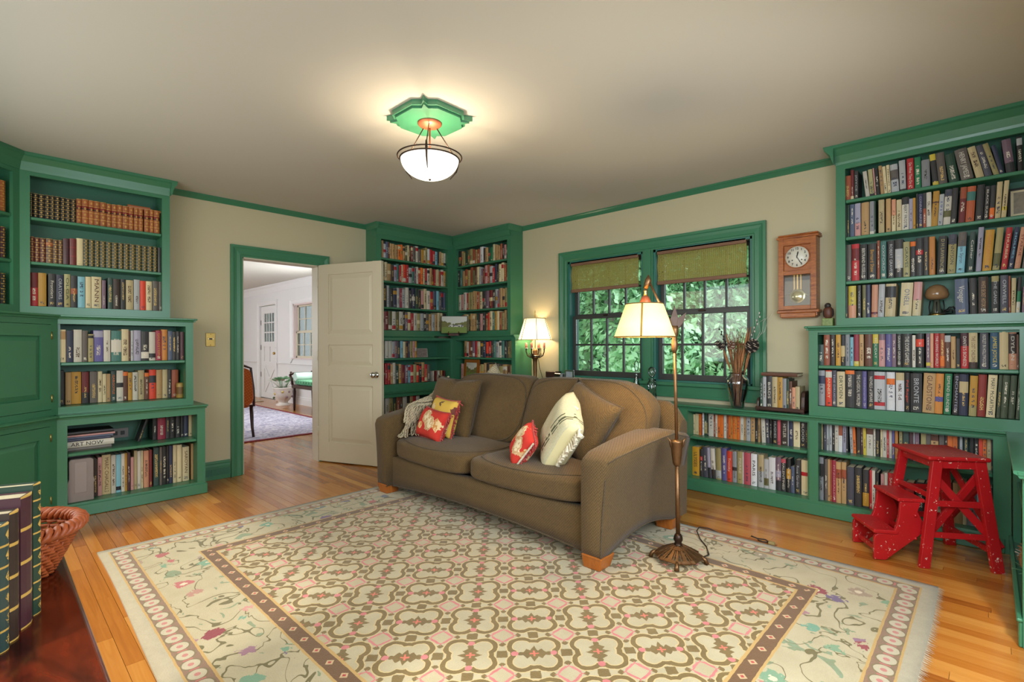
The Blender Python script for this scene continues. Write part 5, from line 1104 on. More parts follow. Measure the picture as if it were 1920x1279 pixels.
# clock-side group
cush('square_pillow', 'olive square pillow matching the sofa, leaning beside the cream woven cushion', mtx((2.985, -1.45, .66), (.86, -.22, -.32), (.30, .30, .9)), .225, .225, .08, M['sofa'], M['piping'])
o, rp = cush('woven_cushion', 'cream woven cushion with dark stitched stripes and white tassel edge', mtx((2.98, -1.665, .625), (.52, -.58, -.42), (.42, .12, .88)), .20, .205, .085, M['woven'])
tassels(o, [rp[i] for i in range(20, 41, 1)], M['cream_tassel'], .05, r=.011); tassels(o, [rp[0], rp[-6], rp[-10], rp[19], rp[17], rp[42], rp[44], rp[52]], M['cream_tassel'], .035, r=.009)
o, rp = cush('small_red_cushion', 'small red cushion with cream flower and looped tassels before the woven one', mtx((2.79, -1.79, .545), (.62, -.60, -.38), (.50, .22, .80)), .115, .118, .055, M['needle_red'])
tassels(o, [rp[i] for i in range(20, 40)]+[rp[i] for i in range(42, 60, 2)], M['trimred'], .03, r=.006)
obj('braid', G().tube(rp, .006, 6, True), M['trimred'], o)
g = G()
for i in range(26): g.tube([(.112, -.1+i*.008, .004), (.118, -.098+i*.008, .012), (.124, -.1+i*.008, .004)], .0028, 5)
obj('looped_braid', g, M['cream_tassel'], o)
# knitted cushion whose corner shows over the sofa back
o, rp = cush('knit_cushion', 'cream crocheted cushion peeking over the sofa back before the framed picture', mtx((1.78, -1.085, .80), (.75, .05, .66), (-.6, .2, .78)), .15, .15, .05, M['knit'])
# knitted throw over the arm at the doorway end
throw = thing('knit_throw', 'cream chunky knitted throw with long fringe draped over the sofa arm', 'throw', (1.5, -1.5, .6))
path = [(1.60, -1.36, .84), (1.55, -1.37, .80), (1.50, -1.42, .745), (1.465, -1.47, .705), (1.45, -1.53, .682), (1.47, -1.58, .668), (1.51, -1.62, .645), (1.54, -1.645, .60), (1.553, -1.66, .55)]
side = [(.16, .02, -.1), (.16, .0, -.09), (.15, -.02, -.07), (.12, -.08, -.02), (.08, -.14, -.0), (.06, -.17, -.0), (.04, -.18, -.005), (.035, -.18, -.005), (.03, -.18, -.0)]
def thr(u_, v_):
    k = u_*(len(path)-1); i = min(int(k), len(path)-2); t = k-i
    p = Vector(path[i]).lerp(Vector(path[i+1]), t); q = Vector(side[i]).lerp(Vector(side[i+1]), t)
    w_ = p+q*(v_-.25)*1.25; fold = .014*math.sin(v_*19)+.006*math.sin(v_*43+u_*6)
    return tuple(w_ + Vector((-.2, -.3, .9))*fold - Vector(throw.location))
g = G().grid(thr, 40, 26); c = obj('knit_cloth', g, M['knit'], throw)
sol = c.modifiers.new('thick', 'SOLIDIFY'); sol.thickness = .016; sol.offset = 1
g = G()
for j in range(16):                                     # raised cable ribs
    g.tube([Vector(thr(i/18, j/15))+Vector((0, -.006, .015+.004*math.sin(i*2.6+j))) for i in range(19)], [.0075+.003*(i % 2) for i in range(19)], 6)
obj('cable_ribs', g, M['knit'], throw)
for j in range(46):
    v_ = R.random(); st_ = Vector(thr(1 if j % 3 else .62, v_)); p = [st_]
    d = Vector((.006+R.uniform(-.012, .02), -.014+R.uniform(-.02, .01), -.03))
    for q in range(4):
        p.append(p[-1]+d+Vector((R.uniform(-.008, .008), R.uniform(-.008, .008), 0)))
    p = [Vector((max(q.x, .055), q.y, max(q.z, -.135))) for q in p]
    obj('fringe_strand', G().tube(p, [.006, .0055, .005, .0055, .004], 5), M['knit'], throw)
# ------------------------------------------------------------------ ceiling lamp
cl = thing('ceiling_lamp', 'bronze ceiling lamp with glowing white glass bowl under green notched ceiling plate', 'lamp', (2.583, -2.34, ZC))
def notch(s_, k):
    """square plate with notched and pointed corners"""
    P = []
    for q in range(4):
        a = q*PI/2; c, s2 = math.cos(a), math.sin(a)
        for x, y in ((s_, s_-.095*k), (s_-.035*k, s_-.06*k), (s_+.0-.015*k, s_-.015*k), (s_-.06*k, s_-.035*k), (s_-.095*k, s_)):
            P.append((x*c-y*s2, x*s2+y*c))
    return P
pl = obj('ceiling_plate', G().prism(notch(.185, 1), lambda a, b, h: Vector((a, b, h)), -.028, -.0005).prism(notch(.172, 1), lambda a, b, h: Vector((a, b, h)), -.04, -.028), M['green'], cl)
obj('canopy', G().lathe([(.068, -.04), (.068, -.046), (.058, -.056), (.03, -.066), (.006, -.069)], n=24), M['copper'], cl)
obj('stem', G().tube([(0, 0, -.06), (0, 0, -.25)], .005, 8), M['copper'], cl)
ZB = -.235
for k in range(3):
    a = math.radians(-43+120*k); c, s_ = math.cos(a), math.sin(a)
    obj('hanger_rod', G().tube([(c*.035, s_*.035, -.05), (c*.172, s_*.172, ZB+.015)], .003, 6), M['dark_metal'], cl)
    obj('arm_prong', G().tube([(c*.174, s_*.174, ZB+.03), (c*.178, s_*.178, ZB), (c*.165, s_*.165, ZB-.05), (c*.125, s_*.125, ZB-.1)], [.005, .007, .005, .002], 8), M['dark_metal'], cl)
for r_, z_ in ((.178, ZB+.004), (.165, ZB-.012)):
    obj('ring', G().tube([(r_*math.cos(2*PI*i/48), r_*math.sin(2*PI*i/48), z_) for i in range(48)], .0042, 8, True), M['dark_metal'], cl)
prof = [(.162*math.sin(t*PI/2/11)**.9 if t else .001, ZB-.012-.108*math.cos(t*PI/2/11)**1.1) for t in range(12)]
obj('glass_bowl', G().lathe(prof, n=40, cap=False), M['bowl'], cl)
obj('finial', G().ball((0, 0, ZB-.122), .007), M['dark_metal'], cl)
light('ceiling_bulb', 'POINT', (2.583, -2.34, ZC+ZB-.066), 11, (1, .80, .56), radius=.03)

# ------------------------------------------------------------------ floor lamp
fl_ = thing('floor_lamp', 'antique bronze floor lamp with swing arm and lit parchment shade beside the sofa', 'lamp', (3.66, -1.53, .0125))
def oct_ring(r, z, n=8, a0=PI/8): return [(r*math.cos(a0+2*PI*k/n), r*math.sin(a0+2*PI*k/n), z) for k in range(n)]
g = G()
for k in range(8):                                                     # pierced panels of the base
    a0, a1 = PI/8+2*PI*k/8, PI/8+2*PI*(k+1)/8
    def bp(t, s_): 
        r = .128*(1-s_)+.022*s_; z = .030+.052*s_**.8
        p0 = Vector((math.cos(a0)*r, math.sin(a0)*r, z)); p1 = Vector((math.cos(a1)*r, math.sin(a1)*r, z)); return p0.lerp(p1, t)
    for t0, t1 in ((0, .09), (.2, .27), (.36, .64), (.73, .8), (.91, 1)):
        g.add([bp(t0, .0), bp(t1, .0), bp(t1, 1), bp(t0, 1)], [(0, 1, 2, 3)])
    g.add([bp(0, 0), bp(1, 0), bp(1, .12), bp(0, .12)], [(0, 1, 2, 3)]).add([bp(0, .72), bp(1, .72), bp(1, 1), bp(0, 1)], [(0, 1, 2, 3)])
b_ = obj('base', g, M['bronze'], fl_); q = b_.modifiers.new('t', 'SOLIDIFY'); q.thickness = .005
for k in range(8):
    a = PI/8+2*PI*k/8
    if k % 2 == 0: obj('foot', G().tube([(.115*math.cos(a), .115*math.sin(a), .034), (.135*math.cos(a), .135*math.sin(a), .022), (.142*math.cos(a), .142*math.sin(a), .001)], [.008, .011, .013], 6), M['bronze'], fl_)
obj('collar', G().lathe([(.026, .078), (.02, .086), (.017, .098), (.024, .112), (.021, .128), (.014, .14)], n=16, flute=(8, .06)), M['dark_metal'], fl_)
obj('pole', G().tube([(0, 0, .10), (-.003, -.003, .52)], .0115, 12).tube([(-.004, -.004, .6), (-.012, -.011, 1.19)], .0085, 12), M['bronze'], fl_)
sk = obj('mid_socket', G().lathe([(.012, .50), (.019, .512), (.021, .522), (.026, .56), (.032, .625), (.034, .632), (.028, .638), (.012, .642)], (-.004, -.004, 0), n=10, flute=(5, .05)), M['bronze'], fl_)
for s_ in (-1, 1): obj('leaf_tip', G().tube([Vector((-.004, -.004, .60))+Rv*s_*.028, Vector((-.004, -.004, .635))+Rv*s_*.036, Vector((-.004, -.004, .652))+Rv*s_*.05], [.008, .006, .001], 6), M['bronze'], fl_)
tip = Vector((-.012, -.011, 1.18))
obj('upper_socket', G().lathe([(.009, 1.10), (.016, 1.12), (.018, 1.15), (.013, 1.18), (.02, 1.20), (.024, 1.225), (.018, 1.245)], (tip.x, tip.y, 0), n=12, flute=(6, .05)), M['bronze'], fl_)
for ang, h_, wd in ((0, .125, .024), (34, .11, .024), (-36, .09, .02)):
    d = (Rv*math.sin(math.radians(ang))+Vector((0, 0, 1))*math.cos(math.radians(ang))); s_ = Rv*math.cos(math.radians(ang))-Vector((0, 0, 1))*math.sin(math.radians(ang)); b0 = tip+Vector((0, 0, .045)); nn = Fv*.006
    ol_ = [(0, -.4), (.42, -1), (.55, -.75), (1, 0), (.55, .75), (.42, 1), (0, .4)]
    g = G(); n = len(ol_); vs = [b0+d*h_*t+s_*wd*w2-nn*(1-abs(w2)*.7) for t, w2 in ol_]+[b0+d*h_*t+s_*wd*w2+nn*(1-abs(w2)*.7) for t, w2 in ol_]
    obj('arrow_leaf', g.add(vs, [tuple(range(n)), tuple(range(2*n-1, n-1, -1))]+[(i, (i+1) % n, n+(i+1) % n, n+i) for i in range(n)]), M['dark_metal'], fl_)
el = Vector((-.111, -.106, 1.487)); jn = tip+Vector((.0, .0, .03))
ad = (el-jn)
obj('swing_arm', G().tube([jn, jn+ad*.98], .006, 8).tube([jn+Vector((0, 0, .016)), jn+ad*.55+Vector((0, 0, .016))], .004, 6), M['bronze'], fl_)
obj('arm_bracket', G().tube([jn+ad*.38+Vector((.0, 0, -.004)), jn+ad*.52+Vector((0, 0, .012))], [.012, .009], 8), M['dark_metal'], fl_)
obj('elbow', G().tube([el+Vector((0, 0, .028)), el, el+Vector((-.012, -.012, -.045))], [.003, .018, .012], 8), M['bronze'], fl_)
sp = el+Vector((-.012, -.012, -.05)); 
obj('neck', G().lathe([(.009, 0), (.012, -.008), (.009, -.016), (.012, -.024), (.009, -.034)], sp, n=12), M['brass'], fl_)
obj('lamp_socket', G().lathe([(.01, -.03), (.02, -.04), (.028, -.06), (.028, -.085), (.022, -.1)], sp, n=14), M['copper'], fl_)
cx, cy = -.127, -.122
shp = [(.158, 1.186), (.155, 1.194), (.098, 1.358), (.095, 1.362)]
sh = obj('lamp_shade', G().lathe(shp, (cx, cy, 0), n=40, cap=False), M['parchment'], fl_)
for r_, z_ in ((.159, 1.187), (.0965, 1.361)): obj('shade_binding', G().tube([(cx+r_*math.cos(2*PI*i/40), cy+r_*math.sin(2*PI*i/40), z_) for i in range(40)], .0032, 6, True), mat('binding', '6a4c1c', .7), sh)
a = math.radians(-67); obj('shade_seam', G().tube([(cx+r_*math.cos(a), cy+r_*math.sin(a), z_) for r_, z_ in ((.157, 1.19), (.0985, 1.358))], .0045, 6), mat('seam', '9a7426', .7), sh)
for k in range(3):
    a = 2*PI*k/3; obj('spider_wire', G().tube([(cx, cy, 1.352), (cx+.095*math.cos(a), cy+.095*math.sin(a), 1.36)], .0018, 5), M['brass'], fl_)
light('floor_lamp_bulb', 'POINT', (3.66+cx, -1.53+cy, 1.29), 17, (1, .78, .50), radius=.03)
cdx = thing('lamp_cord', 'dark thin lamp cord curling over the rug behind the floor lamp', 'cord', (3.62, -1.2, .012))
pts = [(3.74, -1.45, .018), (3.755, -1.36, .017), (3.70, -1.26, .017), (3.63, -1.18, .018), (3.575, -1.10, .03), (3.56, -1.03, .03), (3.60, -.985, .02), (3.655, -.975, .005)]
obj('cable', G().tube([Vector(p)-Vector((3.62, -1.2, .012)) for p in pts], .0035, 6), M['cord'], cdx)
cd2 = thing('power_cord', 'short brown power cord end lying on floorboards at the rug edge', 'cord', (3.88, -.94, .0))
obj('cable', G().tube([(-.06, .05, .004), (-.02, .03, .006), (.02, .045, .006), (.05, .02, .004), (.02, .0, .006), (-.01, .012, .004)], .0035, 6), M['cord'], cd2)
obj('plug', G().box(.05, .085, -.012, .012, .001, .018, ch=.004), mat('tan_plug', '8a7a4c', .6), cd2)

# ------------------------------------------------------------------ table lamp on the counter
tl_ = thing('table_lamp', 'lit candelabra table lamp with cream pleated shade beside the corner bookcase', 'lamp', (1.43, -.115, .6745))
obj('base', G().lathe([(.07, 0), (.07, .012), (.058, .02), (.064, .03), (.045, .05), (.04, .07), (.022, .085), (.028, .10), (.02, .115)], n=20, flute=(4, .08)), M['bronze'], tl_)
obj('column', G().lathe([(.02, .11), (.016, .13), (.02, .2), (.022, .3), (.026, .33), (.036, .345), (.04, .352), (.03, .362), (.022, .38), (.024, .42), (.012, .44)], n=16, flute=(8, .03)), M['bronze'], tl_)
obj('drip_bowl', G().lathe([(.02, .355), (.046, .365), (.048, .372), (.03, .375)], n=18), M['steel'], tl_)
for k in range(4):
    a = math.radians(20+90*k); c, s_ = math.cos(a), math.sin(a)
    ar = obj('candle_arm', G().tube([(c*r_, s_*r_, z_) for r_, z_ in ((.016, .37), (.05, .352), (.085, .37), (.10, .41), (.1, .44))], [.006, .007, .006, .006, .008], 8).tube([(c*r_, s_*r_, z_) for r_, z_ in ((.05, .354), (.048, .385), (.065, .392), (.07, .375), (.058, .37))], .004, 6), M['dark_metal'], tl_)
    obj('drip_pan', G().lathe([(.006, .44), (.026, .446), (.027, .449), (.01, .45)], (c*.1, s_*.1, 0), n=12), M['steel'], ar)
    obj('candle', G().lathe([(.012, .45), (.012, .50), (.008, .506)], (c*.1, s_*.1, 0), n=10), mat('pink_candle', 'c87a70', .5), ar)
obj('harp', G().tube([(0, 0, .43), (0, 0, .76)], .004, 8), M['brass'], tl_)
obj('lamp_shade', G().lathe([(.172, .535), (.165, .56), (.108, .752), (.106, .757)], n=96, cap=False, flute=(48, .012)), M['silk_shade'], tl_)
for k in range(6):
    a = 2*PI*k/6+.3; obj('shade_rib', G().tube([(r_*math.cos(a), r_*math.sin(a), z_) for r_, z_ in ((.176, .535), (.169, .56), (.112, .752))], .0028, 5), mat('shade_tape', '8a7440', .7), tl_)
for r_, z_ in ((.175, .535), (.109, .757)): obj('shade_trim', G().tube([(r_*math.cos(2*PI*i/40), r_*math.sin(2*PI*i/40), z_) for i in range(40)], .0035, 6, True), mat('shade_braid', 'a89058', .7), tl_)
obj('finial', G().lathe([(.006, .757), (.009, .765), (.005, .775), (.008, .79), (.003, .81), (.006, .82), (.002, .845)], n=10), M['brass'], tl_)
obj('cord', G().tube([(.02, -.0, .36), (.045, .0, .33), (.05, .01, .25), (.075, .02, .16), (.09, .03, .09), (.07, .05, .01)], .0028, 6), M['cord'], tl_)
light('table_lamp_bulb', 'POINT', (1.43, -.115, .6745+.62), 4.5, (1, .80, .55), radius=.025)
# ------------------------------------------------------------------ counter things
def bx(name, label, cat, loc, dims, m, rz=0, lid=True, group=None):
    t = thing(name, label, cat, loc, rz, group); a, b, c = dims
    obj('body', G().box(-a, a, -b, b, 0, c*.72, ch=.003), m, t)
    if lid: obj('lid', G().box(-a*1.04, a*1.04, -b*1.06, b*1.06, c*.73, c, ch=.004), m, t)
    return t
b_ = bx('trinket_box', 'small brown wooden trinket box on the counter beside the table lamp', 'box', (1.66, -.10, .6745), (.058, .05, .215), M['dark_wood'], .1)
bx('metal_case', 'small grey metal case on the counter behind the sofa back', 'box', (1.765, -.12, .6745), (.04, .04, .20), M['steel'], -.1)
pf = thing('photo_frame', 'small silver photo frame standing on the counter before the window', 'picture frame', (1.87, -.115, .6745), .1)
obj('frame', G().box(-.05, .05, 0, .012, 0, .015).box(-.05, .05, 0, .012, .22, .235).box(-.05, -.037, 0, .012, .015, .22).box(.037, .05, 0, .012, .015, .22), M['steel'], pf, bevel=.002)
obj('photo', G().box(-.037, .037, .003, .008, .015, .22), mat('photo_print', '9aa4ac', .3, noise=(30, .5)), pf)
obj('easel_back', G().tube([(0, .012, .16), (0, .07, .0)], .004, 6), M['black'], pf)
for nm, x, lab, prof in (('decanter', 2.595, 'slim clear glass decanter with pear stopper standing before the window mullion', [(.035, .0), (.036, .05), (.034, .1), (.016, .19), (.013, .235), (.02, .245), (.012, .25), (.02, .285), (.022, .31), (.012, .335), (.002, .34)]),
                       ('decanter', 2.745, 'clear glass decanter with round ball stopper standing before the window mullion', [(.036, 0), (.04, .03), (.034, .08), (.036, .12), (.042, .14), (.03, .165), (.02, .175), (.03, .185), (.026, .19), (.012, .2), (.024, .215), (.034, .24), (.03, .27), (.016, .288), (.002, .29)])):
    t = thing(nm, lab, 'decanter', (x, -.09, .6745), 0, 'glass decanters on the counter')
    k = 7; obj('bottle', G().lathe(prof[:k] if x < 2.7 else prof[:9], n=24), M['clear_glass'], t); obj('stopper', G().lathe(prof[k-1:] if x < 2.7 else prof[9:], n=20), M['clear_glass'], t)
# vase of dried stems
vs_ = thing('glass_vase', 'cut glass vase holding dried stems on the counter before the window', 'vase', (3.468, -.112, .6745))
obj('vase_body', G().lathe([(.042, 0), (.046, .008), (.05, .03), (.062, .08), (.078, .14), (.084, .18), (.08, .215), (.064, .24), (.054, .25), (.056, .262), (.062, .27)], n=40, cap=False, flute=(20, .012)).lathe([(.001, .004), (.043, .004)], n=40, cap=False), M['cut_glass'], vs_)
M['stem'] = mat('dried_stem', '8a6440', .9, noise=(60, .4)); M['stem_dark'] = mat('dark_twig', '2c221c', .9); M['plume'] = mat('reed_plume', 'a8724a', .95, noise=(80, .4)); M['catkin'] = mat('pussy_willow', 'c8c4bc', .9)
ds = thing('dried_stems', 'bunch of dried brown stems and grasses standing in the cut glass vase', 'dried plants', (3.468, -.112, .69))
for i in range(46):
    a = R.uniform(0, 2*PI); sp_ = R.uniform(.01, .12); h_ = R.uniform(.36, .60); bx_, by_ = R.uniform(-.025, .025), R.uniform(-.025, .02)
    tx, ty = sp_*math.cos(a), sp_*math.sin(a)*.45; ty = min(ty, .06)
    obj('stem', G().tube([(bx_, by_, 0), (bx_*.5+tx*.25, by_*.5+ty*.25, h_*.45), (tx, ty, h_)], [.0032, .003, .0012], 5), M['stem' if i % 4 else 'stem_dark'], ds)
    if i % 3 == 0: obj('plume', G().tube([(tx*.5, ty*.5, h_*.62), (tx*.72, ty*.72, h_*.78), (tx, ty, h_)], [.004, .010, .002], 6), M['plume'], ds)
for i in range(60):
    a = R.uniform(-.1, PI+.1); g = G(); z0 = R.uniform(.36, .5); x0 = R.uniform(-.06, .06)
    g.tube([(x0, R.uniform(-.02, .02), z0), (x0*1.5+.05*math.cos(a), R.uniform(-.03, .04), z0+.11)], [.0012, .0006], 4)
    obj('bristle', g, M['plume' if i % 2 else 'stem'], ds)
for pts_ in ([(0, 0, .1), (-.05, .0, .38), (-.13, -.02, .60)], [(.02, 0, .1), (.07, 0, .42), (.165, .02, .72)]):
    obj('twig', G().tube(pts_, [.003, .0025, .0015], 5), M['stem_dark'], ds)
    p0, p1 = Vector(pts_[1]), Vector(pts_[2])
    for k in range(8):
        p = p0.lerp(p1, .3+.09*k); obj('catkin', G().ball(p+Vector((.006*(-1)**k, 0, 0)), .0055, 6, 5, (1, 1, 1.6)), M['catkin'] if pts_[2][0] > 0 else M['stem_dark'], ds)
for k in range(3):
    obj('curly_twig', G().tube([(.03, 0, .35), (.12+.02*k, .02, .48+.03*k), (.16+.015*k, .01, .56), (.145+.03*k, .03, .63), (.19+.03*k, .04, .66+.03*k)], .0012, 4), M['catkin'], ds)
def cone(loc, axis, L_, r_, lab, tone):
    t = thing('pine_cone', lab, 'pine cone', loc, 0, 'pine cones among the dried stems'); q = Vector(axis).to_track_quat('Z', 'Y').to_matrix().to_4x4()
    obj('core', G().lathe([(.003, 0), (r_*.5, L_*.2), (r_*.55, L_*.5), (r_*.35, L_*.85), (.002, L_)], n=10).xf(q), M['stem_dark'], t)
    cm_ = mat('cone_scale', tone, .8); ct_ = mat('cone_tip', 'b8a490', .8); k = 0
    for ring in range(9):
        f_ = ring/8; rr = r_*math.sin(PI*(.14+.72*f_))**.8; n_ = 9
        for j in range(n_):
            a = 2*PI*(j+.5*(ring % 2))/n_; c, s_ = math.cos(a), math.sin(a); z0 = L_*(.04+.88*f_)
            T = Vector((-s_, c, 0)); O = Vector((c, s_, 0)); w2 = rr*.36
            a0 = O*rr*.45+Vector((0, 0, z0)); a1 = O*rr+Vector((0, 0, z0+L_*.07)); 
            g = G().add([a0-T*w2*.5, a0+T*w2*.5, a1+T*w2, a1-T*w2, a1+O*.002-Vector((0, 0, .004))+T*w2*.8, a1+O*.002-Vector((0, 0, .004))-T*w2*.8], [(0, 1, 2, 3), (3, 2, 4, 5), (0, 1, 4, 5)]).xf(q)
            obj('scale', g, ct_ if (j+ring) % 3 == 0 else cm_, t); k += 1
    return t
cone((3.37, -.13, 1.115), (-.55, -.25, .8), .085, .036, 'dark pine cone low at the side of the dried stems', '3a2c26')
cone((3.555, -.135, 1.10), (.55, -.2, .8), .105, .045, 'large dark pine cone with pale scale tips over the vase', '2c2420')
cone((3.45, -.165, 1.125), (0, -.6, .8), .06, .027, 'small reddish pine cone in the middle of the dried stems', '6a3e2a')
# book rack
rk = thing('book_rack', 'dark wooden book rack with rounded end board on the counter by the bookcase', 'book rack', (3.79, -.108, .6745), 0)
obj('tray', G().box(-.16, .15, -.088, .07, .004, .022, ch=.003).box(-.165, .15, -.094, -.084, .008, .034, ch=.003), M['dark_wood'], rk)
ep = [(-.088, 0), (.07, 0), (.07, .12), (.05, .148), (.02, .155), (-.04, .155), (-.068, .145), (-.08, .115), (-.088, .05)]
obj('end_board', G().prism(ep, lambda a, c, h: Vector((h, a, c)), .128, .15), M['dark_wood'], rk, bevel=.003)
obj('end_board', G().prism([(a, c*.62) for a, c in ep], lambda a, c, h: Vector((h, a, c)), -.16, -.145), M['dark_wood'], rk, bevel=.003)
u = -.14
for i, (wd, h, c, ti, tc, ex) in enumerate(((.02, .215, 'dg', 'ATLAS', 'lg', 'bottle-green hardcover with pale edge, first in the book rack'), (.022, .225, 'lg', '', '', 'pale-grey hardcover with a white tag, second in the book rack'), (.038, .232, 'dk', 'BIRDS', 'iv', 'charcoal hardcover with white lettering standing in the book rack'), (.034, .228, 'kt', '', '', 'sand hardcover beside the ochre one in the book rack'), (.033, .226, 'gd', '', '', 'golden hardcover in the middle of the book rack'), (.024, .218, 'gb2', '', '', 'grey hardcover beside a green one in the book rack'), (.016, .214, 'dg', '', '', 'bottle-green tall hardcover behind the brown one in the book rack'), (.018, .2, 'br', '', '', 'brown hardcover near the end board of the book rack'), (.02, .158, 'sa', '', '', 'salmon short hardcover before the last in the book rack'), (.026, .165, 'kt', '', '', 'sand short hardcover against the end board of the book rack'))):
    o = make_book('hardcover_book', wd, h, .14, PAL[c], '', '', (ti+':'+tc) if ti else '', 'H'); o.location = (3.79+u, -.185, .6745+.0225); u += wd+.0008
    tag(o, ex, 'book', 'books in the counter rack')
flat_book('hardcover_book', (3.66, -.19, .6745+.0225+.2335), .0, .235, .15, .022, 'br', 'brown large hardcover lying flat across the books in the rack', 'books in the counter rack')
# carved bird figure on a box, on the ledge
ow = thing('bird_figure', 'small dark carved owl figure on a painted box on the bookcase ledge', 'figurine', (4.07, -.13, 1.2795))
obj('painted_box', G().box(-.032, .032, -.03, .03, 0, .052, ch=.003), mat('painted_box', '7a8a4c', .4, noise=(70, .7)), ow)
obj('body', G().lathe([(.016, .052), (.022, .06), (.028, .085), (.027, .11), (.019, .128)], n=14, mtx=Matrix.Diagonal((1, .85, 1))), mat('carved_wood', '5a3222', .5, noise=(40, .5)), ow)
obj('head', G().ball((-.002, -.004, .137), .02, 12, 8), mat('carved_dark', '2e2420', .5, noise=(60, .5)), ow)
obj('beak', G().tube([(-.006, -.022, .137), (-.008, -.03, .13)], [.005, .001], 6), M['stem_dark'], ow)
for s_ in (-1, 1): obj('wing', G().ball((s_*.024, .003, .09), .02, 8, 6, (.45, .8, 1.5)), M['stem_dark'], ow)
# glass mushroom lamp on the shelf
mu = thing('mushroom_lamp', 'brown glass mushroom lamp with coiled black cord standing between shelved books', 'lamp', (4.63, -.095, 1.3275))
obj('cap', G().lathe([(.006, .095), (.03, .096), (.05, .105), (.058, .125), (.052, .155), (.035, .178), (.015, .187), (.001, .189)], n=28), mat('amber_glass', '8a6a4a', .12, noise=(20, .35)), mu)
obj('stalk', G().lathe([(.022, 0), (.024, .02), (.018, .06), (.014, .096)], n=16), mat('smoke_glass', '4c5044', .15), mu)
obj('base_ring', G().lathe([(.04, 0), (.042, .006), (.03, .014), (.02, .016)], n=20), M['brass'], mu)
g = G()
for k in range(3): g.tube([(.03+.05*math.cos(a/6*PI)*(.7+.2*k), -.0-.035*math.sin(a/6*PI+k), .012+.02*k*abs(math.sin(a))) for a in range(13)], .0035, 6)
for k in range(3): g.tube([(-.03+.03*k, -.02, .01), (-.035+.035*k, -.022, .05), (-.03+.03*k, -.01, .09)], .004, 6)
obj('cord', g, M['black'], mu)
# picture standing on the second shelf
def picture(name, label, loc, rz, w_, h_, fw, m, pm, tilt=0.0, dd=.016, cat='picture', mat_w=0):
    t = thing(name, label, cat, loc, rz); g = G()
    g.box(-w_, w_, 0, dd, 0, fw).box(-w_, w_, 0, dd, h_-fw, h_).box(-w_, -w_+fw, 0, dd, fw, h_-fw).box(w_-fw, w_, 0, dd, fw, h_-fw)
    obj('frame', g, m, t, bevel=.002); obj('backing', G().box(-w_+.002, w_-.002, dd*.6, dd+.002, .002, h_-.002), M['black'], t)
    if mat_w: obj('mount', G().box(-w_+fw, w_-fw, dd*.35, dd*.55, fw, h_-fw), M['paper'], t)
    obj('image', G().box(-w_+fw+mat_w, w_-fw-mat_w, dd*.3, dd*.5, fw+mat_w, h_-fw-mat_w), pm, t)
    t.rotation_euler = (-tilt, 0, rz) if not rz else (0, 0, rz)
    if tilt and rz: t.rotation_euler = (Matrix.Rotation(rz, 3, 'Z') @ Matrix.Rotation(-tilt, 3, 'X')).to_euler()
    return t
def landscape(name, sky, trees, grass, house=False):
    nb = NB(name); x, y, z = nb.xyz(nb.coord('Generated')); co = nb.coord('Object'); n1 = nb.noise(co, 40, 4); n2 = nb.noise(co, 14, 3)
    c = nb.mix(n2, sRGB(sky), sRGB('d8d4c4')); tl = (z + (n1-.5)*.35 + ((x-.5).abs())*-.45) < .52
    c = nb.mix(tl, c, nb.mix(n1, sRGB(trees), sRGB('8a8440')))
    if house: c = nb.mix(z.between(.36, .5+.0)*x.between(.28, .85)*(n1 > .38), c, nb.mix(nb.white((x*22.0).floor(), (z*16.0).floor()) > .35, sRGB('5a6268'), sRGB('d0ccc4')))
    c = nb.mix((z+(n1-.5)*.1) < .36, c, nb.mix(n1, sRGB(grass), sRGB('7c9040'))); nb.set(Base_Color=c, Roughness=.6); return nb.m
picture('photo_frame', 'black framed picture with pale mount at the end of the second shelf', (4.985, -.12, 1.8555), 0, .05, .17, .012, M['black'], mat('print', '8a8070', .5, noise=(40, .4)), .12, mat_w=.012, cat='picture frame')
ps = picture('small_painting', 'small painting of a white house among trees standing in the corner on a stand', (.385, -.335, 1.292), math.radians(43), .152, .205, .004, M['black'], landscape('house_painting', 'c8d0d0', '4e5a34', '6c8438', True), .14)
ez = thing('plate_stand', 'brown wooden easel stand holding the small house painting', 'stand', (.385, -.335, 1.265), math.radians(43))
obj('rail', G().box(-.06, .06, -.03, -.02, .0, .012, ch=.003).box(-.06, .06, -.03, .012, .012, .024, ch=.003), M['mahogany'], ez)
for s_ in (-1, 1):
    obj('hook', G().tube([(s_*.055, -.0, .018), (s_*.058, -.035, .014), (s_*.062, -.042, .03), (s_*.056, -.04, .048)], [.006, .007, .006, .004], 6), M['mahogany'], ez)
    obj('leg', G().tube([(s_*.05, .0, .0), (s_*.02, .06, .1)], .005, 6), M['mahogany'], ez)
picture('snapshot', 'small unframed family snapshot leaning at the back of a corner shelf', (.15, -.62, 1.019), PI/2, .085, .1, .003, M['white'], mat('snapshot_print', '8a7a74', .4, noise=(45, .8)), .1, .004, 'photo')
picture('framed_picture', 'gilt framed small landscape standing on the corner shelf behind the sofa', (.565, -.245, .7425), 0, .125, .25, .035, mat('gilt_frame', '9a5c22', .35, .3), landscape('dark_landscape', '7c8478', '2a3024', '3a4a26'), .08)
for i, (c, y_) in enumerate((('iv', -.50), ('dr', -.46), ('iv', -.42), ('tn', -.38), ('dr', -.34))):
    o = make_book('cassette', .018, .115, .09, PAL[c], '', '', '', 'P'); o.matrix_world = Matrix.Translation((.2, y_, .7424)) @ Matrix.Rotation(PI/2, 4, 'Z')
    tag(o, '%s small boxed case, %s from the books, low corner shelf' % (PAL[c][1], ordinal(i)), 'case', 'small cases on the corner shelf')
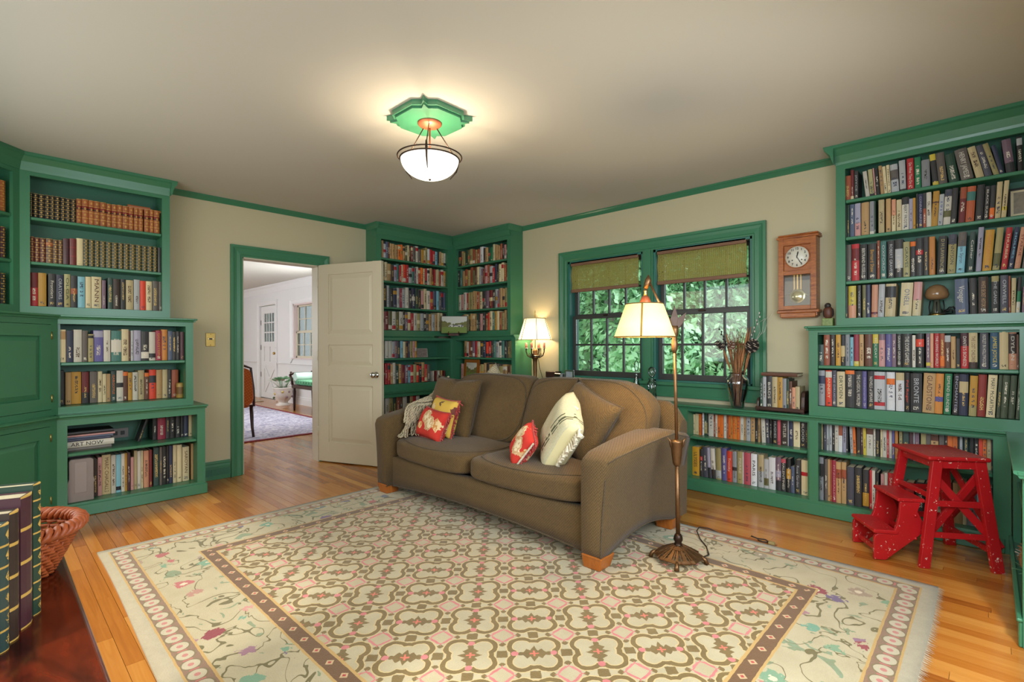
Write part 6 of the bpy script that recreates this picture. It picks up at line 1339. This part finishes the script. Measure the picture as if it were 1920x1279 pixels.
# ------------------------------------------------------------------ wall clock
ck = thing('wall_clock', 'oak pendulum wall clock hanging between window and tall bookcase', 'clock', (3.875, -.001, 1.345))
M['clock'] = wood('tiger_oak', '7c3a14', 'b56a2c', .3, (14, 14, 90), 1.2)
W_, H_ = .12, .595
obj('case', G().box(-W_, W_, -.085, -.0, .012, H_-.03).box(-W_+.015, W_-.015, -.085, 0, 0, .012), M['clock'], ck, bevel=.002)
obj('cornice', G().box(-W_-.014, W_+.014, -.10, 0, H_-.03, H_-.012, ch=.003).box(-W_-.004, W_+.012, -.105, 0, H_-.012, H_, ch=.004), M['clock'], ck)
obj('base_moulding', G().box(-W_-.014, W_+.014, -.098, 0, .035, .056, ch=.004).box(-W_+.008, W_-.008, -.094, 0, .004, .035, ch=.003), M['clock'], ck)
dr = obj('door', G().box(-W_, -.086, -.112, -.0855, .058, H_-.032).box(.086, W_, -.112, -.0855, .058, H_-.032).box(-.086, .086, -.112, -.0855, .058, .086).box(-.086, .086, -.112, -.0855, .305, .335).box(-.086, .086, -.112, -.0855, H_-.08, H_-.032).box(-.086, .086, -.1, -.096, .335, H_-.08), M['clock'], ck, bevel=.002)
obj('glass', G().box(-.086, .086, -.098, -.096, .086, .305), glass('clock_glass', (.95, .93, .88), 0, .02), dr)
dz = .43
dial = obj('dial', G().lathe([(.076, 0), (.076, .004), (.001, .004)], n=40).xf(Matrix.Translation((0, -.1005, dz)) @ Matrix.Rotation(PI/2, 4, 'X')), mat('dial_face', 'd8d4c4', .35), ck)
obj('bezel', G().tube([(.078*math.cos(2*PI*i/40), -.104, dz+.078*math.sin(2*PI*i/40)) for i in range(40)], .0035, 6, True), M['clock'], ck)
for hnum in range(1, 13):
    a = PI/2-hnum*PI/6
    mt = Matrix(((1, 0, 0, .058*math.cos(a)), (0, 0, -1, -.1052), (0, 1, 0, dz+.058*math.sin(a)), (0, 0, 0, 1)))
    t = text('numeral', str(hnum), .022, mt, ink('1c1a1a'), None, off=.0006); t.parent = dial
def hand(a, L_, w_): 
    d = Vector((math.cos(a), 0, math.sin(a))); s_ = Vector((-math.sin(a), 0, math.cos(a))); o_ = Vector((0, -.1075, dz))
    return G().add([o_-d*.01-s_*w_*.4, o_+d*L_*.7-s_*w_, o_+d*L_, o_+d*L_*.7+s_*w_, o_-d*.01+s_*w_*.4], [(0, 1, 2, 3, 4)])
obj('hour_hand', hand(math.radians(78), .042, .005), M['black'], ck); obj('minute_hand', hand(math.radians(-62), .062, .003), M['black'], ck)
for s_ in (-1, 1): obj('winding_hole', G().lathe([(.0045, 0), (.0045, .001), (.001, .0012)], n=8).xf(Matrix.Translation((s_*.03, -.105, dz-.022)) @ Matrix.Rotation(PI/2, 4, 'X')), M['black'], ck)
obj('pendulum_rod', G().box(-.004, .004, -.095, -.091, .16, .31).box(-.024, -.018, -.093, -.09, .18, .31).box(.018, .024, -.093, -.09, .18, .31), M['brass'], ck)
obj('pendulum_bob', G().lathe([(.05, 0), (.052, .003), (.046, .006), (.036, .007), (.034, .01), (.001, .012)], n=32).xf(Matrix.Translation((0, -.0905, .152)) @ Matrix.Rotation(PI/2, 4, 'X')).tube([(-.08, -.093, .16), (-.02, -.0945, .178), (.02, -.0945, .178), (.08, -.093, .15)], .003, 5), mat('silvered_bob', 'cfc8a4', .2, .6), ck)
obj('back_board', G().box(-.085, .085, -.0895, -.0855, .087, .304), M['dark_wood'], ck)
# ------------------------------------------------------------------ red step stool
st = thing('step_stool', 'worn red wooden step stool with fold-out steps before the low bookcase', 'stool', (4.656, -.474, 0), math.radians(32))
ZS = .573; RP = M['red_paint']
obj('seat', G().box(-.135, .145, -.17, .19, ZS-.022, ZS, ch=.006), RP, st, bevel=.004)
def leg(d0, w0, d1, w1, sd=.034, sw=.022):
    g = G(); vs = []
    for (d, w_, z) in ((d0, w0, 0), (d1, w1, ZS-.023)):
        vs += [(d-sd/2, w_-sw/2, z), (d+sd/2, w_-sw/2, z), (d+sd/2, w_+sw/2, z), (d-sd/2, w_+sw/2, z)]
    return g.add(vs, [(0, 1, 2, 3), (4, 5, 6, 7), (0, 1, 5, 4), (1, 2, 6, 5), (2, 3, 7, 6), (3, 0, 4, 7)])
LG = {}
for d0, d1 in ((-.168, -.085), (.158, .105)):
    for w0, w1 in ((-.185, -.142), (.185, .16)):
        obj('leg', leg(d0, w0, d1, w1, .046 if d0 < 0 else .05, .026), RP, st, bevel=.002); LG[(d0 < 0, w0 < 0)] = (d0, w0, d1, w1)
def on(front, near, z):
    d0, w0, d1, w1 = LG[(front, near)]; t = z/(ZS-.023); return Vector((d0+(d1-d0)*t, w0+(w1-w0)*t, z))
def bar(a, b, th, wd, nm='rail', off=(0, 0, 0)):
    a = Vector(a)+Vector(off); b = Vector(b)+Vector(off); d = (b-a).normalized(); up = Vector((0, 0, 1)); s_ = d.cross(up).normalized(); u2 = s_.cross(d)
    g = G(); g.add([p+s_*th*i+u2*wd*j for p in (a, b) for i, j in ((-.5, -.5), (.5, -.5), (.5, .5), (-.5, .5))], [(0, 1, 2, 3), (4, 5, 6, 7), (0, 1, 5, 4), (1, 2, 6, 5), (2, 3, 7, 6), (3, 0, 4, 7)])
    return obj(nm, g, RP, st, bevel=.0015)
for near in (True, False):
    for z, w_ in ((.17, .028), (.33, .03)): bar(on(True, near, z), on(False, near, z), .014, w_, 'side_rail')
    bar(on(True, near, .535), on(False, near, .535), .018, .05, 'apron')
bar(on(True, True, .53), on(True, False, .53), .02, .045, 'apron'); bar(on(False, True, .53), on(False, False, .53), .02, .045, 'apron')
bar(on(False, True, .47), on(False, False, .17), .014, .034, 'cross_brace', (.02, 0, 0)); bar(on(False, False, .47), on(False, True, .12), .014, .034, 'cross_brace', (.034, 0, 0))
bar(on(True, True, .36), on(True, False, .36), .014, .026, 'front_rail'); bar(on(False, True, .10), on(False, False, .10), .016, .03, 'rear_rail')
bar(on(True, True, .47), on(False, True, .17), .012, .036, 'side_brace', (0, .018, 0)); bar(on(False, True, .47), on(True, True, .13), .012, .036, 'side_brace', (0, .03, 0))
sp_ = [(-.37, .002), (-.315, .002), (-.20, .105), (-.145, .155), (-.14, .215), (-.165, .27), (-.15, .318), (-.245, .318), (-.252, .24), (-.262, .19), (-.275, .158), (-.30, .147), (-.35, .142), (-.365, .132), (-.37, .115)]
for w_ in (-.128, .112): obj('step_side', G().prism(sp_, lambda a, c, h: Vector((a, h, c)), w_, w_+.018), RP, st, bevel=.003)
obj('tread', G().box(-.372, -.255, -.133, .135, .1425, .163, ch=.005), RP, st); obj('tread', G().box(-.258, -.13, -.133, .135, .3185, .338, ch=.005), RP, st)
obj('step_rail', G().box(-.345, -.33, -.11, .112, .03, .055).box(-.19, -.175, -.11, .112, .12, .15), RP, st)
for z in (.13, .25): obj('bolt', G().ball((-.178+.0, -.132, z), .008, 8, 6), RP, st)
# little arrangement with pine cone on the end shelf
ar_ = thing('cone_arrangement', 'small pine cone arrangement with dark sprigs on the low end shelf', 'decoration', (5.0, -.75, .0955))
obj('cone_body', G().lathe([(.005, .0), (.04, .03), (.045, .07), (.03, .12), (.004, .15)], n=14), M['stem'], ar_)
for k in range(60):
    a = k*2.4; f_ = k/60; r_ = .05*math.sin(PI*(.12+.75*f_)); c, s_ = math.cos(a), math.sin(a)
    obj('scale', G().add([(c*r_*.6-s_*.01, s_*r_*.6+c*.01, .012+.13*f_), (c*r_*.6+s_*.01, s_*r_*.6-c*.01, .012+.13*f_), (c*r_*1.15+s_*.009, s_*r_*1.15-c*.009, .022+.13*f_), (c*r_*1.15-s_*.009, s_*r_*1.15+c*.009, .022+.13*f_)], [(0, 1, 2, 3)]), M['plume' if k % 2 else 'catkin'], ar_)
for k in range(14):
    a = R.uniform(0, 2*PI); obj('sprig', G().tube([(.02*math.cos(a), .02*math.sin(a), .012), (.085*math.cos(a), .085*math.sin(a), R.uniform(.004, .03))], [.004, .001], 5), M['leaf_c'], ar_)
# ------------------------------------------------------------------ table with folios and basket at the frame's corner
tb_ = thing('side_table', 'dark polished mahogany table holding leather folios and a wicker basket', 'table', (3.7, -4.25, 0))
obj('table_top', G().box(-.64, .62, -.31, .325, .595, .62, ch=.006), M['mahogany'], tb_, bevel=.003)
obj('apron', G().box(-.58, .56, -.26, .275, .51, .594), M['mahogany'], tb_)
for a in (-.56, .54):
    for b in (-.24, .255): obj('leg', G().lathe([(.014, .001), (.018, .1), (.014, .12), (.024, .3), (.028, .5), (.028, .594)], (a, b, 0), n=14), M['mahogany'], tb_)
th = math.radians(159.5); pos = Vector((3.645, -4.057, .6203)); dirx = Vector((math.cos(th), math.sin(th), 0))
for i, (wd, h, c, fg, lab) in enumerate(((.034, .222, 'ol3', 'L6', 'moss-green leather folio with gilt bands, frontmost of the table folios'), (.03, .224, 'dt', 'L6', 'dark-teal leather folio with gilt bands, second of the table folios'), (.034, .236, 'db', 'L4', 'dark-brown leather folio with faint bands, third of the table folios'), (.05, .252, 'bg', 'L4', 'burgundy thick leather folio with two bright bands on the table'), (.032, .262, 'dg', 'L8', 'bottle-green tallest leather folio with many gilt bands beside the basket'))):
    o = make_book('leather_folio', wd, h, .2, PAL[c], fg, '', '', 'L'); o.matrix_world = Matrix.Translation(pos + dirx*.0) @ Matrix.Rotation(th, 4, 'Z'); pos = pos+dirx*(wd+.006 if i != 2 else wd+.012)
    tag(o, lab, 'book', 'leather folios standing on the table'); o['fl'] = (float(fg[1:]), 0. if fg == 'L4' else 1., 0.)
bk_ = thing('wicker_basket', 'orange wicker oval basket with braided rim on the mahogany table', 'basket', (3.215, -4.085, .6205))
def el_(rx, ry, z, a): return (rx*math.cos(a), ry*math.sin(a), z)
g = G(); n = 72
for r_ in range(11):
    f_ = r_/10; rx, ry = .105+.034*f_, .13+.05*f_
    g.tube([el_(rx+.005*((-1)**(i+r_)), ry+.005*((-1)**(i+r_)), .006+.098*f_, 2*PI*i/n) for i in range(n)], .0048, 5, True)
obj('woven_wall', g, M['wicker'], bk_)
for i in range(36):
    a = 2*PI*i/36; obj('rib', G().tube([el_(.105, .13, .002, a), el_(.139, .18, .105, a)], .003, 5), M['wicker'], bk_)
g = G()
for k in range(3): g.tube([el_(.142+.011*math.cos(i*.9+k*2.09), .183+.011*math.cos(i*.9+k*2.09), .112+.011*math.sin(i*.9+k*2.09), 2*PI*i/140) for i in range(140)], .0065, 6, True)
obj('braided_rim', g, M['wicker'], bk_)
obj('bottom', G().lathe([(.001, .003), (1, .003)], n=36, mtx=Matrix.Diagonal((.106, .131, 1))), M['wicker'], bk_)
# ------------------------------------------------------------------ hall beyond the doorway
HY, HX = .165, -8.2
HW = M['hall_wall']
DXa, DXb = -6.965, -6.05; VX0, VX1, VZ0, VZ1 = -5.2, -3.9, .89, 1.98
g = G().box(HX, DXa, HY, HY+.14, 0, ZC).box(DXb, VX0, HY, HY+.14, 0, ZC).box(VX1, -.12, HY, HY+.14, 0, ZC).box(DXa, DXb, HY, HY+.14, 2.03, ZC).box(VX0, VX1, HY, HY+.14, 0, VZ0).box(VX0, VX1, HY, HY+.14, VZ1, ZC)
struct('wall_hall_far', g, HW)
struct('wall_hall_left', G().box(HX-.12, HX, -4.6, HY+.14, 0, ZC), HW)
struct('wall_hall_near', G().box(HX, -.12, -4.6, -4.48, 0, .7).box(HX, -.12, -4.6, -4.48, 2.2, ZC).box(HX, -7, -4.6, -4.48, .7, 2.2).box(-3.4, -.12, -4.6, -4.48, .7, 2.2), HW)
HC = [(0, ZC-.16), (.012, ZC-.16), (.018, ZC-.14), (.05, ZC-.06), (.09, ZC-.025), (.09, ZC-.001), (0, ZC-.001)]
struct('trim_8', profile_run(HC, (HX, HY, 0), (-.12, HY, 0), (0, -1, 0)), M['hall_wall']); struct('trim_9', profile_run(HC, (HX, -4.48, 0), (HX, HY, 0), (1, 0, 0)), M['hall_wall'])
RL = [(0, .76), (.018, .76), (.018, .775), (.035, .785), (.035, .80), (0, .80), (0, .80)][:6]
for i, (a, b) in enumerate(((HX, DXa-.1), (DXb+.1, -.12))):
    struct('trim_%d' % (10+i), profile_run(RL, (a, HY, 0), (b, HY, 0), (0, -1, 0)), M['hall_wall']); struct('trim_%d' % (12+i), profile_run(BB, (a, HY, 0), (b, HY, 0), (0, -1, 0)), M['hall_wall'])
struct('trim_14', profile_run(RL, (HX, -4.48, 0), (HX, HY, 0), (1, 0, 0)), M['hall_wall'])
frame_trim('trim_15', (0, HY, 0), (1, 0, 0), (0, -1, 0), DXa, DXb, .001, 2.03, .09, M['hall_wall'])
frame_trim('trim_16', (0, HY, 0), (1, 0, 0), (0, -1, 0), VX0, VX1, VZ0, VZ1, .1, M['hall_wall'], 'LTRB')
# white front door with twelve panes above a crossbuck
d2 = bpy.data.objects.new('door_2', None); COL.objects.link(d2); d2['kind'] = 'structure'; d2.location = (DXa+.003, HY+.03, .01)
w_ = DXb-DXa-.006; wx0, wx1, wz0, wz1 = .17, w_-.17, 1.22, 1.86
g = G().box(0, wx0, 0, .04, 0, 2.01).box(wx1, w_, 0, .04, 0, 2.01).box(wx0, wx1, 0, .04, wz1, 2.01).box(wx0, wx1, 0, .04, 1.12, wz0).box(wx0, wx1, 0, .04, .70, .80).box(wx0, wx1, 0, .04, 0, .12).box(wx0, wx1, .016, .03, .12, .70).box(wx0, wx1, .016, .03, .8, 1.12).box(w_/2-.03, w_/2+.03, .0, .016, .8, 1.12)
obj('door_frame', g, M['hall_wall'], d2)
for s_ in (0, 1):
    a, b = ((wx0, .12), (wx1, .70)) if s_ else ((wx0, .70), (wx1, .12)); dv = Vector((b[0]-a[0], 0, b[1]-a[1])).normalized(); nv = Vector((-dv.z, 0, dv.x))*.035
    obj('crossbuck', G().add([Vector((p[0], y_, p[1]))+nv*k for y_ in (.002+.001*s_, .016) for p, k in ((a, -1), (b, -1), (b, 1), (a, 1))], [(0, 1, 2, 3), (4, 5, 6, 7), (0, 1, 5, 4), (1, 2, 6, 5), (2, 3, 7, 6), (3, 0, 4, 7)]), M['hall_wall'], d2)
for i in range(4):
    for j in range(3):
        pw, ph = (wx1-wx0)/4, (wz1-wz0)/3; obj('pane', G().box(wx0+pw*i+.012, wx0+pw*(i+1)-.012, .018, .022, wz0+ph*j+.012, wz0+ph*(j+1)-.012), M['pane'], d2)
g = G()
for i in range(5): g.box(wx0+pw*i-.012, wx0+pw*i+.012, .005, .035, wz0, wz1)
for j in range(4): g.box(wx0, wx1, .006, .034, wz0+ph*j-.012, wz0+ph*j+.012)
obj('muntins', g, M['hall_wall'], d2)
for z in (.45, 1.05, 1.6): obj('hinge', G().box(-.012, .012, -.006, .0, z, z+.11), M['dark_metal'], d2)
obj('door_knob', G().ball((w_-.07, -.045, .98), .03, 12, 8).tube([(w_-.07, 0, .98), (w_-.07, -.03, .98)], .012, 8), M['brass'], d2); obj('deadbolt', G().lathe([(.025, 0), (.025, .01), (.01, .014)], n=12).xf(Matrix.Translation((w_-.07, 0, 1.1)) @ Matrix.Rotation(PI/2, 4, 'X')), M['dark_metal'], d2)
# hall window
hw_ = struct('window_3', G().box(VX0, VX0+.03, HY, HY+.12, VZ0, VZ1).box(VX1-.03, VX1, HY, HY+.12, VZ0, VZ1).box(VX0, VX1, HY, HY+.12, VZ1-.03, VZ1).box(VX0, VX1, HY-.04, HY+.12, VZ0, VZ0+.02), mat('pink_white_trim', 'd0bcb8', .5))
for z0, z1, yy in ((VZ0+.02, 1.43, HY+.05), (1.41, VZ1-.03, HY+.08)):
    x0, x1 = VX0+.03, VX1-.03; s_ = obj('sash', G().box(x0, x0+.04, yy, yy+.03, z0, z1).box(x1-.04, x1, yy, yy+.03, z0, z1).box(x0, x1, yy, yy+.03, z0, z0+.04).box(x0, x1, yy, yy+.03, z1-.03, z1), M['white'], hw_)
    for i in range(4):
        pw = (x1-x0-.08)/4; zm = (z0+z1)/2
        if i: obj('muntin', G().box(x0+.04+pw*i-.008, x0+.04+pw*i+.008, yy+.005, yy+.025, z0+.04, z1-.03), M['white'], s_)
        for a, b in ((z0+.04, zm), (zm, z1-.03)): obj('pane', G().box(x0+.04+pw*i, x0+.04+pw*(i+1), yy+.014, yy+.016, a, b), M['pane'], s_)
    obj('muntin', G().box(x0+.04, x1-.04, yy+.006, yy+.024, (z0+z1)/2-.008, (z0+z1)/2+.008), M['white'], s_)
hr = thing('hall_rug', 'faded blue and grey patterned rug with red edge in the room beyond', 'rug', (-3.5, -1.9, 0))
obj('pile', G().box(-1.95, 1.95, -1.45, 1.45, .001, .01), M['hall_rug'], hr)
tag(obj('door_mat', G().box(-7.4, -6.0, -.62, -.1, .0008, .012, ch=.003), mat('straw_mat', 'a89a80', .95, noise=(60, .2))), 'straw coloured flat door mat before the white front door', 'mat')
# orange chair, mostly beyond the door jamb
ch = thing('upholstered_chair', 'orange upholstered chair with dark curved legs just beyond the doorway', 'chair', (-2.0, -2.02, .01))
def bp(u_, v_, o_=0): return (.12-.06*v_+o_, .30*(u_-.5)*2*.9, .42+.50*v_-.03*(2*u_-1)**2*(v_ > .9))
obj('backrest', cushion(lambda a, b, c: (.09+.04*a-.05*c, .285*b, .64+.235*c-.01*b*b), 10, 6), M['orange_cloth'], ch)
obj('back_frame', G().tube([(.05+.08, -.29, .38), (.1, -.295, .6), (.06, -.28, .86), (.04, -.2, .895), (.04, .2, .895), (.06, .28, .86), (.1, .295, .6), (.13, .29, .38)], .017, 8), M['dark_wood'], ch)
obj('seat', cushion(lambda a, b, c: (-.2+.27*a, .30*b, .41+.06*c), 10, 6), M['orange_cloth'], ch)
for x, y, s_ in ((.10, .27, 1), (.10, -.27, 1), (-.42, .27, -1), (-.42, -.27, -1)): obj('leg', G().tube([(x, y, .40), (x+.015*s_, y, .25), (x+.03*s_, y, .12), (x+.075*s_, y, .002)], [.024, .022, .018, .016], 8), M['dark_wood'], ch)
# bench under the hall window
bn = thing('bench', 'dark scroll-armed bench with green satin cushions under the hall window', 'bench', (-3.55, -.10, 0))
obj('seat_frame', G().box(-.62, .62, -.2, .2, .40, .46, ch=.006), M['dark_wood'], bn)
obj('seat_cushion', cushion(lambda a, b, c: (.60*a, .19*b, .505+.045*c), 10, 6), M['green_cloth'], bn)
for s_ in (-1, 1):
    obj('scroll_arm', G().tube([(s_*.60, -.19, .46), (s_*.64, -.19, .56), (s_*.70, -.19, .63), (s_*.66, -.19, .67), (s_*.62, -.19, .64)], .022, 8).tube([(s_*.60, .19, .46), (s_*.64, .19, .56), (s_*.70, .19, .63), (s_*.66, .19, .67), (s_*.62, .19, .64)], .022, 8).tube([(s_*.68, -.19, .65), (s_*.68, .19, .65)], .02, 8), M['dark_wood'], bn)
    obj('bolster', G().tube([(s_*.52, -.18, .60), (s_*.52, .18, .60)], [.075, .075], 14), mat('pale_green_satin', 'b8cfc0', .5), bn)
    for y_ in (-.17, .17): obj('leg', G().lathe([(.016, .001), (.02, .05), (.024, .2), (.03, .34), (.022, .37), (.03, .40)], (s_*.57, y_, 0), n=12), M['dark_wood'], bn)
obj('back_rail', G().tube([(-.62, .2, .64), (-.3, .2, .60), (0, .2, .66), (.3, .2, .60), (.62, .2, .64)], .02, 8), M['dark_wood'], bn)
# planted urn
ur = thing('planted_urn', 'cream painted urn with flower decoration holding a leafy green plant', 'planter', (-5.03, -.1, 0))
obj('urn', G().lathe([(.13, .001), (.13, .03), (.09, .05), (.085, .07), (.13, .12), (.165, .22), (.17, .31), (.185, .335), (.185, .35), (.165, .352), (.155, .32)], n=28, cap=False), M['ceramic'], ur)
obj('soil', G().lathe([(.001, .32), (.158, .32)], n=24), M['stem_dark'], ur)
for k in range(9):
    a = R.uniform(0, 2*PI); obj('painted_flower', G().ball((.163*math.cos(a), .163*math.sin(a), R.uniform(.15, .28)), .024, 8, 5, (1, 1, 1)), mat('painted_flower', R.choice(['b8a050', '5c6a44', '8a6a70']), .5), ur)
for k in range(34):
    a = R.uniform(0, 2*PI); t = R.uniform(.1, .95); L_ = R.uniform(.09, .14); c, s_ = math.cos(a), math.sin(a); b0 = Vector((c*.05, s_*.05, .33)); e_ = b0+Vector((c*.15*t, s_*.15*t, .06+.12*(1-t*.6))); sd = Vector((-s_, c, 0))*L_*.36; u2 = Vector((c*.6, s_*.6, .3)).normalized()*L_
    g = G().tube([b0, e_], .003, 4).add([e_, e_+u2*.35+sd, e_+u2*.75+sd*.7, e_+u2, e_+u2*.75-sd*.7, e_+u2*.35-sd], [(0, 1, 2, 3), (0, 3, 4, 5)])
    obj('leaf', g, M['leaf_c'] if k % 5 else M['white'], ur)
picture('framed_print', 'gilt framed print on the far side wall of the room beyond', (HX+.012, -.05, 1.2), PI/2, .2, .55, .03, mat('gilt', 'a07030', .4), mat('print_dark', '6a5a50', .6, noise=(12, .5)))
# ------------------------------------------------------------------ garden
struct('lawn', G().box(-60, 40, .35, 70, -.6, -.45), M['grass'])
def leafmesh(name, n, rx, rz, sz, seed):
    r = random.Random(seed); g = G(); vs = []; fs = []
    cl_ = [(r.gauss(0, .5), r.gauss(0, .5), r.gauss(0, .5), r.uniform(.25, .5)) for _ in range(22)]
    for i in range(n):
        cx, cy, cz, cr = r.choice(cl_); p = Vector((cx+r.gauss(0, cr*.55), cy+r.gauss(0, cr*.55), cz+r.gauss(0, cr*.5)))
        p = Vector((p.x*rx, p.y*rx, p.z*rz)); d = Vector((r.gauss(0, 1), r.gauss(0, 1), r.gauss(0, 1))).normalized(); a = d.orthogonal().normalized(); b = d.cross(a); s_ = sz*r.uniform(.6, 1.3); b_ = len(vs)
        vs += [p-a*s_, p+b*s_*.5, p+a*s_, p-b*s_*.5]; fs.append((b_, b_+1, b_+2, b_+3))
    me = bpy.data.meshes.new(name); me.from_pydata([tuple(v) for v in vs], [], fs); me.update(); return me
LM = [leafmesh('foliage', 5200, 1.5, 1.9, .085, 1), leafmesh('foliage', 5200, 1.6, 1.5, .075, 2), leafmesh('foliage', 4200, 1.3, 1.3, .06, 3)]
for me, k in zip(LM, 'abc'): me.materials.append(M['leaf_'+k])
def tree(x, y, h, crown, r_, lab, cat='tree', kind=0, name='tree', grp='trees beyond the window'):
    t = thing(name, lab, cat, (x, y, -.46), R.uniform(0, 6), grp)
    if r_: obj('trunk', G().tube([(0, 0, 0), (R.uniform(-.1, .1), R.uniform(-.1, .1), h*.5), (R.uniform(-.2, .2), R.uniform(-.2, .2), h)], [r_*1.25, r_, r_*.7], 12), M['bark'], t)
    for k in range(crown):
        o = bpy.data.objects.new('foliage', LM[(kind+k) % 3]); COL.objects.link(o); o.parent = t
        zz = h*.75+R.uniform(-.9, 1.2) if r_ else .9+R.uniform(0, .3)
        o.location = (R.uniform(-1.2, 1.2)*(1 if r_ else .3), R.uniform(-1, 1)*(1 if r_ else .3), zz); o.rotation_euler = (0, 0, R.uniform(0, 6)); s_ = R.uniform(.9, 1.35)*(1 if r_ else .72); o.scale = (s_, s_, s_)
    return t
def at(px, dist):
    d = Fv + Rv*((px-960)/940); return 4.86+d.x*dist, -4.065+d.y*dist
tr = [(1155, 13, .27, 'pale thick trunked tree seen through the doorway-side window'), (1108, 16, .2, 'slim pale trunked tree near the edge of the doorway-side window'), (1092, 22, .2, 'slender tree far off in the doorway-side window'), (1195, 24, .2, 'distant leafy tree beside the window mullion'), (1252, 15, .24, 'pale trunked tree behind the floor lamp shade'), (1305, 21, .2, 'leafy tree in the middle of the clock-side window'), (1350, 19, .15, 'leafy tree behind the dried stems'), (1398, 16, .16, 'bright leafy tree at the clock end of the window'), (1030, 20, .2, 'tree standing beyond the wall by the table lamp'), (1450, 18, .2, 'tree standing beyond the clock wall')]
for i, (px, ds_, r_, lab) in enumerate(tr):
    x, y = at(px, ds_); tree(x, y, 6.2, 4, r_, lab, kind=i)
shr = [(1075, 17), (1100, 19), (1128, 20), (1165, 18), (1205, 19), (1235, 17), (1265, 12), (1290, 14), (1318, 11.5), (1338, 15), (1362, 12), (1388, 13), (1412, 11), (1440, 13), (1150, 26), (1300, 25), (1380, 24), (1220, 27), (1090, 27)]
for i, (px, ds_) in enumerate(shr):
    x, y = at(px, ds_); t = tree(x, y, 1, 4, 0, '%s leafy shrub in the row beyond the window, counted from the doorway side' % ORD[i], 'shrub', i, 'shrub', 'shrubs beyond the window')
    for j, ch_ in enumerate(t.children): ch_.location.z = .5+1.35*j; ch_.scale = (1.1, 1.1, 1.1)
for i, (x, y) in enumerate(((-14, 9), (-11.5, 8), (-9.5, 9.5), (-16, 12), (-12.8, 11.5), (-8, 8))):
    t = tree(x, y, 5.5, 4, .16, '%s tree beyond the hall window' % ORD[i], kind=i, grp='trees beyond the hall window')
    for j, ch_ in enumerate([c for c in t.children if c.name.startswith('foliage')]): ch_.location.z = .6+1.5*j
# move the origins of the built-ins to their bases
def rebase(o, loc):
    d = Vector(loc)-o.location; o.location = loc; done = set()
    for c in o.children:
        me = c.data
        if me.users == 1 or me.name not in done: me.transform(Matrix.Translation(-d)); done.add(me.name)
        for q in c.children:
            if q.data.name not in done: q.data.transform(Matrix.Translation(-d)); done.add(q.data.name)
for o, l in ((b1, (.19, -3.3, 0)), (cc, (.7, -4.3, 0)), (b2, (.12, -.7, 0)), (b3, (.7, -.12, 0)), (b4, (3.1, -.1, 0)), (b5, (5.05, -.8, 0)), (b6, (4.6, -.1, .675))):
    o.location = (0, 0, 0); rebase(o, l)
